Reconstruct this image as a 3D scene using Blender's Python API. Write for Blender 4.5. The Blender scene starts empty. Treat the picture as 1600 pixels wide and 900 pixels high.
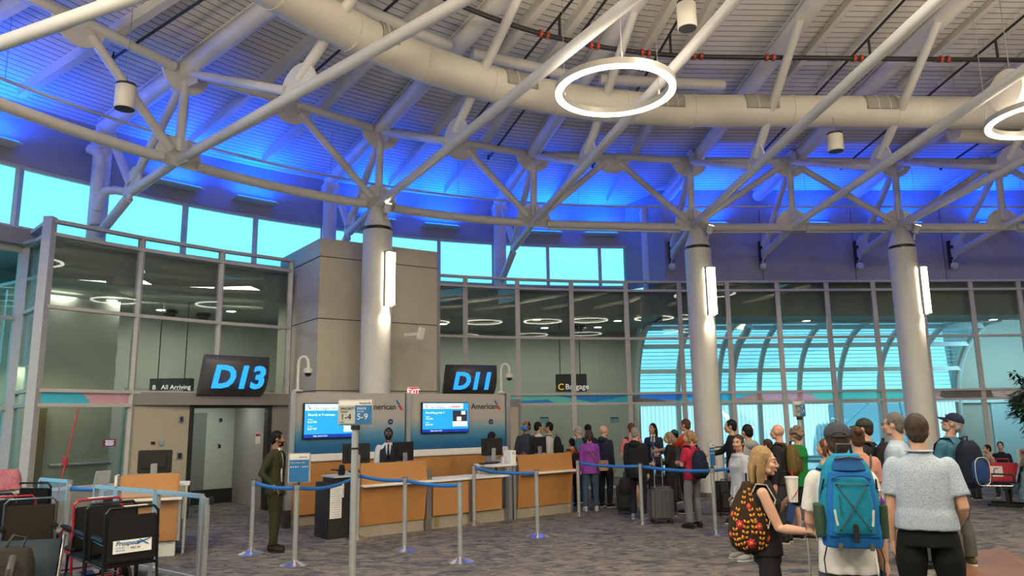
import bpy, bmesh, math, random
from math import pi, sin, cos, radians, atan2, sqrt, hypot
from mathutils import Vector, Matrix, Euler, noise
random.seed(7)
scene = bpy.context.scene
COL = scene.collection
# ------------------------------------------------------------------ camera
FPX, EYE = 1155.0, 1.85
_u = Vector((-94.0, 6600.0, -FPX)).normalized()          # world up seen from the camera
_f = Vector((0, 0, -1)); _y = (_f - _u * _f.dot(_u)).normalized(); _x = _y.cross(_u)
RC = Matrix((_x, _y, _u))                                  # camera -> world
cam_d = bpy.data.cameras.new('camera'); cam_d.sensor_width = 36.0; cam_d.lens = FPX / 1600 * 36
cam_d.clip_start = 0.05; cam_d.clip_end = 500
cam = bpy.data.objects.new('camera', cam_d); COL.objects.link(cam)
cam.matrix_world = Matrix.Translation((0, 0, EYE)) @ RC.to_4x4()
scene.camera = cam
# ------------------------------------------------------------------ view and world
vs = scene.view_settings
vs.view_transform = 'Standard'; vs.look = 'None'; vs.gamma = 1.0; vs.use_curve_mapping = False
vs.exposure = 0.3
w = bpy.data.worlds.new('sky'); scene.world = w; w.use_nodes = True
nt = w.node_tree; nt.nodes.clear()
wo = nt.nodes.new('ShaderNodeOutputWorld'); bg = nt.nodes.new('ShaderNodeBackground')
tc = nt.nodes.new('ShaderNodeTexCoord'); sx = nt.nodes.new('ShaderNodeSeparateXYZ'); cr = nt.nodes.new('ShaderNodeValToRGB')
nt.links.new(tc.outputs['Generated'], sx.inputs[0]); nt.links.new(sx.outputs['Z'], cr.inputs[0])
cr.color_ramp.elements[0].position = 0.0; cr.color_ramp.elements[0].color = (0.30, 0.80, 1.0, 1)
cr.color_ramp.elements[1].position = 0.6; cr.color_ramp.elements[1].color = (0.16, 0.62, 1.0, 1)
nt.links.new(cr.outputs[0], bg.inputs[0]); bg.inputs[1].default_value = 1.5
nt.links.new(bg.outputs[0], wo.inputs[0])
def area(name, loc, size, power, color, rot=(0, 0, 0), sy=None, spread=None):
    d = bpy.data.lights.new(name, 'AREA'); d.energy = power; d.color = color
    d.shape = 'RECTANGLE'; d.size = size; d.size_y = sy or size
    if spread: d.spread = radians(spread)
    o = bpy.data.objects.new(name, d); o.location = loc; o.rotation_euler = rot; COL.objects.link(o); return o
BLUE_W = 85; UP_W = 22
# added fill lights standing in for the hall's general lighting, no fixtures modelled
for lx, ly in ((-6, -4), (2, -5), (10, -4), (14, 6), (-7, 3)):
    area('hall_fill', (lx, ly, 8.3), 1.6, 650, (1.0, 0.90, 0.66))
for lx, ly in ((-2.5, 3.5), (6.0, 5.0), (11.5, 10.0), (3.5, 8.0)):
    area('hall_fill', (lx, ly, 7.6), 1.2, 170, (1.0, 0.91, 0.70))
for lx, ly in ((0.5, 2.6), (8.5, 4.5), (-5.5, 3.0)):
    area('ceiling_fill', (lx, ly, 5.6), 1.6, 620, (1.0, 0.82, 0.57), (pi, 0, 0))  # added upward fill to brighten the ceiling, no fixture here
sun_d = bpy.data.lights.new('sun', 'SUN'); sun_d.energy = 4.0; sun_d.angle = radians(0.6); sun_d.color = (0.85, 0.97, 1.0)
sun = bpy.data.objects.new('sun', sun_d); sun.rotation_euler = Vector((-0.25, 0.62, -0.75)).to_track_quat('-Z', 'Y').to_euler(); COL.objects.link(sun)
# ------------------------------------------------------------------ pixel -> place (frame 1600 x 900)
def ray(px, py):
    return RC @ Vector(((px - 800) / FPX, -(py - 450) / FPX, -1.0))
def at_z(px, py, z):
    d = ray(px, py); t = (z - EYE) / d.z; return Vector((0, 0, EYE)) + d * t
def at_y(px, py, Y):
    d = ray(px, py); return Vector((0, 0, EYE)) + d * (Y / d.y)
def on_plane(px, py, p, n):                                # pixel ray meets a vertical plane through p with plan normal n
    d = ray(px, py); o = Vector((0, 0, EYE)); n = Vector((n[0], n[1], 0)); return o + d * ((Vector((p[0], p[1], 0)) - o).dot(n) / d.dot(n))
# ------------------------------------------------------------------ materials
M = {}
def mat(name, col, rough=0.6, metal=0.0, emit=None, es=1.0, var=0.0, vscale=8.0, bump=0.0, bscale=40.0, spec=0.5, alpha=1.0, trans=0.0):
    if name in M: return M[name]
    m = bpy.data.materials.new(name); m.use_nodes = True
    n = m.node_tree.nodes; l = m.node_tree.links; b = n['Principled BSDF']
    b.inputs['Base Color'].default_value = (*col, 1); b.inputs['Roughness'].default_value = rough
    b.inputs['Metallic'].default_value = metal; b.inputs['Specular IOR Level'].default_value = spec
    if emit: b.inputs['Emission Color'].default_value = (*emit, 1); b.inputs['Emission Strength'].default_value = es
    if alpha < 1: b.inputs['Alpha'].default_value = alpha
    t = n.new('ShaderNodeTexCoord')
    if var > 0:
        nz = n.new('ShaderNodeTexNoise'); nz.inputs['Scale'].default_value = vscale; nz.inputs['Detail'].default_value = 4
        r = n.new('ShaderNodeValToRGB')
        r.color_ramp.elements[0].position = 0.3; r.color_ramp.elements[1].position = 0.7
        r.color_ramp.elements[0].color = (*[c * (1 - var) for c in col], 1); r.color_ramp.elements[1].color = (*[min(1, c * (1 + var)) for c in col], 1)
        l.new(t.outputs['Object'], nz.inputs['Vector']); l.new(nz.outputs['Fac'], r.inputs[0]); l.new(r.outputs[0], b.inputs['Base Color'])
    if bump > 0:
        nb = n.new('ShaderNodeTexNoise'); nb.inputs['Scale'].default_value = bscale; nb.inputs['Detail'].default_value = 3
        bp = n.new('ShaderNodeBump'); bp.inputs['Strength'].default_value = bump; bp.inputs['Distance'].default_value = 0.02
        l.new(t.outputs['Object'], nb.inputs['Vector']); l.new(nb.outputs['Fac'], bp.inputs['Height']); l.new(bp.outputs[0], b.inputs['Normal'])
    M[name] = m; return m
def glass(name, tint, refl=1.0, rough=0.0, diffuse=None, dfac=0.0):
    m = bpy.data.materials.new(name); m.use_nodes = True
    n = m.node_tree.nodes; l = m.node_tree.links; n.clear()
    o = n.new('ShaderNodeOutputMaterial'); tr = n.new('ShaderNodeBsdfTransparent'); gl = n.new('ShaderNodeBsdfGlossy')
    tr.inputs[0].default_value = (*tint, 1); gl.inputs['Roughness'].default_value = rough; gl.inputs[0].default_value = (0.9, 0.95, 1, 1)
    fr = n.new('ShaderNodeFresnel'); fr.inputs[0].default_value = 1.5
    mu = n.new('ShaderNodeMath'); mu.operation = 'MULTIPLY'; mu.inputs[1].default_value = refl
    mx = n.new('ShaderNodeMixShader'); l.new(fr.outputs[0], mu.inputs[0]); l.new(mu.outputs[0], mx.inputs[0])
    if diffuse:
        df = n.new('ShaderNodeBsdfDiffuse'); df.inputs[0].default_value = (*diffuse, 1)
        m2 = n.new('ShaderNodeMixShader'); m2.inputs[0].default_value = dfac
        l.new(tr.outputs[0], m2.inputs[1]); l.new(df.outputs[0], m2.inputs[2]); l.new(m2.outputs[0], mx.inputs[1])
    else: l.new(tr.outputs[0], mx.inputs[1])
    l.new(gl.outputs[0], mx.inputs[2]); l.new(mx.outputs[0], o.inputs[0]); M[name] = m; return m
# ------------------------------------------------------------------ mesh builder
def rotz(a): return Matrix.Rotation(a, 4, 'Z')
def frame_from(d):
    d = Vector(d).normalized(); a = Vector((0, 0, 1)) if abs(d.z) < 0.95 else Vector((1, 0, 0))
    x = d.cross(a).normalized(); y = x.cross(d).normalized(); return x, y, d     # x sideways, y upward-ish
class MB:
    def __init__(s): s.v = []; s.f = []; s.mi = []
    def add(s, vs, fs, mi=0):
        k = len(s.v); s.v += [Vector(p) for p in vs]; s.f += [tuple(i + k for i in f) for f in fs]; s.mi += [mi] * len(fs); return s
    def box(s, c, d, R=None, mi=0):
        c = Vector(c); h = [x / 2 for x in d]
        vs = [Vector((sx * h[0], sy * h[1], sz * h[2])) for sz in (-1, 1) for sy in (-1, 1) for sx in (-1, 1)]
        if R is not None: vs = [R @ p for p in vs]
        return s.add([p + c for p in vs], [(0, 2, 3, 1), (4, 5, 7, 6), (0, 1, 5, 4), (2, 6, 7, 3), (0, 4, 6, 2), (1, 3, 7, 5)], mi)
    def quad(s, a, b, c, d, mi=0): return s.add([a, b, c, d], [(0, 1, 2, 3)], mi)
    def tube(s, pts, r, n=12, caps=True, mi=0, rr=None):
        pts = [Vector(p) for p in pts]; N = len(pts); R = r if isinstance(r, list) else [r] * N
        vs = []; up = None
        for i, p in enumerate(pts):
            d = (pts[min(i + 1, N - 1)] - pts[max(i - 1, 0)])
            if d.length < 1e-9: d = Vector((0, 0, 1))
            d.normalize()
            if up is None: x, y, _ = frame_from(d)
            else:
                x = up - d * up.dot(d)
                if x.length < 1e-6: x, y, _ = frame_from(d)
                x.normalize(); y = d.cross(x) * -1
                y = x.cross(d)
            up = x
            q = R[i] if isinstance(R[i], (list, tuple)) else (R[i], R[i])
            vs += [p + x * (q[0] * cos(2 * pi * k / n)) + y * (q[1] * sin(2 * pi * k / n)) for k in range(n)]
        fs = [(i * n + k, i * n + (k + 1) % n, (i + 1) * n + (k + 1) % n, (i + 1) * n + k) for i in range(N - 1) for k in range(n)]
        if caps: fs += [tuple(range(n - 1, -1, -1)), tuple((N - 1) * n + k for k in range(n))]
        return s.add(vs, fs, mi)
    def bar(s, a, b, w, h, mi=0):                            # rectangular bar between two points, w sideways, h upward
        a = Vector(a); b = Vector(b); x, y, d = frame_from(b - a)
        vs = [p + x * (i * w / 2) + y * (j * h / 2) for p in (a, b) for i, j in ((-1, -1), (1, -1), (1, 1), (-1, 1))]
        return s.add(vs, [(3, 2, 1, 0), (4, 5, 6, 7), (0, 1, 5, 4), (1, 2, 6, 5), (2, 3, 7, 6), (3, 0, 4, 7)], mi)
    def lathe(s, prof, c=(0, 0, 0), n=24, R=None, mi=0):     # prof: (radius, z) pairs
        c = Vector(c); vs = []; N = len(prof)
        for r, z in prof: vs += [Vector((r * cos(2 * pi * k / n), r * sin(2 * pi * k / n), z)) for k in range(n)]
        if R is not None: vs = [R @ p for p in vs]
        fs = [(i * n + k, i * n + (k + 1) % n, (i + 1) * n + (k + 1) % n, (i + 1) * n + k) for i in range(N - 1) for k in range(n)]
        fs += [tuple(range(n - 1, -1, -1)), tuple((N - 1) * n + k for k in range(n))]
        return s.add([p + c for p in vs], fs, mi)
    def prism(s, poly, o, ex, ey, t, mi=0):                  # polygon in the plane (ex, ey) through o, thickness t centred
        o = Vector(o); ex = Vector(ex); ey = Vector(ey); nn = ex.cross(ey).normalized() * (t / 2); k = len(poly)
        A = [o + ex * a + ey * b - nn for a, b in poly]; B = [o + ex * a + ey * b + nn for a, b in poly]
        return s.add(A + B, [tuple(range(k - 1, -1, -1)), tuple(range(k, 2 * k))] + [(i, (i + 1) % k, k + (i + 1) % k, k + i) for i in range(k)], mi)
    def ball(s, c, r, n=12, m=8, R=None, mi=0):
        r = r if isinstance(r, (list, tuple)) else (r, r, r); c = Vector(c); vs = [Vector((0, 0, -r[2]))]
        for i in range(1, m):
            t = -pi / 2 + pi * i / m
            vs += [Vector((r[0] * cos(t) * cos(2 * pi * k / n), r[1] * cos(t) * sin(2 * pi * k / n), r[2] * sin(t))) for k in range(n)]
        vs.append(Vector((0, 0, r[2])))
        if R is not None: vs = [R @ p for p in vs]
        fs = [(0, 1 + (k + 1) % n, 1 + k) for k in range(n)]
        for i in range(m - 2): fs += [(1 + i * n + k, 1 + i * n + (k + 1) % n, 1 + (i + 1) * n + (k + 1) % n, 1 + (i + 1) * n + k) for k in range(n)]
        L = len(vs) - 1; b = 1 + (m - 2) * n; fs += [(b + k, b + (k + 1) % n, L) for k in range(n)]
        return s.add([p + c for p in vs], fs, mi)
    def grid(s, rows, mi=0, close=False):                    # rows of points -> quads
        n = len(rows[0]); m = len(rows); fs = []
        for i in range(m - 1):
            for k in range(n if close else n - 1): fs.append((i * n + k, i * n + (k + 1) % n, (i + 1) * n + (k + 1) % n, (i + 1) * n + k))
        return s.add([p for r in rows for p in r], fs, mi)
    def loft(s, rings, mi=0):                                # closed rings with end caps
        n = len(rings[0]); s.grid(rings, mi, True); k = len(s.v) - n * len(rings)
        s.f += [tuple(range(k + n - 1, k - 1, -1)), tuple(k + n * (len(rings) - 1) + i for i in range(n))]; s.mi += [mi, mi]; return s
    def build(s, name, m, parent=None, smooth=True, bevel=0.0, world=False, angle=40, seg=2, solid=0.0):
        me = bpy.data.meshes.new(name); vs = s.v
        if world and parent is not None: P = pmat(parent).inverted(); vs = [P @ p for p in vs]
        me.from_pydata([tuple(p) for p in vs], [], s.f)
        for q in (m if isinstance(m, (list, tuple)) else [m]): me.materials.append(q)
        if any(s.mi): me.polygons.foreach_set('material_index', s.mi)
        bm = bmesh.new(); bm.from_mesh(me)
        if bevel > 0:
            bmesh.ops.bevel(bm, geom=[e for e in bm.edges if len(e.link_faces) == 2 and e.calc_face_angle(0) > 0.6], offset=bevel, segments=seg, affect='EDGES', clamp_overlap=True)
        bmesh.ops.recalc_face_normals(bm, faces=bm.faces); bm.to_mesh(me); bm.free()
        if smooth: me.shade_smooth(); me.set_sharp_from_angle(angle=radians(angle))
        o = bpy.data.objects.new(name, me); COL.objects.link(o)
        if parent is not None: o.parent = parent
        if solid: q = o.modifiers.new('thick', 'SOLIDIFY'); q.thickness = solid; q.offset = 0
        return o
def pmat(o):
    m = Matrix.LocRotScale(o.location, o.rotation_euler, o.scale)
    return pmat(o.parent) @ m if o.parent else m
def tag(o, label=None, cat=None, group=None, kind=None):
    for k, v in (('label', label), ('category', cat), ('group', group), ('kind', kind)):
        if v: o[k] = v
    return o
def thing(name, label, cat, loc=(0, 0, 0), rz=0.0, group=None):
    o = bpy.data.objects.new(name, None); o.empty_display_size = 0.1; COL.objects.link(o)
    o.location = loc; o.rotation_euler = (0, 0, rz); return tag(o, label, cat, group)
def struct(o): o['kind'] = 'structure'; return o
def copy_tree(o, parent=None):
    c = o.copy(); COL.objects.link(c)
    if parent is not None: c.parent = parent
    for ch in list(o.children): copy_tree(ch, c)
    return c
def text(name, body, size, m, parent, o, ex, ey, depth=0.003, align='LEFT', shear=0.0, bold=0.0, sx=1.0):
    c = bpy.data.curves.new(name, 'FONT'); c.body = body; c.size = size; c.extrude = depth; c.align_x = align; c.shear = shear; c.offset = bold; c.resolution_u = 3
    t = bpy.data.objects.new(name, c); dg = bpy.context.evaluated_depsgraph_get()
    me = bpy.data.meshes.new_from_object(t); bpy.data.objects.remove(t); bpy.data.curves.remove(c)
    ex = Vector(ex).normalized(); ey = Vector(ey).normalized(); ez = ex.cross(ey); o = Vector(o)
    X = Matrix(((ex.x * sx, ey.x, ez.x, o.x), (ex.y * sx, ey.y, ez.y, o.y), (ex.z * sx, ey.z, ez.z, o.z), (0, 0, 0, 1)))
    if parent is not None: X = pmat(parent).inverted() @ X
    me.transform(X); me.materials.clear(); me.materials.append(m); me.name = name
    q = bpy.data.objects.new(name, me); COL.objects.link(q)
    if parent is not None: q.parent = parent
    return q
# common materials
WHITE = mat('white_paint', (0.60, 0.58, 0.53), 0.45, var=0.05, vscale=2)
ALU = mat('brushed_aluminium', (0.55, 0.57, 0.60), 0.35, 0.85, var=0.08, vscale=30)
FRAME = mat('grey_window_frame', (0.48, 0.465, 0.45), 0.5, 0.1, var=0.04)
BLACK = mat('black_plastic', (0.012, 0.012, 0.013), 0.4, var=0.1)
DARK = mat('dark_steel', (0.03, 0.028, 0.028), 0.45, 0.3, var=0.1)
WALL = mat('beige_wall_panel', (0.44, 0.40, 0.315), 0.6, var=0.03, vscale=3, bump=0.05, bscale=60)
GREYW = mat('grey_wall_paint', (0.25, 0.235, 0.225), 0.7, var=0.04, vscale=2)
WOOD = mat('honey_laminate', (0.40, 0.185, 0.058), 0.4, var=0.08, vscale=3)
TAN = mat('kick_plate', (0.30, 0.25, 0.20), 0.55, var=0.05)
STEEL = mat('stainless_steel', (0.42, 0.41, 0.40), 0.3, 0.9, var=0.08, vscale=20)
LAMP = mat('lamp_diffuser', (1, 0.95, 0.85), 0.5, emit=(1.0, 0.86, 0.62), es=11.0)
CREAM = mat('white_laminate', (0.72, 0.70, 0.67), 0.4, var=0.03)
# ================================================================== plan of the hall
# a round part about C joins a straight part; u runs along the column ring, r is the distance outwards
C = Vector((4.2, 5.08)); RR = 12.45; PH0 = radians(-2.9)
_b = Vector((C.x + RR * sin(PH0), C.y + RR * cos(PH0))); _e = Vector((cos(-PH0), sin(-PH0))); _n = Vector((sin(PH0), cos(PH0)))
def ring(u, r, z):
    if u < 0:
        p = PH0 + u / RR; return Vector((C.x + r * sin(p), C.y + r * cos(p), z))
    q = _b + _e * u + _n * (r - RR); return Vector((q.x, q.y, z))
def uphi(d): return (radians(d) - PH0) * RR
def outward(u):
    p = PH0 + min(u, 0) / RR; return Vector((sin(p), cos(p), 0))
def along(u): o = outward(u); return Vector((o.y, -o.x, 0))
def u_of(px, py, z):                                       # ring coordinate of the point a pixel hits at height z
    p = at_z(px, py, z); q = Vector((p.x, p.y)) - C; a = atan2(q.x, q.y)
    if a < PH0: return (a - PH0) * RR
    return (Vector((p.x, p.y)) - _b).dot(_e)
RW, RG = 15.8, 14.5                                        # clerestory wall, glass screen
def deck(r): return 7.95 + 0.13 * (15.8 - r)
UEND = 17.5
# ------------------------------------------------------------------ floor
def carpet():
    m = bpy.data.materials.new('mottled_carpet'); m.use_nodes = True; n = m.node_tree.nodes; l = m.node_tree.links; b = n['Principled BSDF']
    b.inputs['Roughness'].default_value = 0.9; b.inputs['Specular IOR Level'].default_value = 0.15
    t = n.new('ShaderNodeTexCoord'); mp = n.new('ShaderNodeMapping'); l.new(t.outputs['Object'], mp.inputs[0]); mp.inputs['Rotation'].default_value = (0, 0, 0.35); mp.inputs['Scale'].default_value = (1.0, 1.7, 1)
    a = n.new('ShaderNodeTexNoise'); a.inputs['Scale'].default_value = 3.2; a.inputs['Detail'].default_value = 6; a.inputs['Roughness'].default_value = 0.62; a.inputs['Distortion'].default_value = 1.6
    l.new(mp.outputs[0], a.inputs['Vector'])
    r = n.new('ShaderNodeValToRGB'); e = r.color_ramp.elements
    e[0].position = 0.36; e[0].color = (0.042, 0.047, 0.066, 1); e[1].position = 0.52; e[1].color = (0.150, 0.132, 0.113, 1)
    k = e.new(0.43); k.color = (0.082, 0.076, 0.086, 1); k = e.new(0.68); k.color = (0.215, 0.185, 0.165, 1)
    l.new(a.outputs['Fac'], r.inputs[0])
    w2 = n.new('ShaderNodeTexNoise'); w2.inputs['Scale'].default_value = 2.3; w2.inputs['Detail'].default_value = 2; w2.inputs['Distortion'].default_value = 3.0; l.new(mp.outputs[0], w2.inputs['Vector'])
    r2 = n.new('ShaderNodeValToRGB'); f = r2.color_ramp.elements
    f[0].position = 0.485; f[0].color = (0, 0, 0, 1); f[1].position = 0.5; f[1].color = (1, 1, 1, 1); k = f.new(0.515); k.color = (0, 0, 0, 1); l.new(w2.outputs['Fac'], r2.inputs[0])
    mx = n.new('ShaderNodeMix'); mx.data_type = 'RGBA'; l.new(r2.outputs[0], mx.inputs[0]); l.new(r.outputs[0], mx.inputs[6]); mx.inputs[7].default_value = (0.075, 0.075, 0.095, 1)
    l.new(mx.outputs[2], b.inputs['Base Color'])
    nb = n.new('ShaderNodeTexNoise'); nb.inputs['Scale'].default_value = 160; l.new(t.outputs['Object'], nb.inputs['Vector']); bp = n.new('ShaderNodeBump'); bp.inputs['Strength'].default_value = 0.3; bp.inputs['Distance'].default_value = 0.01
    l.new(nb.outputs['Fac'], bp.inputs['Height']); l.new(bp.outputs[0], b.inputs['Normal']); return m
struct(MB().box((5, 6.5, -0.1), (36, 37, 0.2)).build('floor', carpet(), smooth=False))
struct(MB().box((5, 80, -0.35), (300, 220, 0.3)).build('ground', mat('pale_apron_concrete', (0.5, 0.52, 0.52), 0.9, var=0.1, vscale=0.2), smooth=False))
# ------------------------------------------------------------------ ceiling deck
def deck_mat(straight):
    m = bpy.data.materials.new('ribbed_roof_deck_' + ('straight' if straight else 'round')); m.use_nodes = True; n = m.node_tree.nodes; l = m.node_tree.links; b = n['Principled BSDF']
    b.inputs['Roughness'].default_value = 0.55
    t = n.new('ShaderNodeTexCoord'); s = n.new('ShaderNodeVectorMath')
    if straight:
        s.operation = 'DOT_PRODUCT'; s.inputs[1].default_value = (_n.x, _n.y, 0); l.new(t.outputs['Object'], s.inputs[0]); src = s.outputs['Value']
    else:
        mp = n.new('ShaderNodeVectorMath'); mp.operation = 'MULTIPLY'; mp.inputs[1].default_value = (1, 1, 0); l.new(t.outputs['Object'], mp.inputs[0])
        s.operation = 'DISTANCE'; s.inputs[1].default_value = (C.x, C.y, 0); l.new(mp.outputs[0], s.inputs[0]); src = s.outputs['Value']
    q = n.new('ShaderNodeMath'); q.operation = 'DIVIDE'; q.inputs[1].default_value = 0.152; l.new(src, q.inputs[0])
    fr = n.new('ShaderNodeMath'); fr.operation = 'FRACT'; l.new(q.outputs[0], fr.inputs[0])
    r = n.new('ShaderNodeValToRGB'); e = r.color_ramp.elements; e[0].position = 0.0; e[0].color = (0.06, 0.055, 0.05, 1); e[1].position = 0.09; e[1].color = (0.06, 0.055, 0.05, 1)
    k = e.new(0.12); k.color = (0.62, 0.60, 0.57, 1); k = e.new(1.0); k.color = (0.66, 0.64, 0.61, 1)
    l.new(fr.outputs[0], r.inputs[0]); l.new(r.outputs[0], b.inputs['Base Color'])
    bp = n.new('ShaderNodeBump'); bp.inputs['Strength'].default_value = 0.6; bp.inputs['Distance'].default_value = 0.03; l.new(r.outputs[0], bp.inputs['Height']); l.new(bp.outputs[0], b.inputs['Normal'])
    return m
NODE_PHI = [-89.8, -71.8, -53.8, -34.5, -17.1]
def deckbuild():
    c = MB(); phis = [-180, -170, -160, -150, -140, -130, -120, -110, -100]
    for a, bb in zip(NODE_PHI, NODE_PHI[1:] + [0.5]): phis += [a, a + (bb - a) / 3, a + 2 * (bb - a) / 3]
    phis = phis[:-0 or None] + [math.degrees(PH0)]
    phis = sorted(p for p in phis if p <= math.degrees(PH0) + 1e-6)
    rows = []
    for p in phis: rows.append([ring(uphi(p) - 1e-6, r, deck(r)) for r in (RW + 0.3, 12.5, 9, 6, 3, 0.02)])
    c.grid(rows)
    rows2 = [[ring(max(u, 0), r, deck(r)) for r in (RW + 0.3, 12.5, 9, 4, 0, -6, -16)] for u in (0, 4, 9, 14, UEND)]
    return c, MB().grid(rows2)
_c, _s = deckbuild()
CEIL = struct(_c.build('ceiling', deck_mat(False), smooth=False, solid=0.12))
CEIL2 = struct(_s.build('ceiling', deck_mat(True), smooth=False, solid=0.12))
# ------------------------------------------------------------------ rafters (parts of the ceiling)
TR = [dict(u=uphi(p)) for p in NODE_PHI] + [dict(u=0.86), dict(u=3.38), dict(u=6.07), dict(u=8.75), dict(u=11.4)]
SLANT = radians(7.5)
def tpoint(u, r, z):                                       # point on a truss: radial in the round part, a little slanted in the straight part
    if u < 0: return ring(u, r, z)
    b = ring(u, RR, z); d = outward(u) if r > RR else Matrix.Rotation(-SLANT, 3, 'Z') @ outward(u)
    d = Vector((-sin(SLANT), cos(SLANT), 0)) if r <= RR else Vector((-sin(SLANT) * 0.3, cos(SLANT), 0))
    return b + d * (r - RR)
def beam_z(r): return deck(r) - 0.30
for t in TR:
    u = t['u']; par = CEIL if u < 0 else CEIL2
    rout = 15.35 if u < 0 else 14.55; rin = 1.5 if u < 0 else -8
    m = MB(); m.tube([tpoint(u, rout + 0.04, beam_z(rout) ), tpoint(u, rin, beam_z(rin))], 0.16, 16)
    a, b = tpoint(u, rout, deck(rout) - 0.11), tpoint(u, rin, deck(rin) - 0.11); m.bar(a, b, 0.16, 0.16)
    m.bar(tpoint(u, rout, deck(rout) - 0.155), tpoint(u, rin, deck(rin) - 0.155), 0.30, 0.025)
    m.build('rafter', WHITE, par)
for a, b in zip(NODE_PHI, NODE_PHI[1:] + [0.5]):
    for k in (1, 2):
        p = a + (b - a) * k / 3; u = uphi(p); m = MB()
        r0, r1 = 15.2, 5.0
        m.bar(ring(u, r0, deck(r0) - 0.16), ring(u, r1, deck(r1) - 0.16), 0.14, 0.2); m.build('purlin', WHITE, CEIL)
for u0 in (1.75, 2.6, 4.3, 5.2, 7.0, 7.9, 9.7, 10.6):
    m = MB(); m.bar(tpoint(u0, 9.4, deck(9.4) - 0.12), tpoint(u0, -2, deck(-2) - 0.12), 0.12, 0.14); m.build('purlin', WHITE, CEIL2)
# ------------------------------------------------------------------ outer wall, clerestory
BLUEW = mat('upper_wall_paint', (0.30, 0.295, 0.29), 0.65, var=0.03, vscale=2)
SILL, HEAD = 5.45, 6.70
def band(u0, u1, r, z0, z1, t, n=24):
    rows = []
    for i in range(n + 1):
        u = u0 + (u1 - u0) * i / n
        rows.append([ring(u, r, z0), ring(u, r, z1), ring(u, r + t, z1), ring(u, r + t, z0)])
    return MB().loft(rows)
UW1 = -0.02
U_W0 = uphi(-62.5)
wl = struct(band(uphi(-180), UW1, RW, HEAD, 8.1, 0.2, 80).build('wall_upper', BLUEW))
band(uphi(-180), uphi(-90), RW, 0, HEAD, 0.2, 40).build('lower_band', BLUEW, wl)
# ledge under the windows and the head trim
band(uphi(-90), UW1, RW - 0.12, SILL - 0.3, SILL, 0.34, 60).build('window_sill', GREYW, wl)
# clerestory panes: mullions where the photograph has them
GL_SKY = glass('clear_sky_glass', (0.80, 1.0, 1.0), 0.5)
win = struct(band(uphi(-90), UW1, RW + 0.02, HEAD - 0.07, HEAD, 0.1, 60).build('window_1', FRAME))
def solve_u(px, z, r):
    lo, hi = uphi(-89), 0.0
    def f(u):
        p = RC.transposed() @ (ring(u, r, z) - Vector((0, 0, EYE))); return 800 + FPX * p.x / -p.z - px
    for _ in range(50):
        m = (lo + hi) / 2
        if f(m) < 0: lo = m
        else: hi = m
    return lo
us = [uphi(-89), uphi(-82), uphi(-76), uphi(-69)] + [solve_u(x, 6.1, RW) for x in (-35, 30, 165, 290, 400, 505, 605, 687, 772, 857, 938, 1021)]
for a in us:
    MB().bar(ring(a, RW + 0.07, SILL), ring(a, RW + 0.07, HEAD), 0.12, 0.09).build('mullion', FRAME, win)
band(uphi(-90), UW1, RW + 0.02, SILL, SILL + 0.07, 0.1, 60).build('window_frame', FRAME, win)
for a, b in zip(us, us[1:]):
    rows = [[ring(a, RW + 0.06, SILL), ring(a, RW + 0.06, HEAD)], [ring(b, RW + 0.06, SILL), ring(b, RW + 0.06, HEAD)]]
    MB().grid(rows).build('pane', GL_SKY, win, smooth=False, solid=0.02)
# straight upper wall and its return to the window line
UST = 0.75
R_ST = 14.72
ws = struct(band(UST, UEND, R_ST, 5.42, 8.3, 0.25, 4).build('wall_back', BLUEW))
q0, q1 = ring(UST, R_ST, 0), ring(-0.12, RW + 0.12, 0)
MB().add([(*q0.xy, 5.42), (*q1.xy, 5.42), (*q1.xy, 8.2), (*q0.xy, 8.2), (q0.x + .2, q0.y, 5.42), (q1.x + .2, q1.y, 5.42), (q1.x + .2, q1.y, 8.2), (q0.x + .2, q0.y, 8.2)],
         [(0, 1, 2, 3), (4, 5, 6, 7), (0, 4, 5, 1), (3, 2, 6, 7), (0, 3, 7, 4), (1, 5, 6, 2)]).build('wall_return', BLUEW, ws, smooth=False)
SEAM = mat('dark_wall_joint', (0.05, 0.045, 0.05), 0.8)
for px in (1190, 1338, 1484):
    p = at_y(px, 330, 19.75); uu = (Vector((p.x, p.y)) - _b).dot(_e)
    MB().box(ring(uu, R_ST - 0.002, 6.45), (0.015, 0.012, 2.0)).build('joint', SEAM, ws, smooth=False)
# walls that close the hall behind the viewer
struct(MB().box((20.6, 6, 4.5), (0.2, 36, 11)).build('wall_right', GREYW, smooth=False))
struct(MB().box((10, -10.9, 5.5), (24, 0.2, 14)).build('wall_rear', GREYW, smooth=False))
# lower outside wall to the left of the glass box
lw = struct(band(uphi(-92), uphi(-57.2), RW, 0, 0.35, 0.2, 30).build('wall_left', GREYW))
win2 = struct(band(uphi(-92), uphi(-57.4), RW + 0.02, 5.02, 5.15, 0.12, 20).build('window_2', FRAME))
for z in (0.35, 2.1, 3.75):
    band(uphi(-92), uphi(-57.4), RW + 0.02, z, z + 0.07, 0.1, 20).build('transom', FRAME, win2)
for d in (-90, -84, -78, -72, -66.5, -60.5, -57.6):
    MB().bar(ring(uphi(d), RW + 0.07, 0.35), ring(uphi(d), RW + 0.07, 5.1), 0.12, 0.1).build('mullion', FRAME, win2)
rows = [[ring(uphi(d), RW + 0.06, 0.35), ring(uphi(d), RW + 0.06, 5.1)] for d in (-92, -84, -78, -72, -66.5, -60.5, -57.4)]
MB().grid(rows).build('pane', GL_SKY, win2, smooth=False, solid=0.02)
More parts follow.
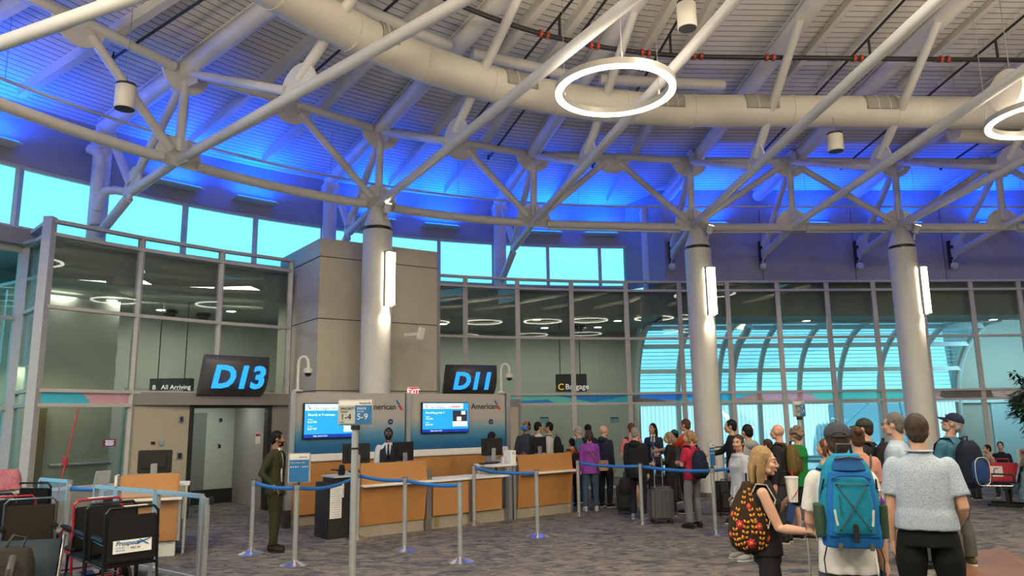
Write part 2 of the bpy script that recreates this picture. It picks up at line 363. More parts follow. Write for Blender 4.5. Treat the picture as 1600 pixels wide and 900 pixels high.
# perimeter posts in front of the windows
for k, (u, lab) in enumerate(((uphi(-71.8), 'far left, beyond the edge of the view'), (uphi(-53.8), 'above the left glass box beside the bent pipes'), (uphi(-34.5), 'above the beige wall block'), (uphi(-17.1), 'between the middle clerestory panes'), (uphi(-0.9), 'at the right end of the clerestory'))):
    if k == 0: continue
    t = thing('perimeter_post', 'white round clerestory post ' + lab, 'post', ring(u, 15.35, 5.3), 0, 'clerestory posts')
    MB().lathe([(0.17, 5.2), (0.17, 7.25)], ring(u, 15.35, 0), 20).build('shaft', WHITE, t, world=True)
    MB().prism([(-.17, 0), (.17, 0), (.19, .42), (.1, .5), (-.1, .5), (-.19, .42)], ring(u, 15.35, 7.2), along(u), (0, 0, 1), 0.34).build('bearing', WHITE, t, world=True, bevel=0.03)
# ================================================================== roof trusses
TUBE = mat('cream_tube_paint', (0.55, 0.545, 0.535), 0.4, var=0.04, vscale=3)
BOLT = mat('bolt_black', (0.02, 0.02, 0.02), 0.6)  # plain black of the bracket bolt sleeves
def halfdisc(rad, up=True, flat=0.08, n=14):
    s = 1 if up else -1
    pts = [(rad * cos(pi * k / n), s * rad * sin(pi * k / n)) for k in range(n + 1)]
    return pts + [(-rad, -s * flat), (rad, -s * flat)]
WHERE = ['at the left edge of the view, over the viewer', 'over the wheelchairs at far left', 'running down to the corner of the left glass box', 'resting on the column behind the check-in counters', 'passing the lit ring lamp on its left',
         'resting on the middle column', 'between the middle and the right column', 'resting on the right column', 'cut off by the right edge', 'far right beyond the frame']
for i, t in enumerate(TR):
    u = t['u']; st = u > 0
    if i == 0 or i == 9: continue
    ro = 14.0 if not st else 14.35
    B = tpoint(u, ro, 6.13); N = tpoint(u, RR, 6.4); sl = 0.1 if not st else 0.08
    rend = 2.6 if not st else -5.0
    E_ = tpoint(u, rend, 6.4 + sl * (RR - rend)); D = tpoint(u, 9.15 if not st else 8.9, 6.4 + sl * 3.4); U = tpoint(u, 12.4, 8.05); T = tpoint(u, 6.9, beam_z(6.9) - 0.1)
    out = (B - N); out.z = 0; out.normalize(); up = Vector((0, 0, 1)); al = along(u)
    tr = thing('roof_truss', 'white tubular roof truss ' + WHERE[i], 'truss', (N.x, N.y, 6.0), 0, 'radial roof trusses')
    MB().tube([B, N, E_], 0.088, 14).build('bottom_chord', TUBE, tr, world=True)
    for nm, a, b, r in (('web_tube', N + up * .15, U - up * .2, .082), ('web_tube', B + up * .2, U - up * .25 + out * .12, .082), ('web_tube', U - out * .2 - up * .1, D + up * .1 + out * .3, .075), ('web_tube', D + up * .2, T, .082)):
        MB().tube([a, b], r, 12).build(nm, TUBE, tr, world=True)
    MB().prism(halfdisc(.42), D + up * .03, -out, up, .03).build('gusset_plate', TUBE, tr, world=True)
    MB().prism([(-.5, .02), (-.4, -.12), (.4, -.12), (.42, .25), (.2, .42), (-.2, .42)], U - up * .2, -out, up, .03).build('gusset_plate', TUBE, tr, world=True)
    # outer bracket
    bp = MB().prism([(-.38, -.28), (.18, .0), (.3, .2), (.22, .42), (0, .5), (-.2, .4), (-.3, .15)], B, -out, up, .05).build('bracket_plate', TUBE, tr, world=True, bevel=.01)
    for dx, dz in ((-.16, .2), (-.22, -.12)): MB().tube([B - out * dx + up * dz - al * .06, B - out * dx + up * dz + al * .06], .05, 10).build('bolt_sleeve', BOLT, bp, world=True)
    if not st:
        W = tpoint(u, 15.2, 5.5); MB().tube([B - up * .1 + out * .15, W], .09, 12).build('wall_strut', TUBE, tr, world=True)
        MB().tube([B + up * .15 + out * .1, tpoint(u, 14.95, 7.35)], .08, 12).build('wall_strut', TUBE, tr, world=True)
    else:
        W = ring(u, R_ST, 5.95);
        q = B + out * (R_ST - ro - .08)
        MB().prism([(-.06, -.36), (.06, -.36), (.06, .4), (-.06, .4)], q, al, up, .1).build('wall_plate', DARK, tr, world=True)
        MB().ball(q - out * .1 - up * .32, .1, 12, 8).build('pin', TUBE, tr, world=True)
# ------------------------------------------------------------------ ring truss: lower and upper ring chords, diagonals and gussets
rt = thing('ring_truss', 'curved white ring truss linking the heads of all columns', 'truss', (4.2, 17.5, 6.2))
nodes = [t['u'] for t in TR]
def N_(u): return tpoint(u, RR, 6.4)
def U_(u): return tpoint(u, 12.4, 8.05)
for i, (a, b) in enumerate(zip(nodes, nodes[1:])):
    g = .32; L = N_(b) - N_(a); d = L.normalized()
    n = 6; pts = []
    for k in range(n + 1):
        uu = a + (b - a) * k / n; pts.append(ring(uu, RR, 6.36))
    pts[0] = N_(a) + d * g - Vector((0, 0, .04)); pts[-1] = N_(b) - d * g - Vector((0, 0, .04))
    if i >= 0:
        MB().tube([pts[0], pts[-1]] if b > 0 else pts, .095, 14).build('lower_ring_chord', TUBE, rt, world=True)
        MB().bar(pts[0] - Vector((0, 0, .12)), pts[-1] - Vector((0, 0, .12)), .05, .03).build('lower_ring_fin', TUBE, rt, world=True) if b > 0 else None
    d2 = (U_(b) - U_(a)).normalized(); mid = (U_(a) + U_(b)) / 2; up = Vector((0, 0, 1))
    if b <= uphi(0.5) + 1:
        mid = ring((a + b) / 2, 12.3, 8.1)
        MB().tube([U_(a) + d2 * .25, mid - d2 * .1], .095, 12).build('upper_ring_chord', TUBE, rt, world=True)
        MB().tube([mid + d2 * .1, U_(b) - d2 * .25], .095, 12).build('upper_ring_chord', TUBE, rt, world=True)
        MB().prism(halfdisc(.44, False), mid, along((a + b) / 2), up, .03).build('gusset_plate', TUBE, rt, world=True)
        for e in (a, b):
            de = (N_(e) - mid).normalized(); MB().tube([mid + de * .25, N_(e) - de * .22], .08, 12).build('diagonal', TUBE, rt, world=True)
    else:
        MB().tube([U_(a) + d2 * .25, U_(b) - d2 * .25], .095, 12).build('upper_ring_chord', TUBE, rt, world=True)
        top, bot = (b, a) if i % 2 == 1 else (a, b)
        de = (N_(bot) - U_(top)).normalized(); MB().tube([U_(top) + de * .3, N_(bot) - de * .25], .08, 12).build('diagonal', TUBE, rt, world=True)
for u in nodes:
    al = along(u); up = Vector((0, 0, 1)); ou = outward(u)
    MB().prism(halfdisc(.43, True, .12), N_(u), al, up, .03).build('gusset_plate', TUBE, rt, world=True)
    MB().prism(halfdisc(.45, False, .1), U_(u) + up * .02, al, up, .03).build('gusset_plate', TUBE, rt, world=True)
    MB().prism([(-.3, -.1), (.3, -.1), (.2, .34), (0, .46), (-.2, .34)], N_(u), ou, up, .03).build('gusset_plate', TUBE, rt, world=True)
# ------------------------------------------------------------------ columns
def column(pos, lab, ang, sl):
    t = thing('column', lab, 'column', (pos.x, pos.y, 0), 0, 'round hall columns')
    MB().lathe([(.312, 0.0), (.312, 5.80)], (0, 0, 0), 40).build('shaft', WHITE, t)
    MB().lathe([(.27, 5.80), (.27, 5.87)], (0, 0, 0), 32).build('collar', BLACK, t)
    MB().lathe([(.32, 5.87), (.3, 5.90), (.16, 6.32), (.1, 6.36)], (0, 0, 0), 32).build('capital', WHITE, t)
    MB().lathe([(.34, 0), (.34, .1), (.315, .11)], (0, 0, 0), 40).build('base_ring', STEEL, t)
    a = radians(ang); d = Vector((cos(a), -sin(a), 0)); c = Vector((pos.x, pos.y, 0)) + d * .42; s = Vector((d.y, -d.x, 0)); R = rotz(atan2(d.y, d.x) - pi / 2)
    l = thing('column_lamp', sl, 'lamp', (c.x, c.y, 4.17), 0, 'tall lit column lamps')
    def bx(m, off, dim): m.box(Vector(off), dim); return m
    z0, h = 0.0, 1.1
    m = MB(); m.box(R @ Vector((0, 0, h / 2)), (.17, .13, h), R); m.build('diffuser', LAMP, l, smooth=False)
    m = MB()
    for sx in (-1, 1): m.box(R @ Vector((sx * .1, -.045, h / 2)), (.02, .06, h + .06), R)
    m.box(R @ Vector((0, 0, h + .02)), (.23, .17, .03), R); m.build('housing', mat('lamp_housing_grey', (.36, .34, .31), .55), l, smooth=False)
    m = MB()
    for z in (.2, h - .2): m.box(R @ Vector((0, -.1, z)), (.06, .1, .05), R)
    m.box(R @ Vector((0, -.075, h / 2)), (.08, .02, h * .75), R); m.build('bracket', ALU, l, smooth=False)
    sp = bpy.data.lights.new('column_downlight', 'SPOT'); sp.energy = 75; sp.color = (1, .87, .66); sp.spot_size = radians(75); sp.spot_blend = .6; sp.shadow_soft_size = .05
    so = bpy.data.objects.new('column_downlight', sp); so.location = c - d * .03 + Vector((0, 0, 4.14)); so.rotation_euler = (-d).to_track_quat('-Z', 'Y').to_euler()
    so.rotation_euler = (Vector((-d.x * .32, -d.y * .32, -1))).to_track_quat('-Z', 'Y').to_euler(); COL.objects.link(so)
    # small floodlight on the capital
    f = thing('floodlight', 'small round floodlight clamped to the head of the ' + lab.split(' column')[0].split('white round ')[-1] + ' column', 'lamp', (pos.x + .2, pos.y - .24, 5.98), 0, 'floodlights on the column heads')
    MB().tube([(0, 0, 0), (0, 0, .1), (.03, -.02, .16)], .018, 8).build('stem', STEEL, f)
    dr = Vector((.25, -.35, .9)).normalized(); b0 = Vector((.03, -.02, .16))
    MB().tube([b0, b0 + dr * .2], .075, 16).build('can', WHITE, f); MB().tube([b0 + dr * .2, b0 + dr * .206], .066, 16).build('lens', LAMP, f)
column(ring(uphi(-34.5), RR, 0), 'white round tallest-looking column behind the check-in counters', 40, 'tall lit box lamp on the column in front of the beige wall block')
column(ring(TR[5]['u'] + .1, RR, 0), 'white round middle column standing by the boarding queue', 66, 'tall lit box lamp on the middle column')
column(ring(TR[7]['u'], RR, 0), 'white round right column behind the man in the checked shirt', 48, 'tall lit box lamp on the right column')
# ================================================================== glass screen
def rg(u): return 14.5 if u < -2 else min(14.64, 14.5 + .14 * (u + 2) / 2.4)
ROWS = [0.02, 2.17, 2.42, 3.87, 5.16, 5.4]
def solve_g(px, z):
    lo, hi = uphi(-75), 17.0
    for _ in range(60):
        m = (lo + hi) / 2; p = RC.transposed() @ (ring(m, rg(m), z) - Vector((0, 0, EYE)))
        if 800 + FPX * p.x / -p.z < px: lo = m
        else: hi = m
    return lo
GA = [solve_g(x, 5.3) for x in (78, 222, 347, 455)]
GB = [solve_g(x, 5.3) for x in (684, 727, 808, 892, 977, 1060, 1135, 1213, 1290, 1363, 1438, 1515, 1590, 1668, 1745, 1820)]
G_IN = glass('grey_corridor_glass', (0.86, 0.92, 0.89), 0.8)
def frieze_mat():
    m = glass('coloured_frieze_glass', (1, 1, 1), 0.6); n = m.node_tree.nodes; l = m.node_tree.links
    t = n.new('ShaderNodeTexCoord'); mp = n.new('ShaderNodeMapping'); mp.inputs['Rotation'].default_value = (0, .8, 0); mp.inputs['Scale'].default_value = (.55, .55, 1.6); l.new(t.outputs['Object'], mp.inputs[0])
    v = n.new('ShaderNodeTexVoronoi'); v.inputs['Scale'].default_value = 1.3; l.new(mp.outputs[0], v.inputs['Vector'])
    r = n.new('ShaderNodeValToRGB'); r.color_ramp.interpolation = 'CONSTANT'; e = r.color_ramp.elements
    cols = [(.75, .5, .48), (.15, .75, .95), (.85, .72, .7), (.1, .45, .9), (.3, .28, .25), (.9, .6, .7), (.3, .85, .8)]
    e[0].color = (*cols[0], 1); e[1].position = 1 / 7; e[1].color = (*cols[1], 1)
    for k in range(2, 7): x = e.new(k / 7); x.color = (*cols[k], 1)
    sp = n.new('ShaderNodeSeparateColor'); l.new(v.outputs['Color'], sp.inputs[0]); l.new(sp.outputs[0], r.inputs[0])
    tr = [k for k in n if k.type == 'BSDF_TRANSPARENT'][0]; l.new(r.outputs[0], tr.inputs[0])
    df = n.new('ShaderNodeBsdfDiffuse'); l.new(r.outputs[0], df.inputs[0]); mx = [k for k in n if k.type == 'MIX_SHADER'][0]
    m2 = n.new('ShaderNodeMixShader'); m2.inputs[0].default_value = .45; l.new(tr.outputs[0], m2.inputs[1]); l.new(df.outputs[0], m2.inputs[2]); l.new(m2.outputs[0], mx.inputs[1])
    return m
FRZ = frieze_mat()
def screen(name, us, skip=()):
    m = MB()
    root = struct(MB().bar(ring(us[0], rg(us[0]), 0), ring(us[0], rg(us[0]), 5.44), .1, .12).build(name, FRAME))
    for u in us[1:]:
        z0 = 2.42 if u in skip else 0
        MB().bar(ring(u, rg(u), z0), ring(u, rg(u), 5.42), .07, .12).build('mullion', FRAME, root)
    for z in ROWS[1:] + [0.06]:
        m = MB()
        for a, b in zip(us, us[1:]):
            if z < 2.42 and (a in skip or b in skip): continue
            m.bar(ring(a, rg(a), z), ring(b, rg(b), z), .12, .06)
        if m.v: m.build('transom', FRAME, root)
    for k, (z0, z1) in enumerate(zip(ROWS, ROWS[1:])):
        m = MB()
        for a, b in zip(us, us[1:]):
            if z1 <= 2.42 and (a in skip or b in skip): continue
            A, B_ = ring(a, rg(a), 0), ring(b, rg(b), 0); d = (B_ - A).normalized(); o = Vector((d.y, -d.x, 0)) * .006
            m.add([p + Vector((0, 0, z)) for z in (z0, z1) for p in (A - o, B_ - o, B_ + o, A + o)], [(0, 1, 5, 4), (2, 3, 7, 6), (0, 3, 2, 1), (4, 5, 6, 7)])
        m.build('frieze_pane' if k == 1 else 'pane', FRZ if k == 1 else G_IN, root, smooth=False)
    return root
SA = screen('window_3', GA, skip=GA[2:])
SB = screen('window_4', GB)
# return of the left glass box towards the outside wall
ca, cb = ring(GA[0], rg(GA[0]), 0), ring(uphi(-57.3), RW, 0)
side = struct(MB().bar((ca.x, ca.y, 0), (ca.x, ca.y, 5.46), .16, .16).build('window_5', FRAME))
MB().bar((cb.x, cb.y, 0), (cb.x, cb.y, 5.42), .2, .12).build('mullion', FRAME, side)
for z in ROWS: MB().bar((ca.x, ca.y, z), (cb.x, cb.y, z), .1, .06).build('transom', FRAME, side)
m = MB().add([(ca.x, ca.y, 0), (cb.x, cb.y, 0), (cb.x, cb.y, 5.4), (ca.x, ca.y, 5.4)], [(0, 1, 2, 3)]); m.build('pane', GL_SKY, side, smooth=False, solid=.012)
# wall panels around the boarding door
UA = GA[1]; ud0, ud1, ue = solve_g(296, 2.0), solve_g(424, 2.0), GA[3] + .35
def panel(u0, u1, z0, z1, m, name='wall_panel', parent=None, t=.14, off=0.0):
    a, b = ring(u0, rg(u0) + off, 0), ring(u1, rg(u1) + off, 0); d = (b - a).normalized(); o = Vector((-d.y, d.x, 0)) * t
    return MB().add([p + Vector((0, 0, z)) for z in (z0, z1) for p in (a, b, b + o, a + o)], [(0, 1, 5, 4), (1, 2, 6, 5), (2, 3, 7, 6), (3, 0, 4, 7), (4, 5, 6, 7), (3, 2, 1, 0)]).build(name, m, parent, smooth=False)
wd = struct(panel(UA, ud0, 0, 2.2, WALL, 'wall_left', t=.16))
panel(ud1, ue, 0, 2.2, GREYW, 'wall_panel', wd, .16)
panel(UA, ue, 2.18, 2.42, GREYW, 'header', wd, .2, -.05)
panel(UA, ud0, 0, .3, FRAME, 'kick', wd, .18, -.012)
dr = struct(panel(ud0, ud0 + .07, 0, 2.2, DARK, 'door_1', t=.2, off=-.03)); panel(ud1 - .07, ud1, 0, 2.2, DARK, 'door_frame', dr, .2, -.03); panel(ud0, ud1, 2.12, 2.2, DARK, 'door_frame', dr, .2, -.03)
GDOOR = mat('grey_steel_door', (.16, .18, .165), .5, var=.05)
VEST = mat('pale_vestibule_wall', (.40, .43, .38), .6, var=.03)
um = ud0 + (ud1 - ud0) * .62
vb = struct(panel(ud0 - .3, ud1 + .5, 0, 2.6, VEST, 'wall_inner', off=2.3)); panel(ud0 + .12, um + .1, 0.02, 2.05, GDOOR, 'door_leaf', vb, .06, 2.2)
panel(ud0 + .06, ud1 + .5, 0, .32, DARK, 'baseboard', vb, .05, 2.24)
panel(ud0 - .1, ud0 - .05, 0, 2.5, VEST, 'side_wall', vb, 2.3, .2); panel(ud1 + .03, ud1 + .1, 0, 2.5, GREYW, 'side_wall', vb, 2.3, .2)
panel(ud0 - .3, ud1 + .3, 2.4, 2.45, VEST, 'soffit', vb, 2.3, .2)
# ------------------------------------------------------------------ beige wall block behind the counters
PB0, PB1 = uphi(-39.0), uphi(-26.9)
blk = [ring(PB0, 13.1, 0), ring(PB1, 13.1, 0), ring(PB1, 15.6, 0), ring(PB0 + .1, 15.6, 0)]
ZB = 5.66
wb = struct(MB().add([p + Vector((0, 0, z)) for z in (0, ZB) for p in blk], [(0, 1, 5, 4), (1, 2, 6, 5), (2, 3, 7, 6), (3, 0, 4, 7), (4, 5, 6, 7), (3, 2, 1, 0)]).build('wall_block', WALL, smooth=False))
for z in (at_y(505, 400, blk[0].y).z, at_y(500, 497, blk[0].y).z, at_y(500, 610, blk[0].y).z):
    m = MB(); o = outward(PB0) * .004
    m.bar(blk[0] + Vector((0, 0, z)) - o, blk[1] + Vector((0, 0, z)) - o, .012, .016); m.bar(blk[0] + Vector((0, 0, z)) - along(PB0) * .004, blk[3] + Vector((0, 0, z)) - along(PB0) * .004, .012, .016); m.build('joint', SEAM, wb, smooth=False)
# solid jamb beside the counter wall and exit door
p0 = solve_g(700, 1.5); p1 = solve_g(811, 1.5); jb = struct(panel(p0, p1, 0, 2.3, GREYW, 'wall_inner', t=.1, off=-.16))
panel(p1 - .75, p1 - .06, .02, 2.1, WALL, 'door_leaf', jb, .05, -.2)
# ================================================================== corridor behind the screen
CORR = mat('corridor_wall', (.42, .41, .37), .7, var=.03, vscale=1); CEILC = mat('corridor_ceiling', (.30, .33, .31), .8)
RC2 = 18.5
wcor = struct(band(uphi(-64), .62, RC2, 0, 5.2, .15, 50).build('wall_corridor', CORR))
struct(band(uphi(-66), uphi(-57.6), 14.7, 5.14, 5.2, 4.0, 6).build('ceiling_corridor', CEILC)) if False else None
def slab(u0, u1, r0, r1, z, t, n=24):
    return MB().loft([[ring(u0 + (u1 - u0) * i / n, r, zz) for r, zz in ((r0, z), (r1, z), (r1, z + t), (r0, z + t))] for i in range(n + 1)])
cc = struct(slab(uphi(-57.5), .7, 14.85, RC2, 4.48, .06, 50).build('ceiling_corridor', CEILC))
cs = struct(slab(.6, 17, 14.95, 16.15, 4.48, .06, 6).build('ceiling_corridor', CEILC))
BULK = mat('corridor_bulkhead', (.24, .225, .205), .8)
band(uphi(-57.5), .3, 14.78, 4.48, 5.14, .06, 50).build('bulkhead', BULK, cc); band(.3, 17, 14.9, 4.48, 5.42, .05, 6).build('bulkhead', BULK, cs)
slab(uphi(-58), .4, 14.7, RC2, 5.14, .06, 50).build('roof_slab', CEILC, cc)
# vault over the right-hand corridor
VX0, VX1 = .62, 11.05
def vp(u, t, off=0.0): return ring(u, 16.12 + (2.3 + off) * sin(t), 2.2 + (2.3 + off) * cos(t))
vt = struct(band(VX1, 17, RC2, 0, 5.2, .15, 4).build('wall_vault', CORR))
VFR = mat('vault_frame_paint', (.58, .68, .73), .5, .1)
nb = 8
for k in range(nb + 1):
    u = VX0 + (VX1 - VX0) * k / nb
    MB().tube([vp(u, pi / 2 * j / 14) for j in range(15)] + [ring(u, RC2, .1)], (.085, .085), 8).build('rib', VFR, vt)
for t_ in (.30, .72, 1.12, 1.57): MB().bar(vp(VX0, t_), vp(VX1, t_), .13, .13).build('vault_purlin', VFR, vt)
MB().bar(vp(VX0, 0), vp(VX1, 0), .14, .14).build('vault_purlin', VFR, vt)
MB().bar(ring(VX0, RC2 - .1, .5), ring(VX1, RC2 - .1, .5), .1, .08).build('vault_purlin', VFR, vt)
MB().grid([[vp(u, pi / 2 * j / 14, .04) for j in range(15)] + [ring(u, RC2 - .04, .1)] for u in (VX0, VX1)]).build('pane', glass('vault_glass', (.92, 1, 1), .3), vt, solid=.01)
for u, w_ in ((VX0, -.12), (VX1, .12)):                   # curved end walls of the vault
    pts = [vp(u, pi / 2 * j / 14, .3) for j in range(15)]; nn = 15
    a = along(u) * w_
    MB().add(pts + [p + a for p in pts] + [ring(u, 18.9, 4.6), ring(u, 18.9, 4.6) + a], [tuple(range(15)) + (30,), tuple(range(15, 30)) + (31,)] + [(i, i + 1, 16 + i, 15 + i) for i in range(14)]).build('end_wall', CORR, vt, smooth=False)
    MB().tube([vp(u, pi / 2 * j / 14, .02) for j in range(15)] + [ring(u, RC2, 0.05)], .1, 10).build('end_rib', CORR, vt)
MB().tube([ring(3.55, 16.3, 4.4)] + [vp(3.55, pi / 2 * j / 14, -.25) for j in range(2, 15)] + [ring(3.55, RC2 - .35, 0)], .11, 12).build('vault_brace', VFR, vt)
m = MB()
for j in range(30):
    tt = .08 + 1.5 * j / 29; m.bar(vp(VX0, tt, .3), vp(VX1, tt, .3), .05, .018)
m.build('sun_louvre', mat('louvre_slat', (.85, .9, .92), .5), vt, smooth=False)
# ground-floor fittings seen through the glass
hdr = struct(MB().bar(ring(VX1, RC2 - .1, 2.15), ring(17, RC2 - .1, 2.15), .08, .1).build('trim_1', VFR))
for k, (x, y) in enumerate(((175, 469), (252, 484), (361, 486), (839, 499), (851, 512), (934, 511), (965, 501), (692, 506), (1260, 501), (1162, 507), (1552, 499))):
    p = at_z(x, y, 4.47); t = thing('recessed_downlight', 'small lit recessed downlight in the corridor ceiling, ' + ('behind the left glass box' if x < 400 else 'behind the middle glass' if x < 1000 else 'behind the right glass'), 'lamp', (p.x, p.y, 4.46), 0, 'corridor downlights ' + ('left' if x < 400 else 'middle' if x < 1000 else 'right'))
    MB().lathe([(.13, 0), (.13, .015)], (0, 0, 0), 20).build('trim_ring', ALU, t); MB().lathe([(.105, -.004), (.105, .01)], (0, 0, 0), 20).build('diffuser', LAMP, t)
for d in (-54, -50, -46, -42, -23, -18, -12, -6): area('corridor_lamp_and_fill', ring(uphi(d), 16.6, 4.42), .6, 20, (1.0, .97, .84))
for u in (2, 5, 8, 11): area('corridor_lamp_and_fill', ring(u, 15.6, 4.42), .5, 10, (1, .95, .85))
for k, (x, y) in enumerate(((266, 490), (318, 495), (906, 514))):
    p = at_z(x, y - 4, 4.46); t = thing('ceiling_dome', 'dark dome camera under the corridor ceiling ' + ('left one of the pair behind the left glass', 'right one of the pair behind the left glass', 'behind the middle glass')[k], 'camera', (p.x, p.y, 4.4))
    MB().lathe([(.17, 0), (.17, .06)], (0, 0, 0), 20).build('housing', BLACK, t); MB().lathe([(.02, -.12), (.1, -.09), (.14, 0)], (0, 0, 0), 20).build('dome', BLACK, t)
# jet bridge outside
JB = mat('jet_bridge_panel', (.85, .9, .9), .5)
jb2 = thing('jet_bridge', 'pale corrugated passenger boarding bridge outside behind the right glass', 'boarding bridge', (11, 32, 0))
m = MB(); a, b = Vector((3.2, 31.5, 0)), Vector((24.0, 32.3, 0)); d = (b - a).normalized(); o = Vector((d.y, -d.x, 0)); n = 120; rows = [[], []]
for k in range(n * 4):
    x = a + d * ((b - a).length * k / (n * 4)); off = .05 if k % 4 < 2 else 0
    rows[0].append(x + o * off + Vector((0, 0, .1))); rows[1].append(x + o * off + Vector((0, 0, 2.35)))
m.grid(rows); m.add([a - o * 2 + Vector((0, 0, z)) for z in (.1, 2.35)] + [b - o * 2 + Vector((0, 0, z)) for z in (.1, 2.35)], [(0, 2, 3, 1)]); m.build('corrugated_wall', JB, jb2, world=True, smooth=False)
MB().box((13.6, 33.3, 2.36), (21, 2.9, .14), rotz(atan2(d.y, d.x))).build('roof', JB, jb2, world=True)
MB().box((14.6, 30.9, 1.1), (3.0, .9, 2.2), rotz(.1)).build('equipment_cabinet', mat('blue_grey_unit', (.16, .33, .42), .5), jb2, world=True, bevel=.04)
for k, (x0, x1) in enumerate(((1330, 1295), (1375, 1420))):
    pa, pb = at_y(x0 + 30, 625, 29.5), at_y(x1, 690, 29.5); MB().tube([pa, (pa + pb) / 2 + Vector((0, 0, .05)), pb], .05, 8).build('cable', mat('blue_cable', (.1, .3, .4), .6), jb2, world=True)
# airside double door at far right
dd = struct(band(12.1, 14.1, RC2 - .06, 0.02, 2.12, .06, 2).build('door_2', mat('blue_grey_door', (.42, .55, .6), .5)))
for u in (13.02, 13.2): MB().tube([ring(u, RC2 - .12, 1.0), ring(u, RC2 - .16, 1.02), ring(u, RC2 - .16, 1.28), ring(u, RC2 - .12, 1.3)], .012, 8).build('door_handle', ALU, dd)
band(13.1, 13.115, RC2 - .07, .02, 2.12, .06, 1).build('door_gap', SEAM, dd)

area('vestibule_fill', (ring(um, rg(um) + 1.2, 2.36)), .5, 14, (.95, 1.0, .88))  # added fill that lifts the dark doorway, no fixture here

for u, r in ((11.9, 15.9), (14.0, 15.9)): area('corridor_lamp_and_fill', ring(u, r, 3.4), 1.2, 60, (.45, .84, 1.0), (radians(80), 0, radians(2)))  # added bluish fill standing in for daylight on the right corridor wall

# solid base under the first bays of the left glass box, tan doorway and handrail behind it
band(GA[0] + .1, GA[1] - .02, 14.44, 0.02, .74, .1, 4).build('spandrel', GREYW, SA); band(GA[0] + .1, GA[1] - .02, 14.42, .72, .77, .12, 4).build('spandrel_cap', FRAME, SA)
TANW = mat('tan_door_frame', (.55, .40, .16), .6, var=.05)
du0, du1 = uphi(-57.0), uphi(-55.2)
d3 = struct(band(du0, du1, 16.3, .02, 2.15, .08, 2).build('door_3', TANW)); band(du1, uphi(-54.6), 16.22, .02, 2.15, .12, 2).build('door_jamb', mat('bronze_jamb', (.16, .11, .05), .5), d3)
band(uphi(-57.4), uphi(-50), 16.45, .02, 4.4, .08, 6).build('wall_panel', CORR, d3); MB().tube([ring(uphi(x), 16.35, 1.05) for x in (-54, -52.5, -51, -50)], .035, 8).build('handrail', ALU, d3)
area('corridor_lamp_and_fill', ring(uphi(-56.2), 15.6, 2.9), .4, 9, (1, .8, .45))
# ================================================================== lamps, ducts and pipes under the roof
RINGL = mat('ring_lamp_glow', (1, .97, .9), .5, emit=(1.0, .90, .74), es=9.0)
SATIN = mat('satin_grey_housing', (.42, .40, .37), .4, .2)
WIRE = mat('thin_steel_cable', (.35, .35, .36), .4, .6)
def ring_lamp(c, r, lab):
    t = thing('ring_lamp', lab, 'lamp', c, 0, 'suspended ring lamps')
    def tor(ri, ro, z0, z1): return MB().grid([[Vector((q * cos(2 * pi * k / 64), q * sin(2 * pi * k / 64), z)) for q, z in ((ri, z0), (ro, z0), (ro, z1), (ri, z1))] for k in range(65)], 0, True)
    tor(r - .05, r + .05, 0, .09).build('housing', SATIN, t, angle=30); tor(r - .047, r + .047, -.03, -.002).build('diffuser', RINGL, t, angle=30)
    d = bpy.data.lights.new('ring_upward_fill', 'AREA'); d.shape = 'DISK'; d.size = 2 * r; d.energy = UP_W; d.color = (1.0, .84, .64)
    lo = bpy.data.objects.new('ring_upward_fill', d); lo.location = Vector(c) + Vector((0, 0, .12)); lo.rotation_euler = (pi, 0, 0); COL.objects.link(lo)  # added disc of upward fill that brightens the roof deck
    top = deck(6) - .2 - c[2]
    for k in range(3):
        a = 2 * pi * k / 3 + .5; p = Vector((r * cos(a), r * sin(a), .09))
        MB().tube([p, p + Vector((0, 0, .09))], .02, 10).build('cable_grip', ALU, t); MB().tube([p + Vector((0, 0, .09)), Vector((p.x, p.y, top))], .005, 6).build('cable', WIRE, t)
for x, y, lab in ((1.54, 10.1, 'large lit white ring lamp hanging in the middle of the hall'), (8.72, 11.35, 'lit white ring lamp cut by the right edge of the view')):
    ring_lamp((x, y, 6.5), .82, lab)
for x, y in ((-3.6, 2.6), (2.6, 1.5), (9.5, 4.5), (-3.0, -3.5), (5.0, -4.5), (12.0, -1.0), (-7.2, -1.0)):
    ring_lamp((x, y, 6.5), .9, 'lit white ring lamp over the seats behind the viewer')
def pendant(px, py, z, r, h, lab):
    p = at_z(px, py, z); t = thing('pendant_light', lab, 'lamp', p, 0, 'cylinder pendant lights')
    MB().lathe([(r, -h / 2), (r, h / 2 - .02)], (0, 0, 0), 28).build('shade', WHITE, t)
    MB().lathe([(r * .96, h / 2 - .02), (r * .96, h / 2 + .02)], (0, 0, 0), 28).build('cap', BLACK, t)
    MB().lathe([(r * .93, -h / 2 - .005), (r * .93, -h / 2 + .005)], (0, 0, 0), 28).build('baffle', BLACK, t)
    MB().tube([(0, 0, h / 2), (0, 0, 9.0 - p.z)], .006, 6).build('cable', WIRE, t)
pendant(196, 152, 6.75, .15, .38, 'white cylinder pendant light hanging at the left over the wheelchairs')
pendant(1073, 25, 7.6, .14, .40, 'white cylinder pendant light right of the large ring lamp near the top edge')
pendant(1305, 223, 6.9, .145, .34, 'white cylinder pendant light hanging between the middle and right columns')
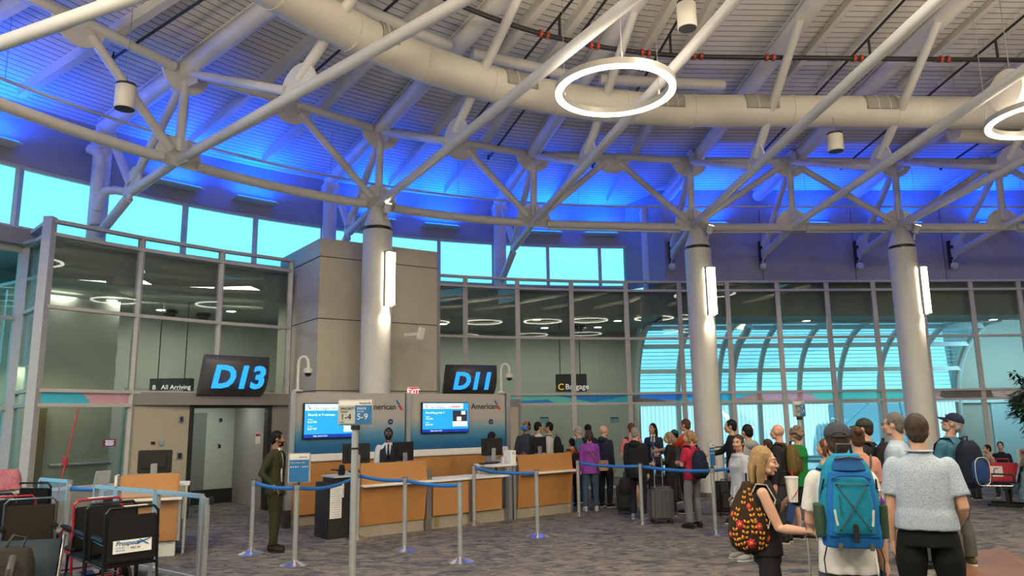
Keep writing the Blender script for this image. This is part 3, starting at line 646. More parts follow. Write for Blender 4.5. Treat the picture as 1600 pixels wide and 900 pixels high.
# ------------------------------------------------------------------ big round air duct following the ring
DUCT = mat('duct_paint', (.60, .57, .52), .5, var=.04, vscale=1.5, bump=.08, bscale=3)
GRIL = mat('duct_grille', (.30, .29, .26), .55, var=.08, vscale=30)
DR, DZ, DRAD = 8.4, 7.62, .31
dt = thing('air_duct', 'large round cream air duct curving under the roof behind the ring lamps', 'duct', (1, 12.6, DZ - DRAD))
path = [ring(uphi(-95) + (8.6 - uphi(-95)) * k / 70, DR, DZ) for k in range(71)]
MB().tube(path, DRAD, 24).build('duct_body', DUCT, dt, world=True)
for k in range(3, 70, 5): MB().tube([path[k], path[k] + (path[k + 1] - path[k]).normalized() * .05], DRAD + .012, 24).build('duct_joint', DUCT, dt, world=True)
for px0, px1 in ((585, 632), (798, 858), (1026, 1072), (1170, 1221), (1361, 1410)):
    rows = []
    a, b = [at_z(x, 60 if x < 640 else 120 if x < 900 else 160, DZ) for x in (px0, px1)]
    ua, ub = [((atan2(p.x - C.x, p.y - C.y) - PH0) * RR if atan2(p.x - C.x, p.y - C.y) < PH0 else (Vector((p.x, p.y)) - _b).dot(_e)) for p in (a, b)]
    for k in range(9):
        u = ua + (ub - ua) * k / 8
        o = outward(u); c = ring(u, DR, DZ)
        rows.append([c - o * ((DRAD + .016) * cos(q)) + Vector((0, 0, (DRAD + .016) * sin(q))) for q in [radians(-12 + 62 * j / 8) for j in range(9)]])
    MB().grid(rows).build('grille', GRIL, dt, world=True, solid=.015)
    for k in (3, 6): MB().tube([p + (p - ring(ua + (ub - ua) * k / 8, DR, DZ)) * .03 for p in rows[k]], .008, 6).build('grille_bar', DUCT, dt, world=True)
for px, py, r, yy, lab in ((1572, 141, .34, 11.6, 'short round branch duct with a flat end cap at the upper right edge'), (1492, 206, .21, 14.2, 'small round duct stub below the large duct near the right edge')):
    c = at_y(px, py, yy); t = thing('duct_stub', lab, 'duct', c)
    MB().tube([(0, 0, 0), (.35, .05, 0), (3.5, .5, 0)], r, 24).build('body', DUCT, t); MB().tube([(-.02, 0, 0), (.05, .01, 0)], r * 1.03, 24).build('end_cap', DUCT, t)
    MB().tube([(.1, 0, r), (.1, 0, 9.0 - c.z)], .008, 6).build('hanger', WIRE, t)
# inner ring beams
for rr_, zz, nm in ((9.0, 8.42, 'inner'),):
    ib = thing('inner_ring_beam', 'slim white round ring beam between the rafters above the air duct', 'beam', (2, 11, 8.4))
    us_ = [uphi(-89.8), uphi(-71.8), uphi(-53.8), uphi(-34.5), uphi(-17.1), .86]
    for a, b in zip(us_, us_[1:]):
        A, B_ = ring(a, rr_, zz), ring(b, rr_, zz); d = (B_ - A).normalized(); MB().tube([A + d * .25, B_ - d * .25], .11, 14).build('beam_segment', TUBE, ib, world=True)
# ------------------------------------------------------------------ sprinkler main, branch lines
RED = mat('red_coupling', (.42, .05, .025), .45); PIPE = mat('black_sprinkler_pipe', (.022, .02, .02), .45, var=.1)
sm = thing('sprinkler_main', 'black sprinkler main pipe with red couplings curving across the roof', 'pipe', (2, 12, 8.3))
SP = [ring(uphi(-95) + (13 - uphi(-95)) * k / 60, 7.55, 8.3) for k in range(61)]
MB().tube(SP, .045, 10).build('pipe', PIPE, sm, world=True)
for k in list(range(26, 47, 3)) + [52]:
    d = (SP[k + 1] - SP[k]).normalized()
    for s_ in (0, .13): MB().tube([SP[k] + d * s_, SP[k] + d * (s_ + .05)], .066, 12).build('coupling', RED, sm, world=True)
BR = [uphi(x) for x in (-76, -58.5, -45, -26, -21.5, -9.5)] + [2.5, 4.95, 7.6, 10.3]
BW = ['over the far left corner', 'beside the left pendant light', 'left of the counter column', 'right of the counter column', 'left of the ring lamp', 'right of the ring lamp', 'right of the middle column', 'between the middle and right columns', 'right of the right column', 'at the far right']
for u, wh in zip(BR, BW):
    r0, r1 = (12.9, 5.6)
    t = thing('sprinkler_branch', 'black sprinkler branch pipe ' + wh, 'pipe', ring(u, 9, 8.3), 0, 'sprinkler branch pipes')
    a, b = tpoint(u, r0, deck(r0) - .30), tpoint(u, r1, deck(r1) - .30)
    MB().tube([a, b], .024, 8).build('pipe', PIPE, t, world=True)
    for q, s_ in ((a, 1), (b, -1)):
        MB().tube([q, q + Vector((0, 0, .07)), q + Vector((0, 0, .12))], [.03, .018, .008], 8).build('sprinkler_head', PIPE, t, world=True)
        MB().ball(q, .035, 8, 6).build('elbow', PIPE, t, world=True)
    c = tpoint(u, 7.55, 8.3); MB().tube([c, Vector((c.x, c.y, deck(7.55) - .3))], .024, 8).build('riser', PIPE, t, world=True)
# bus-bar cable along the perimeter
cb_ = thing('cable_conduit', 'thin pale conduit running along the blue-lit perimeter', 'cable', (0, 18, 7.1))
MB().tube([ring(uphi(-89) + (UEND - 1 - uphi(-89)) * k / 60, 13.35, 7.15) for k in range(61)], .028, 8).build('conduit', TUBE, cb_, world=True)
for k in range(4, 60, 5):
    p = ring(uphi(-89) + (UEND - 1 - uphi(-89)) * k / 60, 13.35, 7.15); MB().tube([p, (p.x, p.y, deck(13.35) - .05)], .005, 5).build('hanger', WIRE, cb_, world=True)
# ------------------------------------------------------------------ blue cove lights on ledges
LED = mat('blue_cove_light', (.02, .08, .5), .5, emit=(.0, .10, 1.0), es=6)
BL = [(uphi(d), RW - .28, 1.0) for d in (-86, -79, -68, -60.8, -47.5, -41, -29.5, -23.0, -12.0, -6.0)] + [(x, R_ST - .30, 1.1) for x in (1.9, 4.75, 7.4, 10.1, 12.8, 15.5)]
for k, (u, r, L) in enumerate(BL):
    p = ring(u, r, 6.98); al = along(u); ang = atan2(al.y, al.x)
    t = thing('cove_light', 'blue uplight on a slim ledge of the upper wall, ' + ('over the left clerestory' if u < uphi(-38) else 'over the middle clerestory' if u < 0 else 'on the right upper wall'), 'lamp', p, ang, 'blue cove uplights ' + ('left' if u < uphi(-38) else 'middle' if u < 0 else 'right'))
    MB().box((0, .1, 0), (L, .36, .03)).build('ledge', WHITE, t, bevel=.008); MB().box((0, .02, .035), (L * .92, .06, .03)).build('light_strip', LED, t, smooth=False)
    d = bpy.data.lights.new('cove_glow', 'AREA'); d.shape = 'RECTANGLE'; d.size = L * .9; d.size_y = .3; d.energy = BLUE_W; d.color = (.0, .065, 1.0); d.spread = radians(170)
    o = bpy.data.objects.new('cove_glow', d); o.location = p + Vector((0, 0, .06)); o.rotation_euler = (pi + radians(14), 0, ang); COL.objects.link(o)
# bent drain pipes at the left
t = thing('drain_pipe', 'white bent drain pipe beside the left clerestory post', 'pipe', ring(uphi(-56.2), 15.3, 5.3))
def L_(px, py, y): return at_y(px, py, y)
yb = 14.0
MB().tube([L_(140, 232, yb), L_(152, 238, yb), L_(157, 248, yb), L_(156, 262, yb), L_(149, 352, yb)], .105, 14).build('pipe', WHITE, t, world=True)
MB().tube([L_(153, 330, yb - .05), L_(156, 312, yb - .05), L_(165, 299, yb - .05), L_(180, 297, yb - .05), L_(196, 300, yb - .05), L_(206, 296, yb)], .085, 14).build('branch_pipe', WHITE, t, world=True)
for y in (262, 299, 350): p = L_(156 - (y - 262) * .07, y, yb); MB().tube([p, p + Vector((0, 0, .05))], .12, 14).build('pipe_collar', WHITE, t, world=True)
# ================================================================== check-in counters
TH = radians(38.7); KE = Vector((cos(TH), sin(TH), 0)); KN = Vector((-sin(TH), cos(TH), 0)); KO = Vector((-2.47, 12.14, 0)); UPV = Vector((0, 0, 1))
def K(s, d, z=0): return KO + KE * s + KN * d + UPV * z
KR = rotz(TH)
def kbox(m, s0, s1, d0, d1, z0, z1): return m.box(K((s0 + s1) / 2, (d0 + d1) / 2, (z0 + z1) / 2), (s1 - s0, d1 - d0, z1 - z0), KR)
LP, MP, RP = Vector((-4.0, 13.5, 0)), Vector((-2.12, 14.95, 0)), Vector((-.14, 16.25, 0))
def grad():
    m = bpy.data.materials.new('white_to_blue_graphic'); m.use_nodes = True; n = m.node_tree.nodes; l = m.node_tree.links; b = n['Principled BSDF']; b.inputs['Roughness'].default_value = .35
    g = n.new('ShaderNodeNewGeometry'); s = n.new('ShaderNodeSeparateXYZ'); l.new(g.outputs['Position'], s.inputs[0])
    q = n.new('ShaderNodeMapRange'); q.inputs[1].default_value = 1.2; q.inputs[2].default_value = 2.4; l.new(s.outputs['Z'], q.inputs[0])
    r = n.new('ShaderNodeValToRGB'); e = r.color_ramp.elements; e[0].position = 0.0; e[0].color = (.012, .075, .20, 1); e[1].position = .55; e[1].color = (.42, .40, .38, 1)
    for p, c in ((.16, (.015, .13, .30)), (.33, (.10, .27, .40)), (.46, (.30, .36, .40))): k = e.new(p); k.color = (*c, 1)
    l.new(q.outputs[0], r.inputs[0]); l.new(r.outputs[0], b.inputs['Base Color']); return m
GRAD = grad()
bw = thing('counter_back_wall', 'tall counter back wall fading from grey to blue over an orange wood base', 'counter wall', (MP.x, MP.y, 0))
def wallseg(a, b, z0, z1, t, m, name, front=0.0, par=None, bevel=0):
    d = (b - a).normalized(); n = Vector((-d.y, d.x, 0)); a = a - n * front; b = b - n * front
    return MB().add([p + UPV * z for z in (z0, z1) for p in (a, b, b + n * t, a + n * t)], [(0, 1, 5, 4), (1, 2, 6, 5), (2, 3, 7, 6), (3, 0, 4, 7), (4, 5, 6, 7), (3, 2, 1, 0)]).build(name, m, par or bw, world=True, smooth=False, bevel=bevel)
for a, b in ((LP, MP), (MP, RP)):
    d = (b - a).normalized(); g = .06
    wallseg(a + d * g, b - d * g, 1.24, 2.35, .12, GRAD, 'graphic_panel')
    wallseg(a + d * .02, b - d * .02, 1.11, 1.24, .3, CREAM, 'ledge', .06, bevel=.01)
    wallseg(a + d * .04, b - d * .03, .19, 1.11, .25, WOOD, 'wood_panel', .02)
    wallseg(a + d * .04, b - d * .03, 0, .19, .25, TAN, 'kick_plate', -.03)
for p in (LP, MP, RP): MB().box(p + UPV * 1.18, (.09, .12, 2.37), rotz(radians(36))).build('aluminium_post', ALU, bw, world=True, bevel=.008)
MB().box(LP + Vector((-.02, -.05, .15)), (.12, .16, .3), rotz(radians(36))).build('post_shoe', DARK, bw, world=True)
AIRB = mat('dark_letter', (.02, .022, .028), .4); RFLAG = mat('red_mark', (.55, .03, .03), .4); BFLAG = mat('blue_mark', (.01, .12, .35), .4); LGREY = mat('grey_mark', (.45, .47, .5), .4)
def emblem(par, o, ex, h):                                  # the slanted red and blue tail mark
    ey = UPV; n = Vector(ex).cross(ey); o = Vector(o) + n * .002
    MB().prism([(0, h), (.16 * h, h), (.5 * h, .52 * h), (.34 * h, .5 * h), (.2 * h, .62 * h)], o, ex, ey, .003).build('logo_blue', BFLAG, par, world=True, smooth=False)
    MB().prism([(.24 * h, .46 * h), (.56 * h, .44 * h), (.86 * h, 0), (.56 * h, .02 * h)], o, ex, ey, .003).build('logo_red', RFLAG, par, world=True, smooth=False)
    MB().prism([(.2 * h, .58 * h), (.34 * h, .5 * h), (.3 * h, .42 * h), (.22 * h, .46 * h)], o, ex, ey, .003).build('logo_grey', LGREY, par, world=True, smooth=False)
BADGE = mat('dark_blue_badge', (.03, .035, .12), .4); BADGEL = mat('pale_badge_line', (.5, .5, .6), .4)
SCR = mat('screen_blue', (.02, .2, .6), .3, emit=(.01, .30, .80), es=1.0); SCRD = mat('screen_navy', (.01, .03, .2), .3, emit=(.004, .03, .28), es=1.0); SCRW = mat('screen_white', (.8, .85, .9), .3, emit=(.62, .78, .9), es=.9)
SCRR = mat('screen_red', (.7, .1, .1), .3, emit=(.7, .08, .06), es=.8); SCRG = mat('screen_green', (.1, .6, .3), .3, emit=(.05, .5, .2), es=.8); SCRK = mat('screen_dark', (.03, .03, .04), .3, emit=(.03, .03, .04), es=.5); SCRL = mat('screen_pale_blue', (.3, .6, .9), .3, emit=(.15, .5, .85), es=.9)
def tv(a, b, px0, py0, px1, py1, lab, title, kind):
    d = (b - a).normalized(); n = Vector((d.y, -d.x, 0))       # n towards the hall
    p0, p1 = on_plane(px0, py0, a, n), on_plane(px1, py1, a, n); zt = p0.z; zb = p1.z; W = (Vector((p1.x, p1.y, 0)) - Vector((p0.x, p0.y, 0))).length; H = zt - zb
    o = Vector((p0.x, p0.y, zb)); R = Matrix((d, -n, UPV)).transposed().to_4x4()
    t = thing('wall_screen', lab, 'screen', (o.x + d.x * W / 2 + n.x * .05, o.y + d.y * W / 2 + n.y * .05, zb), 0, 'gate screens')
    f = o + n * .075
    MB().box(o + d * W / 2 + UPV * H / 2 + n * .04, (W + .03, .06, H + .03), R).build('casing', BLACK, t, world=True, bevel=.006)
    def rect(nm, m, x0, y0, x1, y1, l=0): MB().add([f + d * (W * x) + UPV * (H * y) + n * (.002 * l) for x, y in ((x0, y0), (x1, y0), (x1, y1), (x0, y1))], [(0, 1, 2, 3)]).build(nm, m, t, world=True, smooth=False, solid=.002)
    rect('display', SCR, 0, 0, 1, 1); rect('header_bar', SCRW, .01, .80, .88, .985, 1); rect('footer_bar', SCRD, 0, 0, 1, .1, 1)
    if kind == 0: rect('offer_card', SCRW, .72, .16, .93, .40, 1); rect('offer_bar', SCRG, .74, .33, .92, .38, 2)
    else:
        rect('photo_card', SCRW, .65, .19, .97, .36, 1); rect('photo_patch', SCRK, .65, .36, .97, .74, 1); rect('photo_patch', SCRW, .74, .38, .84, .52, 2); rect('photo_patch', SCRW, .84, .60, .93, .72, 2)
        rect('status_chip', SCRR, .64, .84, .80, .91, 2); text('status_text', 'DELAYED', H * .055, SCRW, t, f + d * (W * .655) + UPV * (H * .855) + n * .007, d, UPV, .001)
    T = lambda nm, s, x, y, h, m=SCRW: text(nm, s, H * h, m, t, f + d * (W * x) + UPV * (H * y) + n * .006, d, UPV, .001)
    T('title_text', title, .16, .82, .13, SCRD); T('caption_text', 'Flight number', .16, .93, .05, SCRD)
    T('text_line', 'Boards in 9 minutes' if kind == 0 else 'Boarding group 5', .06, .64, .105)
    T('text_line', 'Departs', .06, .52, .05); T('text_line', '8:12 PM' if kind == 0 else '7:55 PM', .06, .43, .085); T('text_line', 'Arrives', .06, .32, .05); T('text_line', '8:47 PM' if kind == 0 else '8:30 PM', .06, .23, .085); T('text_line', 'Flight details 01/24', .16, .03, .06)
    emblem(t, f + d * (W * .05) + UPV * (H * .83) + n * .005, d, H * .13)
tv(LP, MP, 474, 631, 557, 682, 'wall screen reading Las Vegas, NV behind the grey group sign', 'Las Vegas, NV', 0)
tv(MP, RP, 658, 630, 729, 674, 'wall screen reading Sacramento, CA on the right back panel', 'Sacramento, CA', 1)
for a, b, tx, ty, th, ex_, bx_ in ((LP, MP, 572, 640, 10, 618, (610, 659)), (MP, RP, 736, 639, 9, 772, (767, 659))):
    d = (b - a).normalized(); n = Vector((d.y, -d.x, 0)); p = on_plane(tx, ty, a, n); e2 = on_plane(ex_, ty + 1, a, n); q = on_plane(*bx_, a, n)
    text('airline_name', 'American', .165, AIRB, bw, p + n * .004, d, UPV, .002, bold=.002, sx=1.0)
    emblem(bw, e2 + n * .003, d, .20)
    bd = MB().tube([q, q + n * .01], .055, 20).build('round_badge', BADGE, bw, world=True); MB().box(q + n * .011, (.06, .004, .012), rotz(radians(36))).build('badge_line', BADGEL, bd, world=True, smooth=False)
# camera poles on top of the wall
def cam_pole(px, lab):
    a, b = (LP, MP) if px < 600 else (MP, RP); d = (b - a).normalized(); n = Vector((d.y, -d.x, 0)); p = on_plane(px, 613, a, n); p.z = 2.37
    t = thing('camera_pole', lab, 'security camera', p, 0, 'crook-necked camera poles')
    pts = [(0, 0, 0), (0, 0, .5)] + [(.09 - .09 * cos(x), 0, .5 + .13 * sin(x)) for x in [pi * k / 8 for k in range(1, 9)]] + [(.18, 0, .42)]
    MB().tube(pts, .028, 12).build('pole', WHITE, t); MB().lathe([(.09, 0), (.09, .02), (.04, .04)], (0, 0, 0), 20).build('base_plate', WHITE, t)
    MB().lathe([(.05, .42), (.085, .40), (.085, .33)], (.18, 0, 0), 20).build('housing', WHITE, t); MB().lathe([(.02, .265), (.05, .285), (.065, .33)], (.18, 0, 0), 20).build('dome', BLACK, t)
cam_pole(465, 'white crook-necked camera pole on the left end of the counter wall'); cam_pole(783, 'white crook-necked camera pole on the right end of the counter wall')
# ------------------------------------------------------------------ counters
def high_desk(s0, s1, lab, wing=None):
    t = thing('check_in_counter', lab, 'counter', K((s0 + s1) / 2, .3), 0, 'check-in counters')
    m = MB(); m.add([K(s0, -.05, .82), K(s1, -.05, .82), K(s1, -.02, 1.15), K(s0, -.02, 1.15), K(s0, .0, .82), K(s1, .0, .82), K(s1, .03, 1.15), K(s0, .03, 1.15)], [(0, 1, 2, 3), (7, 6, 5, 4), (0, 4, 5, 1), (3, 2, 6, 7), (0, 3, 7, 4), (1, 5, 6, 2)]); m.build('upper_wood_panel', WOOD, t, world=True, bevel=.006)
    kbox(MB(), s0 - .0, s1 + .08, -.16, .1, .79, .825).build('bag_shelf', CREAM, t, world=True, bevel=.006)
    m = MB(); m.add([K(s0, .03, .18), K(s1, .03, .18), K(s1, -.06, .79), K(s0, -.06, .79), K(s0, .08, .18), K(s1, .08, .18), K(s1, -.01, .79), K(s0, -.01, .79)], [(0, 1, 2, 3), (7, 6, 5, 4), (0, 4, 5, 1), (3, 2, 6, 7), (0, 3, 7, 4), (1, 5, 6, 2)]); m.build('lower_wood_panel', WOOD, t, world=True, bevel=.006)
    kbox(MB(), s0, s1, .05, .6, 0, .2).build('kick_plate', TAN, t, world=True)
    kbox(MB(), s0 + .02, s1 - .02, .06, .62, .2, .78).build('carcass', FRAME, t, world=True)
    kbox(MB(), s0, s1, .04, .68, .96, 1.0).build('worktop', CREAM, t, world=True, bevel=.006); kbox(MB(), s0 + .02, s1 - .02, .1, .6, .78, .96).build('apron', FRAME, t, world=True)
    return t
d1 = high_desk(0.0, 1.23, 'left honey-wood check-in counter where the agent in the dark vest works')
d2 = high_desk(3.25, 4.6, 'right honey-wood check-in counter with the masked man behind it')
for s in (1.29,): kbox(MB(), s - .05, s + .05, -.03, .08, 0, .98).build('side_post', STEEL, d1, world=True, bevel=.01)
kbox(MB(), 4.6, 4.66, .02, .1, 0, 1.0).build('side_post', STEEL, d2, world=True, bevel=.01)
lc = thing('bag_drop_counter', 'low white-topped bag drop counter between the two tall counters', 'counter', K(2.2, .3))
kbox(MB(), 1.36, 3.02, -.03, .62, .775, .81).build('worktop', CREAM, lc, world=True, bevel=.006)
for a, b in ((1.38, 2.12), (2.2, 2.86)): kbox(MB(), a, b, .0, .04, .22, .76).build('wood_panel', WOOD, lc, world=True); kbox(MB(), a, b, .06, .58, .03, .76).build('carcass', FRAME, lc, world=True)
kbox(MB(), 1.38, 3.0, .05, .55, 0, .2).build('kick_plate', TAN, lc, world=True)
for s in (2.16, 2.98): kbox(MB(), s - .035, s + .035, -.02, .06, 0, .775).build('leg', STEEL, lc, world=True, bevel=.008)
kbox(MB(), 2.05 - .6, 2.05 - .52, .04, .06, .03, .2).build('socket_plate', mat('brass_plate', (.4, .3, .12), .4, .6), lc, world=True)
lw2 = thing('side_counter', 'narrow white standing shelf beside the right check-in counter', 'counter', K(2.95, .2))
kbox(MB(), 2.66, 3.2, -.02, .6, .96, 1.0).build('worktop', CREAM, lw2, world=True, bevel=.006)
for s, w_ in ((3.05, .1), (3.17, .06)): kbox(MB(), s - w_ / 2, s + w_ / 2, -.01, .07, 0, .96).build('leg', ALU, lw2, world=True, bevel=.01)
kbox(MB(), 2.7, 3.0, .45, .55, .7, .96).build('modesty_panel', FRAME, lw2, world=True)
# ------------------------------------------------------------------ monitors, boxes on the counters
def monitor(pos, rz, lab, w_=.47, h=.32, stand=True):
    t = thing('computer_monitor', lab, 'monitor', pos, rz)
    MB().box((0, 0, .14 + h / 2), (w_, .03, h)).build('screen_case', BLACK, t, bevel=.01)
    MB().box((0, -.025, .14 + h / 2), (w_ * .7, .03, h * .6)).build('rear_cover', BLACK, t, bevel=.012)
    MB().box((0, -.055, .16), (.09, .04, .24)).build('neck', ALU, t, bevel=.01); MB().box((0, -.03, .012), (.24, .18, .024)).build('foot', BLACK, t, bevel=.008)
    MB().box((0, .017, .14 + h / 2), (w_ - .03, .004, h - .03)).build('display', mat('monitor_glow', (.2, .3, .4), .3, emit=(.12, .2, .3), es=.6), t, smooth=False)
    return t
monitor(K(.12, .38, 1.0), TH + radians(-8), 'black monitor at the left end of the left counter')
monitor(K(.98, .34, 1.0), TH + radians(10), 'black monitor in front of the agent in the dark vest')
monitor(K(3.02, .5, 1.0), TH - radians(5), 'black monitor between the seated agent and the masked man')
monitor(K(4.1, .42, 1.0), TH + radians(5), 'black monitor on the right end of the right counter')
PAPER = mat('white_paper', (.75, .75, .73), .7, var=.02); PBLUE = mat('pale_blue_print', (.25, .45, .65), .6); TISS = mat('tissue_white', (.72, .74, .76), .8)
t = thing('tissue_box', 'small blue and white tissue box beside the agent’s monitor', 'tissue box', K(1.12, .12, 1.0), TH)
MB().box((0, 0, .04), (.2, .11, .08)).build('carton', PBLUE, t, bevel=.006); MB().add([(-.05, 0, .08), (.06, -.02, .08), (.03, .02, .12), (-.02, .01, .15)], [(0, 1, 2), (0, 2, 3), (0, 3, 1), (1, 3, 2)]).build('tissue', TISS, t)
t = thing('paper_pile', 'crumpled white papers by the left monitor', 'papers', K(.3, .12, 1.0), TH)
for k in range(4): MB().box((k * .03 - .05, (k % 2) * .02, .006 + k * .01), (.2, .12, .008), rotz(k * .4)).build('sheet', PAPER, t)
t = thing('cup', 'lilac and white paper cup on the side shelf', 'cup', K(2.98, .1, 1.0)); MB().lathe([(.028, 0), (.038, .13), (.034, .13), (.025, .005)], (0, 0, 0), 20).build('cup_body', mat('lilac_paper', (.55, .48, .62), .6), t)
t = thing('box_file', 'white box file standing at the left of the right counter', 'file', K(3.16, .14, 1.0), TH); MB().box((0, 0, .12), (.12, .24, .24)).build('box_body', PAPER, t, bevel=.006); MB().box((0, -.122, .19), (.06, .004, .05)).build('spine_label', LGREY, t)
t = thing('keyboard', 'dark keyboard in front of the seated agent', 'keyboard', K(2.78, .3, 1.0), TH); MB().box((0, 0, .012), (.36, .13, .02)).build('base', BLACK, t, bevel=.006); MB().box((0, 0, .024), (.34, .11, .006)).build('keys', DARK, t)
t = thing('phone', 'small dark desk phone behind the right monitor', 'phone', K(3.6, .5, 1.0), TH); MB().box((0, 0, .03), (.18, .2, .05)).build('base', BLACK, t, bevel=.01); MB().tube([(-.07, -.09, .08), (-.07, .09, .08)], .025, 10).build('handset', BLACK, t)
# ------------------------------------------------------------------ boarding-pass reader podium
pd = thing('boarding_podium', 'slim grey boarding podium with printed notice left of the counters', 'podium', (-2.87, 12.35, 0), TH)
MB().box((0, .1, .43), (.46, .5, .86)).build('cabinet', DARK, pd, bevel=.012)
MB().box((-.14, .08, .47), (.3, .56, .94)).build('side_panel', mat('slate_panel', (.05, .055, .065), .5), pd, bevel=.01) if False else None
for x in (.17, .24, .3): MB().tube([(x, -.16, 0), (x, -.16, .96)], .03, 12).build('corner_post', ALU, pd)
MB().box((.1, .1, .945), (.46, .5, .03)).build('top', FRAME, pd, bevel=.006); MB().box((.1, .12, .9), (.42, .44, .08)).build('head', DARK, pd, bevel=.01)
MB().box((-.10, -.155, .56), (.2, .006, .50)).build('notice', PAPER, pd, smooth=False)
for k in range(13): MB().box((-.10, -.1595, .34 + k * .035), (.17 - (k % 3) * .02, .003, .011)).build('text_line', LGREY, pd, smooth=False)
sc_ = thing('barcode_reader', 'black boarding pass reader on top of the podium', 'scanner', (-2.82, 12.38, .96), TH + .4)
MB().box((0, 0, .06), (.09, .1, .12)).build('body', BLACK, sc_, bevel=.015); MB().box((-.13, 0, .09), (.2, .07, .022), Matrix.Rotation(.12, 4, 'Y')).build('tray', BLACK, sc_, bevel=.006); MB().lathe([(.045, .12), (.05, .15), (.03, .17)], (0, 0, 0), 14).build('scan_head', BLACK, sc_)
# wifi antenna on the beige block
p = at_y(653, 522, 15.75); t = thing('wall_antenna', 'small white tilted antenna box on the beige wall block', 'antenna', p, radians(38))
MB().box((0, -.12, 0), (.13, .1, .26), Matrix.Rotation(.25, 4, 'X') @ Matrix.Rotation(.1, 4, 'Y')).build('antenna_box', CREAM, t, bevel=.015); MB().bar((0, 0, 0), (-.16, .3, 0), .05, .07).build('arm', WHITE, t)
MB().tube([(0, -.1, -.1), (-.08, 0, -.2), (-.14, .2, -.05)], .006, 6).build('cord', LGREY, t)
# ------------------------------------------------------------------ gate number signs
SIGN = mat('charcoal_sign_sheet', (.10, .092, .092), .5, .2, var=.06); GLOW = mat('blue_gate_letters', (.02, .3, .8), .4, emit=(.005, .27, .95), es=1.05)
def gate_sign(px0, px1, word, lab, zb, zt):
    def su(px, z, r):
        lo, hi = uphi(-75), 0
        for _ in range(50):
            m = (lo + hi) / 2; p = RC.transposed() @ (ring(m, r, z) - Vector((0, 0, EYE)))
            if 800 + FPX * p.x / -p.z < px: lo = m
            else: hi = m
        return lo
    u0, u1 = su(px0, zt, 14.0), su(px1, zt, 14.0); um_ = (u0 + u1) / 2; o = outward(um_); a = along(um_); W = (ring(u1, 14, 0) - ring(u0, 14, 0)).length; c = ring(um_, 14.0, 0); h = zt - zb
    t = thing('gate_sign', lab, 'sign', (c.x, c.y, zb), 0, 'gate number signs')
    prof = [(0, 1), (-.015, .8), (-.01, .6), (.02, .4), (.09, .22), (.20, .08), (.36, 0)]
    rows = [[c + a * (W * s_) + o * q + UPV * (zb + h * k) for q, k in prof] for s_ in (-.5, .5)]
    MB().grid(rows).build('sheet', SIGN, t, world=True, solid=.03)
    for s_ in (-.5, .5):
        ring_ = [c + a * (W * s_ * .97) + o * q + UPV * (zb + h * k) for q, k in prof] + [c + a * (W * s_ * .97) + o * .4 + UPV * zb, c + a * (W * s_ * .97) + o * .12 + UPV * zt]
        k = len(ring_); MB().add(ring_ + [p + a * .02 for p in ring_], [tuple(range(k - 1, -1, -1)), tuple(range(k, 2 * k))] + [(i, (i + 1) % k, k + (i + 1) % k, k + i) for i in range(k)]).build('side_cheek', SIGN, t, world=True, smooth=False)
    for s_ in (-.32, .0, .3):
        for z in (.93, .86): MB().ball(c + a * (W * s_) - o * .02 + UPV * (zb + h * z), .008, 6, 4).build('rivet', FRAME, t, world=True)
    text('gate_letters', word, h * .78, GLOW, t, c - o * .045 + UPV * (zb + h * .2), a, (UPV + o * .04), .012, 'CENTER', .22, .022, 1.02)
    for s_ in (-.3, .3): MB().bar(c + a * (W * s_) + o * .06 + UPV * (zb + h * .5), c + a * (W * s_) + o * .55 + UPV * (zb + h * .5), .04, .04).build('bracket', FRAME, t, world=True)
gate_sign(321, 421, 'D13', 'curved charcoal gate sign reading D13 over the boarding door', 2.36, 3.16)
gate_sign(697, 776, 'D11', 'curved charcoal gate sign reading D11 above the right back panel', 2.4, 3.12)
# ------------------------------------------------------------------ EXIT signs, door fittings, notices
EXR = mat('exit_red', (.6, .02, .03), .4, emit=(.75, .02, .05), es=.9); EXW = mat('exit_box_white', (.7, .7, .68), .5); EXL = mat('exit_letter_glow', (.9, .8, .8), .4, emit=(.9, .7, .7), es=.7)
def exit_sign(px, py, y, rz, lab, w_=.36, h=.2):
    p = at_y(px, py, y); t = thing('exit_sign', lab, 'exit sign', p, rz)
    MB().box((0, 0, 0), (w_, .05, h)).build('box', EXW, t, bevel=.006); MB().box((0, -.027, 0), (w_ * .9, .006, h * .86)).build('face', EXR, t, smooth=False)
    text('exit_letters', 'EXIT', h * .82, EXL, t, pmat(t) @ Vector((0, -.033, -h * .29)), pmat(t).to_3x3() @ Vector((1, 0, 0)), UPV, .002, 'CENTER', 0, .003, .9)
exit_sign(798, 625, 19.0, radians(8), 'lit red EXIT sign at the right end of the counter wall', .24, .27)
exit_sign(645, 612, 16.1, radians(33), 'lit red EXIT sign half hidden behind the counter wall', .24, .2)
def on_screen(px, py, u):
    return on_plane(px, py, ring(u, rg(u), 0), outward(u))
ub = (UA + ud0) / 2
for px, py, w_, h, m_, nm, lab in ((282, 655, .09, .13, BADGE, 'card_reader', 'dark square card reader high on the beige panel by the boarding door'), (279, 712, .10, .12, DARK, 'keypad', 'dark keypad beside the boarding door frame'), (251, 692, .07, .09, PBLUE, 'wall_label', 'small blue notice on the beige panel'), (238, 692, .07, .045, BLACK, 'lock_plate', 'small black lock plate on the beige panel')):
    p = on_screen(px, py, ub) - outward(ub) * .03; a = along(ub); t = thing(nm, lab, nm.replace('_', ' '), p, atan2(a.y, a.x)); MB().box((0, 0, 0), (w_, .03, h)).build('plate', ALU if nm != 'lock_plate' else BLACK, t, bevel=.004); MB().box((0, -.017, 0), (w_ * .7, .008, h * .75)).build('face', m_, t, smooth=False)
REDN = mat('red_notice', (.42, .02, .03), .5)
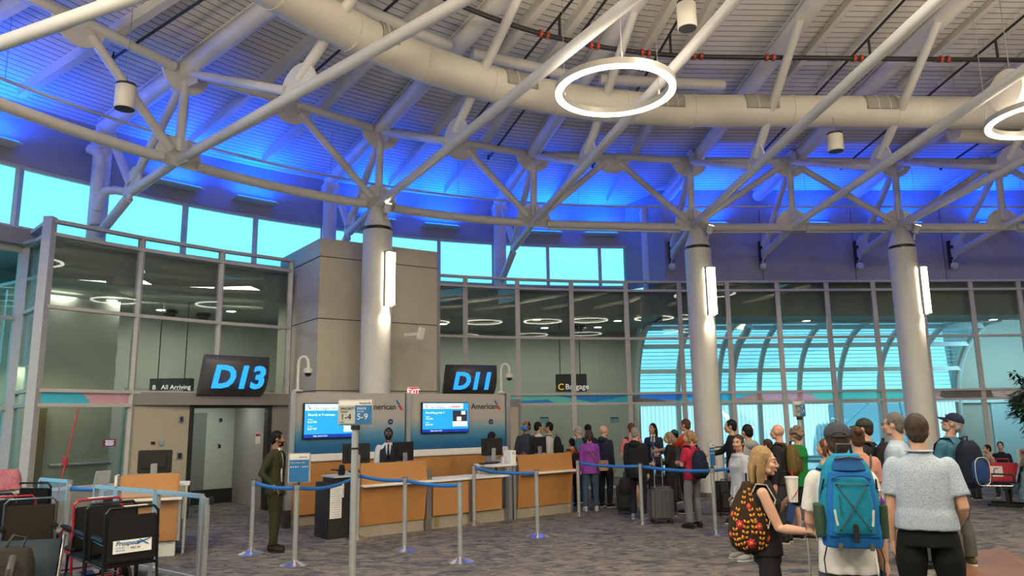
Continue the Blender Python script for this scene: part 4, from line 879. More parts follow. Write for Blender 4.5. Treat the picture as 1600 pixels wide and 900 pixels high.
p = on_screen(170, 692, (GA[0] + GA[1]) / 2) - outward(GA[0]) * .02; a = along((GA[0] + GA[1]) / 2); t = thing('red_notice', 'small red notice stuck on the left glass box', 'notice', p, atan2(a.y, a.x)); MB().box((0, 0, 0), (.23, .004, .13)).build('sheet', REDN, t, smooth=False)
for k in range(4): MB().box((0, -.003, .04 - k * .026), (.16 - .02 * (k % 2), .002, .009)).build('text_line', SCRW, t, smooth=False)
p = on_screen(402, 685, ud1 + .2) - outward(ud1) * .03; t = thing('door_notice', 'white notice with red band right of the boarding door', 'notice', p, atan2(a.y, a.x)); MB().box((0, 0, 0), (.12, .004, .22)).build('sheet', PAPER, t, smooth=False); MB().box((0, -.003, .07), (.11, .003, .05)).build('red_band', REDN, t, smooth=False)
for k, (px, py) in enumerate(((351, 700), (353, 656))):
    p = ring(um + .35, rg(um) + 2.26, at_y(px, py, 16.5).z); t = thing('wall_switch', 'dark square switch inside the doorway, ' + ('lower one', 'upper one')[k], 'switch', p, atan2(a.y, a.x)); MB().box((0, 0, 0), (.12, .04, .13)).build('plate', ALU, t, bevel=.004); MB().box((0, -.022, 0), (.07, .01, .08)).build('button', BLACK, t)
for k, px in enumerate((851, 961)):
    u = solve_g(px, 1.3); p = on_screen(px, 656, u) + outward(u) * .03; t = thing('window_notice', 'pale blue paper notice taped on the glass, ' + ('left one above the man with the backpack', 'right one left of the female agent')[k], 'notice', p, atan2(along(u).y, along(u).x)); MB().box((0, 0, 0), (.24, .003, .16)).build('sheet', mat('blue_paper', (.25, .42, .58), .7), t, smooth=False); MB().box((0, -.002, .05), (.2, .002, .03)).build('heading', BADGE, t, smooth=False)
# hanging direction signs inside the corridor
def hang_sign(px0, px1, y0, y1, Y, lab, words):
    a, b = at_y(px0, y0, Y), at_y(px1, y1, Y); t = thing('hanging_sign', lab, 'sign', ((a.x + b.x) / 2, Y, b.z)); W = b.x - a.x; H = a.z - b.z
    MB().box((0, 0, H / 2), (W, .18, H)).build('box', mat('sign_box_dark', (.035, .035, .035), .5), t, bevel=.01)
    for x in (-W * .35, W * .3): MB().tube([(x, 0, H), (x, 0, 4.46 - b.z)], .012, 8).build('rod', DARK, t)
    YL = mat('yellow_sign_glow', (.8, .5, .05), .4, emit=(.8, .45, .04), es=.9)
    for wd_, x, y_, s_, m_ in words: text('sign_text', wd_, H * s_, YL if m_ else EXL, t, pmat(t) @ Vector((x * W, -.095, H * y_)), (1, 0, 0), UPV, .002)
hang_sign(868, 917, 585, 612, 20.6, 'dark hanging sign with yellow pictogram behind the middle glass', (('C', -.44, .12, .5, 1), ('Baggage', -.2, .15, .42, 0)))
hang_sign(237, 300, 592, 611, 16.2, 'dark hanging sign reading All Arriving behind the left glass', (('B   All Arriving', -.42, .15, .5, 0),))
# ================================================================== queue posts and belts
BELT = mat('blue_belt_webbing', (.02, .16, .50), .6, var=.06, vscale=40)
POSTM = mat('satin_post_aluminium', (.50, .52, .53), .38, .7, var=.05, vscale=20)
ST = {}
def stanchion(key, px, py, lab, h=1.02, r=.032):
    p = at_z(px, py, 0); t = thing('queue_post', lab, 'queue post', p, 0, 'belt queue posts')
    MB().lathe([(.185, 0), (.185, .012), (.13, .035), (.06, .055), (.036, .075)], (0, 0, 0), 32).build('base', STEEL, t)
    MB().lathe([(r, .05), (r, h - .06)], (0, 0, 0), 20).build('tube', POSTM, t)
    MB().lathe([(r + .002, h - .085), (r + .004, h - .08), (r + .004, h), (r * .6, h + .008)], (0, 0, 0), 20).build('belt_head', POSTM, t); MB().lathe([(r + .006, h - .004), (r + .006, h + .006)], (0, 0, 0), 20).build('cap', BLACK, t)
    ST[key] = (t, p, h); return t
for key, px, py, lab in (('A', 392, 866, 'silver queue post left of the man in the green suit'), ('B', 460, 884, 'silver queue post carrying the small blue sign'), ('H', 558, 843, 'silver queue post hidden behind the tall sign post'),
    ('D', 632, 861, 'silver queue post in front of the left counter'), ('E', 719, 879, 'silver queue post nearest the viewer in front of the bag drop counter'), ('F', 741, 821, 'silver queue post leaning beside the bag drop counter'),
    ('G', 840, 839, 'silver queue post in front of the right counter'), ('I', 905, 806, 'silver queue post at the feet of the woman in purple'), ('J', 1004, 819, 'silver queue post beside the grey suitcase'), ('K', 1119, 836, 'silver queue post beside the teenager in red'), ('L', 1200, 801, 'queue post hidden among the people behind the gray hoodie')):
    stanchion(key, px, py, lab)
def belt(a, b, sag=.05):
    ta, pa, h = ST[a]; _, pb, _ = ST[b]; d = (pb - pa).normalized(); A, B_ = pa + d * .035, pb - d * .035; rows = []
    for k in range(15):
        s = k / 14; c = A.lerp(B_, s); z = h - .045 - sag * 4 * s * (1 - s); rows.append([c + Vector((0, 0, z - .026)), c + Vector((0, 0, z + .026))])
    MB().grid(rows).build('belt', BELT, ta, world=True, solid=.004)
    MB().box(B_ + Vector((0, 0, h - .045)), (.03, .03, .06)).build('belt_clip', BLACK, ta, world=True, bevel=.004)
for a, b, s in (('A', 'B', .03), ('B', 'H', .08), ('H', 'D', .03), ('D', 'E', .03), ('F', 'G', .04), ('I', 'J', .03), ('J', 'K', .03), ('K', 'L', .03)): belt(a, b, s)
# card hanging on the belt by the podium
pb, ph = ST['B'][1], ST['H'][1]; c = pb.lerp(ph, .72); t = thing('belt_tag', 'white card clipped on the blue belt by the podium', 'card', (c.x, c.y - .02, .80), atan2(ph.y - pb.y, ph.x - pb.x))
MB().box((0, 0, .0), (.07, .006, .2)).build('card', PAPER, t, smooth=False); MB().box((0, -.005, -.01), (.02, .004, .1)).build('print', PBLUE, t, smooth=False)
SFR = mat('sign_frame_silver', (.5, .5, .5), .35, .6); SBL = mat('sign_blue_panel', (.012, .13, .34), .5); SGR = mat('sign_grey_panel', (.36, .37, .36), .5); SWT = mat('sign_white_panel', (.62, .62, .6), .5)
# tall post with the boarding group sign
def tall_sign(p, rz, lab, front=True):
    t = thing('group_sign_post', lab, 'sign post', p, rz)
    MB().lathe([(.2, 0), (.2, .012), (.14, .035), (.07, .055), (.04, .08)], (0, 0, 0), 32).build('base', STEEL, t)
    MB().lathe([(.038, .05), (.038, 1.76)], (0, 0, 0), 20).build('tube', POSTM, t); MB().lathe([(.044, 1.53), (.044, 1.55)], (0, 0, 0), 20).build('band', BLACK, t); MB().lathe([(.05, 1.74), (.05, 1.79)], (0, 0, 0), 20).build('collar', BLACK, t)
    W, H = .40, .28
    MB().box((0, 0, 1.79 + H / 2), (W, .035, H)).build('frame', SFR, t, bevel=.012)
    if front:
        def rect(nm, m, x0, x1, z0, z1): return MB().box(((x0 + x1) / 2, -.0195, 1.79 + (z0 + z1) / 2), (x1 - x0, .004, z1 - z0)).build(nm, m, t, smooth=False)
        rect('heading_panel', SWT, -.185, .185, .215, .265); rect('priority_panel', SGR, -.185, .0, .015, .215); rect('main_panel', SBL, .0, .185, .015, .215)
        X = pmat(t); ex = X.to_3x3() @ Vector((1, 0, 0))
        for s_, x, z, sz, m_ in (('PRIORITY', -.165, .165, .042, AIRB), ('Groups', -.165, .14, .026, AIRB), ('1-4', -.165, .06, .095, AIRB), ('MAIN', .02, .165, .042, SWT), ('Groups', .02, .14, .026, SWT), ('5-9', .02, .06, .095, SWT), ('American', .045, .228, .032, AIRB), ('MVP', -.165, .025, .022, AIRB)):
            text('sign_text', s_, sz, m_, t, X @ Vector((x, -.024, 1.79 + z)), ex, UPV, .001)
        MB().prism([(0, .03), (.008, .03), (.024, 0), (.016, 0)], X @ Vector((.155, -.023, 1.79 + .225)), ex, UPV, .002).build('logo_mark', RFLAG, t, world=True, smooth=False)
    return t
tall_sign((-1.74, 8.25, 0), radians(-6), 'tall silver sign post reading PRIORITY 1-4 and MAIN 5-9 in front of the counters')
p = at_z(1226, 806, 0); ts = tall_sign((p.x, 13.0, 0), radians(42), 'tall silver sign post edge-on among the queue behind the bald man')
# small framed notices standing on queue posts
def belt_sign(key, dx, rz, lab):
    p = ST[key][1]; t = thing('belt_post_sign', lab, 'sign', (p.x + dx, p.y, 1.03), rz)
    MB().box((0, 0, .20), (.29, .03, .385)).build('frame', SFR, t, bevel=.01); MB().box((0, -.0165, .345), (.25, .004, .07)).build('heading_panel', SWT, t, smooth=False); MB().box((0, -.0165, .165), (.25, .004, .28)).build('blue_panel', SBL, t, smooth=False); MB().box((0, 0, .0), (.03, .03, .05)).build('socket', BLACK, t)
    X = pmat(t); ex = X.to_3x3() @ Vector((1, 0, 0))
    for s_, x, z, sz, m_ in (('American', .0, .335, .026, AIRB), ('These may not fly', -.115, .262, .026, SWT)): text('sign_text', s_, sz, m_, t, X @ Vector((x, -.021, z)), ex, UPV, .001)
    for j in range(8): MB().ball((-.105 + j * .03, -.02, .215), (.009, .003, .009), 10, 6).build('warning_icon', SWT if j != 4 else RED, t)
belt_sign('B', .02, radians(8), 'small blue framed notice on the queue post beside the green suited man')
belt_sign('K', 0, radians(58), 'small blue framed notice turned sideways on the queue post beside the teenager in red')
# ================================================================== glass barrier and D13 desk
BGL = glass('barrier_glass', (.96, .98, .98), .1)
def barrier(pts, lab, end=False):
    t = thing('glass_barrier', lab, 'barrier', (*pts[0], 0), 0, 'glass barrier panels'); z1 = 1.0
    A, B_ = Vector((*pts[0], 0)), Vector((*pts[1], 0)); d = (B_ - A).normalized()
    for p in (A, B_): MB().box(p + UPV * .5, (.055, .055, 1.0), rotz(atan2(d.y, d.x))).build('post', ALU, t, world=True, bevel=.006)
    MB().bar(A + UPV * z1, B_ + UPV * z1, .05, .05).build('top_rail', ALU, t, world=True, bevel=.006); MB().bar(A + UPV * .09, B_ + UPV * .09, .04, .04).build('bottom_rail', ALU, t, world=True)
    o = Vector((-d.y, d.x, 0)) * .004
    MB().add([p + UPV * z for z in (.1, .98) for p in (A + d * .03 - o, B_ - d * .03 - o, B_ - d * .03 + o, A + d * .03 + o)], [(0, 1, 5, 4), (1, 2, 6, 5), (2, 3, 7, 6), (3, 0, 4, 7), (4, 5, 6, 7), (3, 2, 1, 0)]).build('pane', BGL, t, world=True, smooth=False)
    if end:
        MB().box(A + d * .0 + Vector((.05, -.02, .49)), (.1, .06, .98), rotz(atan2(d.y, d.x))).build('belt_post', ALU, t, world=True, bevel=.01); MB().box(A + Vector((.11, -.02, .95)), (.04, .05, .09), rotz(atan2(d.y, d.x))).build('belt_head', BLACK, t, world=True, bevel=.006)
barrier(((-3.62, 8.85), (-4.42, 9.45)), 'nearest glass barrier panel with a thick end post', True)
barrier(((-4.46, 9.48), (-5.22, 10.04)), 'second glass barrier panel in front of the orange gate desk'); barrier(((-5.26, 10.07), (-5.72, 10.4)), 'short third glass barrier panel behind the wheelchairs')
barrier(((-6.2, 10.6), (-6.62, 11.35)), 'glass barrier panel beyond the gap, turned away'); barrier(((-6.66, 11.37), (-7.45, 11.95)), 'far left glass barrier panel by the corner post')
m = MB(); m.grid([[Vector((-5.75, 10.42, z)), Vector((-6.18, 10.58, z))] for z in (.93, .985)]); o = m.build('barrier_belt', BELT, solid=.004); tag(o, 'short blue belt closing the gap between glass barrier panels', 'belt')
t = thing('gate_desk', 'orange wood gate desk behind the glass barrier', 'counter', (-5.15, 10.75, 0), radians(22))
MB().add([(-.38, -.06, .80), (.38, -.06, .80), (.38, -.02, 1.13), (-.38, -.02, 1.13), (-.38, -.02, .8), (.38, -.02, .8), (.38, .02, 1.13), (-.38, .02, 1.13)], [(0, 1, 2, 3), (7, 6, 5, 4), (0, 4, 5, 1), (3, 2, 6, 7), (0, 3, 7, 4), (1, 5, 6, 2)]).build('upper_wood_panel', WOOD, t, bevel=.02)
MB().box((0, -.03, .49), (.76, .05, .56)).build('lower_wood_panel', WOOD, t, bevel=.006); MB().box((.03, -.08, .79), (.80, .18, .035)).build('shelf', CREAM, t, bevel=.006); MB().box((0, .24, .1), (.74, .5, .2)).build('kick_plate', CREAM, t); MB().box((.05, .28, .5), (.74, .5, .6)).build('carcass', FRAME, t)
MB().box((.08, .34, .96), (.86, .5, .035)).build('worktop', CREAM, t, bevel=.006); MB().box((-.43, .1, .95), (.035, .3, .36)).build('side_panel', CREAM, t, bevel=.004); MB().box((.47, .33, .48), (.03, .46, .94)).build('end_panel', FRAME, t)
mo = monitor(Vector((-5.15, 10.75, 0)) + rotz(radians(22)) @ Vector((.02, .38, .98)), radians(18), 'large black monitor on the orange gate desk', .46, .33)
t = thing('card_terminal', 'small white upright card holder at the left end of the gate desk', 'card holder', Vector((-5.15, 10.75, 0)) + rotz(radians(22)) @ Vector((-.62, .1, .0)), radians(60)); MB().box((0, 0, .5), (.05, .05, .9)).build('stand', ALU, t); MB().box((0, 0, 1.05), (.22, .03, .3), Matrix.Rotation(.2, 4, 'X')).build('plate', SFR, t, bevel=.01)
# ================================================================== wheelchairs
VINYL = mat('black_vinyl', (.005, .005, .0055), .55, spec=.25, bump=.1, bscale=25); BROWN = mat('brown_vinyl', (.025, .017, .013), .6, spec=.25, bump=.1, bscale=25); FBLK = mat('black_enamel_tube', (.015, .016, .02), .25, .5); FRED = mat('red_enamel_tube', (.35, .015, .03), .3, .3); FTEAL = mat('steel_blue_tube', (.09, .13, .16), .3, .6); RUB = mat('black_rubber', (.015, .015, .015), .8); CHR = mat('chrome_tube', (.7, .7, .72), .15, 1.0)
def wheelchair(loc, rz, lab, fr=FBLK, back=VINYL, sign=None, hclear=1.0):
    t = thing('wheelchair', lab, 'wheelchair', (*loc, 0), rz, 'parked transport wheelchairs')    # faces local +Y, width along X
    w = .25
    for s in (-1, 1):
        x = s * w
        MB().tube([(x, -.16, .98), (x, -.17, .9), (x, -.2, .5), (x, -.26, .15)], .013, 10).build('back_tube', fr, t)
        MB().tube([(x, -.20, .47), (x, .22, .49), (x, .27, .46), (x, .30, .15), (x, .36, .12)], .013, 10).build('seat_tube', fr, t)
        MB().tube([(x, -.24, .2), (x, .29, .2)], .011, 8).build('lower_tube', fr, t); MB().tube([(x, -.2, .68), (x, .1, .70), (x, .16, .66), (x, .18, .49)], .011, 8).build('arm_tube', fr, t)
        MB().tube([(x, -.18, .715), (x, .0, .73), (x, .12, .735)], [(.022, .026), (.03, .024), (.026, .018)], 10).build('armrest', VINYL, t)
        for y, rr in ((-.26, .15), (.25, .1)):
            wh = MB().tube([(x + s * .03, y, rr), (x + s * .065, y, rr)], rr, 24).build('wheel', RUB, t); MB().tube([(x + s * .066, y, rr), (x + s * .07, y, rr)], rr * .6, 16).build('hub', fr, wh)
        MB().box((x * .62, .40, .13), (.14, .17, .015), Matrix.Rotation(.3, 4, 'X')).build('footplate', BLACK, t, bevel=.004)
    MB().tube([(-w, -.16, .97), (-w + .04, -.155, 1.02), (w - .04, -.155, 1.02), (w, -.16, .97)], .014, 10).build('push_bar', fr, t)
    MB().tube([(-w, -.24, .2), (w, -.24, .2)], .011, 8).build('cross_tube', fr, t); MB().tube([(-w, .25, .24), (w, .25, .24)], .011, 8).build('cross_tube', fr, t)
    MB().box((0, -.18, .73), (2 * w - .03, .035, .44), Matrix.Rotation(-.07, 4, 'X')).build('backrest', back, t, bevel=.012); MB().box((0, .02, .485), (2 * w - .02, .42, .04)).build('seat', VINYL, t, bevel=.012)
    if sign:
        sb = MB().box((.0, -.222, .66), (.36, .006, .12), Matrix.Rotation(-.07, 4, 'X')).build('name_plate', PAPER, t, smooth=False); X = pmat(t); ex = X.to_3x3() @ Vector((1, 0, 0))
        text('plate_text', 'Prospect', .06, BFLAG, t, X @ Vector((-.16, -.230, .675)), ex, UPV, .001, shear=.2, bold=.001); text('plate_text', 'AIRPORT', .022, PBLUE, t, X @ Vector((-.16, -.230, .647)), ex, UPV, .001); text('plate_text', 'SERVICES', .022, PBLUE, t, X @ Vector((-.16, -.230, .622)), ex, UPV, .001); text('plate_text', 'WC 24', .03, AIRB, t, X @ Vector((-.02, -.230, .635)), ex, UPV, .001)
        MB().prism([(0, .005), (.13, .05), (.135, .06), (.0, .025)], X @ Vector((.035, -.229, .665)), ex, UPV, .002).build('plane_mark', BFLAG, t, world=True, smooth=False); MB().prism([(.02, .05), (.03, .055), (.12, .0), (.1, .0)], X @ Vector((.035, -.229, .665)), ex, UPV, .002).build('plane_mark', BFLAG, t, world=True, smooth=False)
        MB().box((.03, -.157, 1.036), (.22, .035, .006)).build('white_label', PAPER, t, smooth=False)
    return t
wheelchair((-3.93, 7.74), radians(47), 'black wheelchair at the front of the row, white name plate on its back', FBLK, VINYL, 'p')
w2 = wheelchair((-4.38, 8.20), radians(48), 'second wheelchair of the row, black with a red patch on its back'); MB().box((.06, -.205, .68), (.26, .004, .15)).build('red_patch', REDN, w2, smooth=False); X = pmat(w2); text('patch_letter', 'A', .11, PAPER, w2, X @ Vector((.06, -.21, .64)), X.to_3x3() @ Vector((1, 0, 0)), UPV, .001, shear=.2)
w3 = wheelchair((-4.76, 8.62), radians(49), 'third wheelchair of the row with a red enamel frame', FRED); MB().box((.02, -.155, 1.036), (.26, .035, .006)).build('white_label', PAPER, w3, smooth=False); MB().box((-.02, -.205, .68), (.06, .006, .16)).build('yellow_tag', mat('yellow_tag', (.6, .4, .03), .5), w3, smooth=False)
wheelchair((-5.38, 8.50), radians(212), 'wheelchair with a brown vinyl back and blue-grey frame', FTEAL, BROWN); wheelchair((-5.80, 8.78), radians(214), 'red framed wheelchair left of the brown backed one', FRED); wheelchair((-6.22, 9.05), radians(215), 'leftmost dark wheelchair of the facing row, partly out of view')
wheelchair((-6.9, 10.75), radians(175), 'dark wheelchair parked behind the glass barrier by the corner post'); wheelchair((-5.75, 11.1), radians(160), 'dark wheelchair parked behind the barrier beside the gate desk'); wheelchair((-6.0, 11.6), radians(150), 'lower dark wheelchair just left of the gate desk')
t = thing('signal_flag', 'thin red pole with a small red box leaning on the left glass box', 'pole', (-7.25, 11.9, 0)); MB().tube([(0, 0, 0), (.12, .35, 2.1)], .012, 8).build('rod', REDN, t); MB().box((.07, .2, 1.25), (.07, .05, .12)).build('box', REDN, t, bevel=.006)
# ================================================================== airport seats
SLING = mat('blue_grey_sling', (.012, .022, .034), .7, spec=.2, bump=.06, bscale=12); SEATK = mat('black_seat_beam', (.02, .02, .022), .4, .4)
def seat_row(loc, rz, n, lab, sl=SLING):
    t = thing('airport_seat_row', lab, 'seat row', (*loc, 0), rz, 'rows of sling seats'); W = .58          # faces +Y
    for k in range(n):
        x = (k - (n - 1) / 2) * W
        MB().grid([[Vector((x + s * .24, y, z)) for y, z in ((.26, .40), (.2, .43), (.0, .42), (-.16, .41), (-.2, .46), (-.27, .7), (-.33, .92))] for s in (-1, -.5, 0, .5, 1)]).build('sling', sl, t, solid=.018)
        for s in (-1, 1): MB().tube([(x + s * .26, .27, .41), (x + s * .26, -.15, .42), (x + s * .26, -.21, .47), (x + s * .26, -.34, .95)], [(.013, .02)] * 4, 10).build('side_frame', CHR, t)
    for k in range(n + 1):
        x = (k - n / 2) * W; MB().tube([(x, -.2, .46), (x, -.18, .64), (x, .16, .64), (x, .2, .44)], [(.02, .012)] * 4, 10).build('armrest', SEATK, t)
    MB().bar(Vector((-n * W / 2, -.02, .36)), Vector((n * W / 2, -.02, .36)), .08, .06).build('beam', SEATK, t)
    for s in (-1, 1):
        x = s * (n * W / 2 - .3); MB().bar((x, -.02, .35), (x, -.02, .05), .05, .08).build('leg', SEATK, t); MB().bar((x, -.35, .03), (x, .32, .03), .05, .05).build('foot', SEATK, t)
    return t
seat_row((-4.16, 5.88), radians(196), 2, 'dark sling seat row in the bottom left corner holding a backpack')
seat_row((9.72, 15.1), radians(52), 2, 'blue sling seat row at the right beside the reading passenger'); seat_row((12.3, 16.6), radians(190), 4, 'far sling seat row by the airside doors')
RB = mat('red_carton', (.50, .02, .035), .5, var=.05)
t = thing('red_tote', 'red and white carton bag on the sling seat at right', 'bag', (9.64, 15.0, .45), radians(-30)); MB().box((0, 0, .2), (.5, .2, .36)).build('carton', RB, t, bevel=.015); MB().box((-.12, -.103, .22), (.2, .004, .2)).build('white_print', PAPER, t, smooth=False); MB().tube([(-.1, -.06, .38), (-.1, -.06, .46), (.1, -.06, .46), (.1, -.06, .38)], .01, 8).build('handle', RB, t)
MB().tube([(-.12 + .05 * cos(a), -.107, .22 + .06 * sin(a)) for a in [pi * (.3 + 1.5 * k / 10) for k in range(11)]], .01, 6).build('print_curl', RB, t)
# ================================================================== plant at the right edge
LEAF = mat('dark_green_leaf', (.012, .035, .014), .45, var=.35, vscale=5); BARK = mat('brown_bark', (.06, .04, .025), .8, bump=.4)
t = thing('potted_tree', 'dark leafy indoor tree at the right edge of the view', 'plant', (9.75, 13.9, 0)); rnd = random.Random(3)
MB().lathe([(.2, 0), (.27, .45), (.29, .5), (.25, .5), (.24, .44)], (0, 0, 0), 28).build('pot', DARK, t); MB().tube([(0, 0, .4), (.03, .02, 1.0), (-.03, 0, 1.7), (0, .03, 2.6)], [.045, .04, .03, .012], 10).build('trunk', BARK, t)
lf = MB(); tw = MB()
for k in range(44):
    a = rnd.uniform(0, 2 * pi); z = rnd.uniform(1.5, 2.65); R_ = rnd.uniform(.25, .62); b0 = Vector((0, 0, z - .25)); e0 = Vector((R_ * cos(a), R_ * sin(a), z + rnd.uniform(-.1, .15))); tw.tube([b0, b0.lerp(e0, .5) + Vector((0, 0, .06)), e0], [.01, .007, .004], 5)
    for j in range(26):
        s = rnd.uniform(.35, 1.05); c = b0.lerp(e0, s) + Vector([rnd.uniform(-.06, .06) for _ in range(3)]); d = Vector((cos(a + rnd.uniform(-1.2, 1.2)), sin(a + rnd.uniform(-1.2, 1.2)), rnd.uniform(-1.1, .2))).normalized(); L = rnd.uniform(.11, .18); x, y, _ = frame_from(d)
        lf.add([c, c + d * L * .5 + x * .03, c + d * L, c + d * L * .5 - x * .03, c + d * L * .5 + y * .01], [(0, 1, 4), (1, 2, 4), (2, 3, 4), (3, 0, 4)])
tw.build('branches', BARK, t); lf.build('leaves', LEAF, t, smooth=False)
# ================================================================== suitcases
def suitcase(loc, rz, lab, m_, w=.38, h=.55, d=.24, handle=.45, hard=True):
    t = thing('rolling_suitcase', lab, 'suitcase', (*loc, 0), rz, 'rolling suitcases')
    MB().box((0, 0, .06 + h / 2), (w, d, h)).build('shell', m_, t, bevel=.045, seg=4)
    if hard:
        for x in (-.12, -.04, .04, .12): MB().box((x, -d / 2 - .002, .06 + h / 2), (.016, .012, h * .82)).build('rib', m_, t, bevel=.004)
    else: MB().box((0, -d / 2 - .01, .06 + h * .4), (w * .82, .04, h * .55)).build('front_pocket', m_, t, bevel=.02)
    MB().box((0, 0, .06 + h / 2), (.012, d + .006, h + .004)).build('zip', BLACK, t) if False else MB().box((0, 0, .06 + h / 2), (w + .004, .012, h * .9)).build('zip', DARK, t)
    for sx in (-1, 1):
        for sy in (-1, 1):
            q = MB().tube([(sx * w * .38 - .012, sy * d * .32, .032), (sx * w * .38 + .012, sy * d * .32, .032)], .032, 14).build('wheel', RUB, t); MB().box((sx * w * .38, sy * d * .32, .055), (.045, .05, .03)).build('fork', BLACK, q, bevel=.004)
        if handle: MB().tube([(sx * .075, d * .3, h), (sx * .075, d * .3, .06 + h + handle)], .008, 8).build('telescopic_tube', ALU, t)
    if handle: MB().tube([(-.085, d * .3, .06 + h + handle), (.085, d * .3, .06 + h + handle)], .014, 10).build('grip', BLACK, t)
    MB().tube([(-.07, 0, .06 + h - .005), (-.06, 0, .09 + h), (.06, 0, .09 + h), (.07, 0, .06 + h - .005)], .01, 8).build('carry_handle', BLACK, t)
    return t
SG = mat('silver_hard_shell', (.16, .16, .17), .3, .5, var=.06); SK = mat('black_soft_case', (.016, .016, .018), .7); SGB = mat('slate_case', (.05, .06, .075), .5, .2)
suitcase((2.55, 13.35), radians(12), 'silver-grey ribbed hard suitcase beside the queue post', SG, .40, .56, .26, .5)
suitcase((3.92, 14.3), radians(20), 'black soft suitcase with raised handle behind the gray hoodie woman', SK, .42, .56, .26, .62, False)
suitcase((2.12, 14.6), radians(-10), 'black soft suitcase between the pink shirt man and the black jacket man', SK, .36, .5, .25, .0, False)
suitcase((2.86, 14.9), radians(5), 'dark suitcase half hidden behind the woman with glasses', SK, .36, .62, .25, .3, False)
suitcase((2.47, 5.62), radians(5), 'slate suitcase seen between the legs of the checked shirt man', SGB, .36, .58, .24, 0, True)
suitcase((5.0, 9.35), radians(65), 'dark blue suitcase beside the legs of the man with the navy backpack', SGB, .34, .5, .24, 0, True)
# patch of wood floor
o = MB().add([(*at_z(x, y, .006).xy, .006) for x, y in ((1478, 866), (1566, 856), (1700, 935), (1490, 935))], [(0, 1, 2, 3)]).build('floor_inlay', mat('brown_floor_tile', (.22, .10, .055), .35, var=.15, vscale=4), smooth=False); struct(o)
# ================================================================== people
def remesh(mb, name, m, parent, vox=.008, it=4, fac=.5, flat=False, disp=None):
    me = bpy.data.meshes.new('raw'); me.from_pydata([tuple(p) for p in mb.v], [], mb.f)
    bm = bmesh.new(); bm.from_mesh(me); bmesh.ops.recalc_face_normals(bm, faces=bm.faces); bm.to_mesh(me); bm.free()
    o = bpy.data.objects.new('raw', me); COL.objects.link(o)
    r = o.modifiers.new('r', 'REMESH'); r.mode = 'VOXEL'; r.voxel_size = vox; r.adaptivity = 0.0
    s = o.modifiers.new('s', 'SMOOTH'); s.iterations = it; s.factor = fac
    dg = bpy.context.evaluated_depsgraph_get(); me2 = bpy.data.meshes.new_from_object(o.evaluated_get(dg)); bpy.data.objects.remove(o); bpy.data.meshes.remove(me)
    if disp:
        a, sc = disp; n = len(me2.vertices); co = [0.0] * (n * 3); me2.vertices.foreach_get('co', co); nn = [0.0] * (n * 3); me2.vertices.foreach_get('normal', nn)
        for i in range(n):
            v = Vector(co[i * 3:i * 3 + 3]); k = noise.noise(Vector((v.x * sc, v.y * sc, v.z * sc * .35))) * a
            for j in range(3): co[i * 3 + j] += nn[i * 3 + j] * k
        me2.vertices.foreach_set('co', co)
    me2.materials.clear()
    for q in (m if isinstance(m, (list, tuple)) else [m]): me2.materials.append(q)
    me2.name = name; me2.shade_smooth(); q = bpy.data.objects.new(name, me2); COL.objects.link(q); q.parent = parent; return q
def cap(mb, pts, rs, n=14):                                    # tapered limb with rounded ends
    mb.tube(pts, list(rs), n); mb.ball(pts[0], rs[0] if not isinstance(rs[0], tuple) else min(rs[0]), n, 8); mb.ball(pts[-1], rs[-1] if not isinstance(rs[-1], tuple) else min(rs[-1]), n, 8)
def ell(z, rx, ry, y=0.0, n=28, p=2.4, x=0.0):                # superelliptic horizontal ring
    out = []
    for k in range(n):
        a = 2 * pi * k / n; c, s_ = cos(a), sin(a); out.append(Vector((x + rx * math.copysign(abs(c) ** (2 / p), c), y + ry * math.copysign(abs(s_) ** (2 / p), s_), z)))
    return out
def skinmat(c): return mat('skin_%02d%02d%02d' % tuple(int(x * 99) for x in c), c, .5, var=.05, vscale=9)
def cloth(c, nm='cloth', rough=.85, var=.10): return mat('%s_%02d%02d%02d' % ((nm,) + tuple(int(x * 99) for x in c)), c, rough, var=var, vscale=6, bump=.35, bscale=16, spec=.15)
FAIR, TANS, BRN, DBR = (.52, .30, .21), (.42, .23, .15), (.22, .11, .065), (.075, .036, .022)
EYEW = mat('eye_white', (.6, .58, .55), .3); EYED = mat('eye_dark_iris', (.03, .02, .015), .2); LIPM = mat('lip_rose', (.36, .12, .10), .5); TEETH = mat('teeth', (.7, .68, .62), .3)
DOWN = lambda s: ((s * .13, -.05, -1), (s * .02, .22, -1))
FOLD = lambda s: ((s * .14, .22, -1), (-s * .75, .62, .12))
FWD = lambda s: ((s * .12, .28, -.9), (-s * .12, 1, -.12))
POCK = lambda s: ((s * .34, -.32, -1), (-s * .18, .42, -.85))
class Person: pass
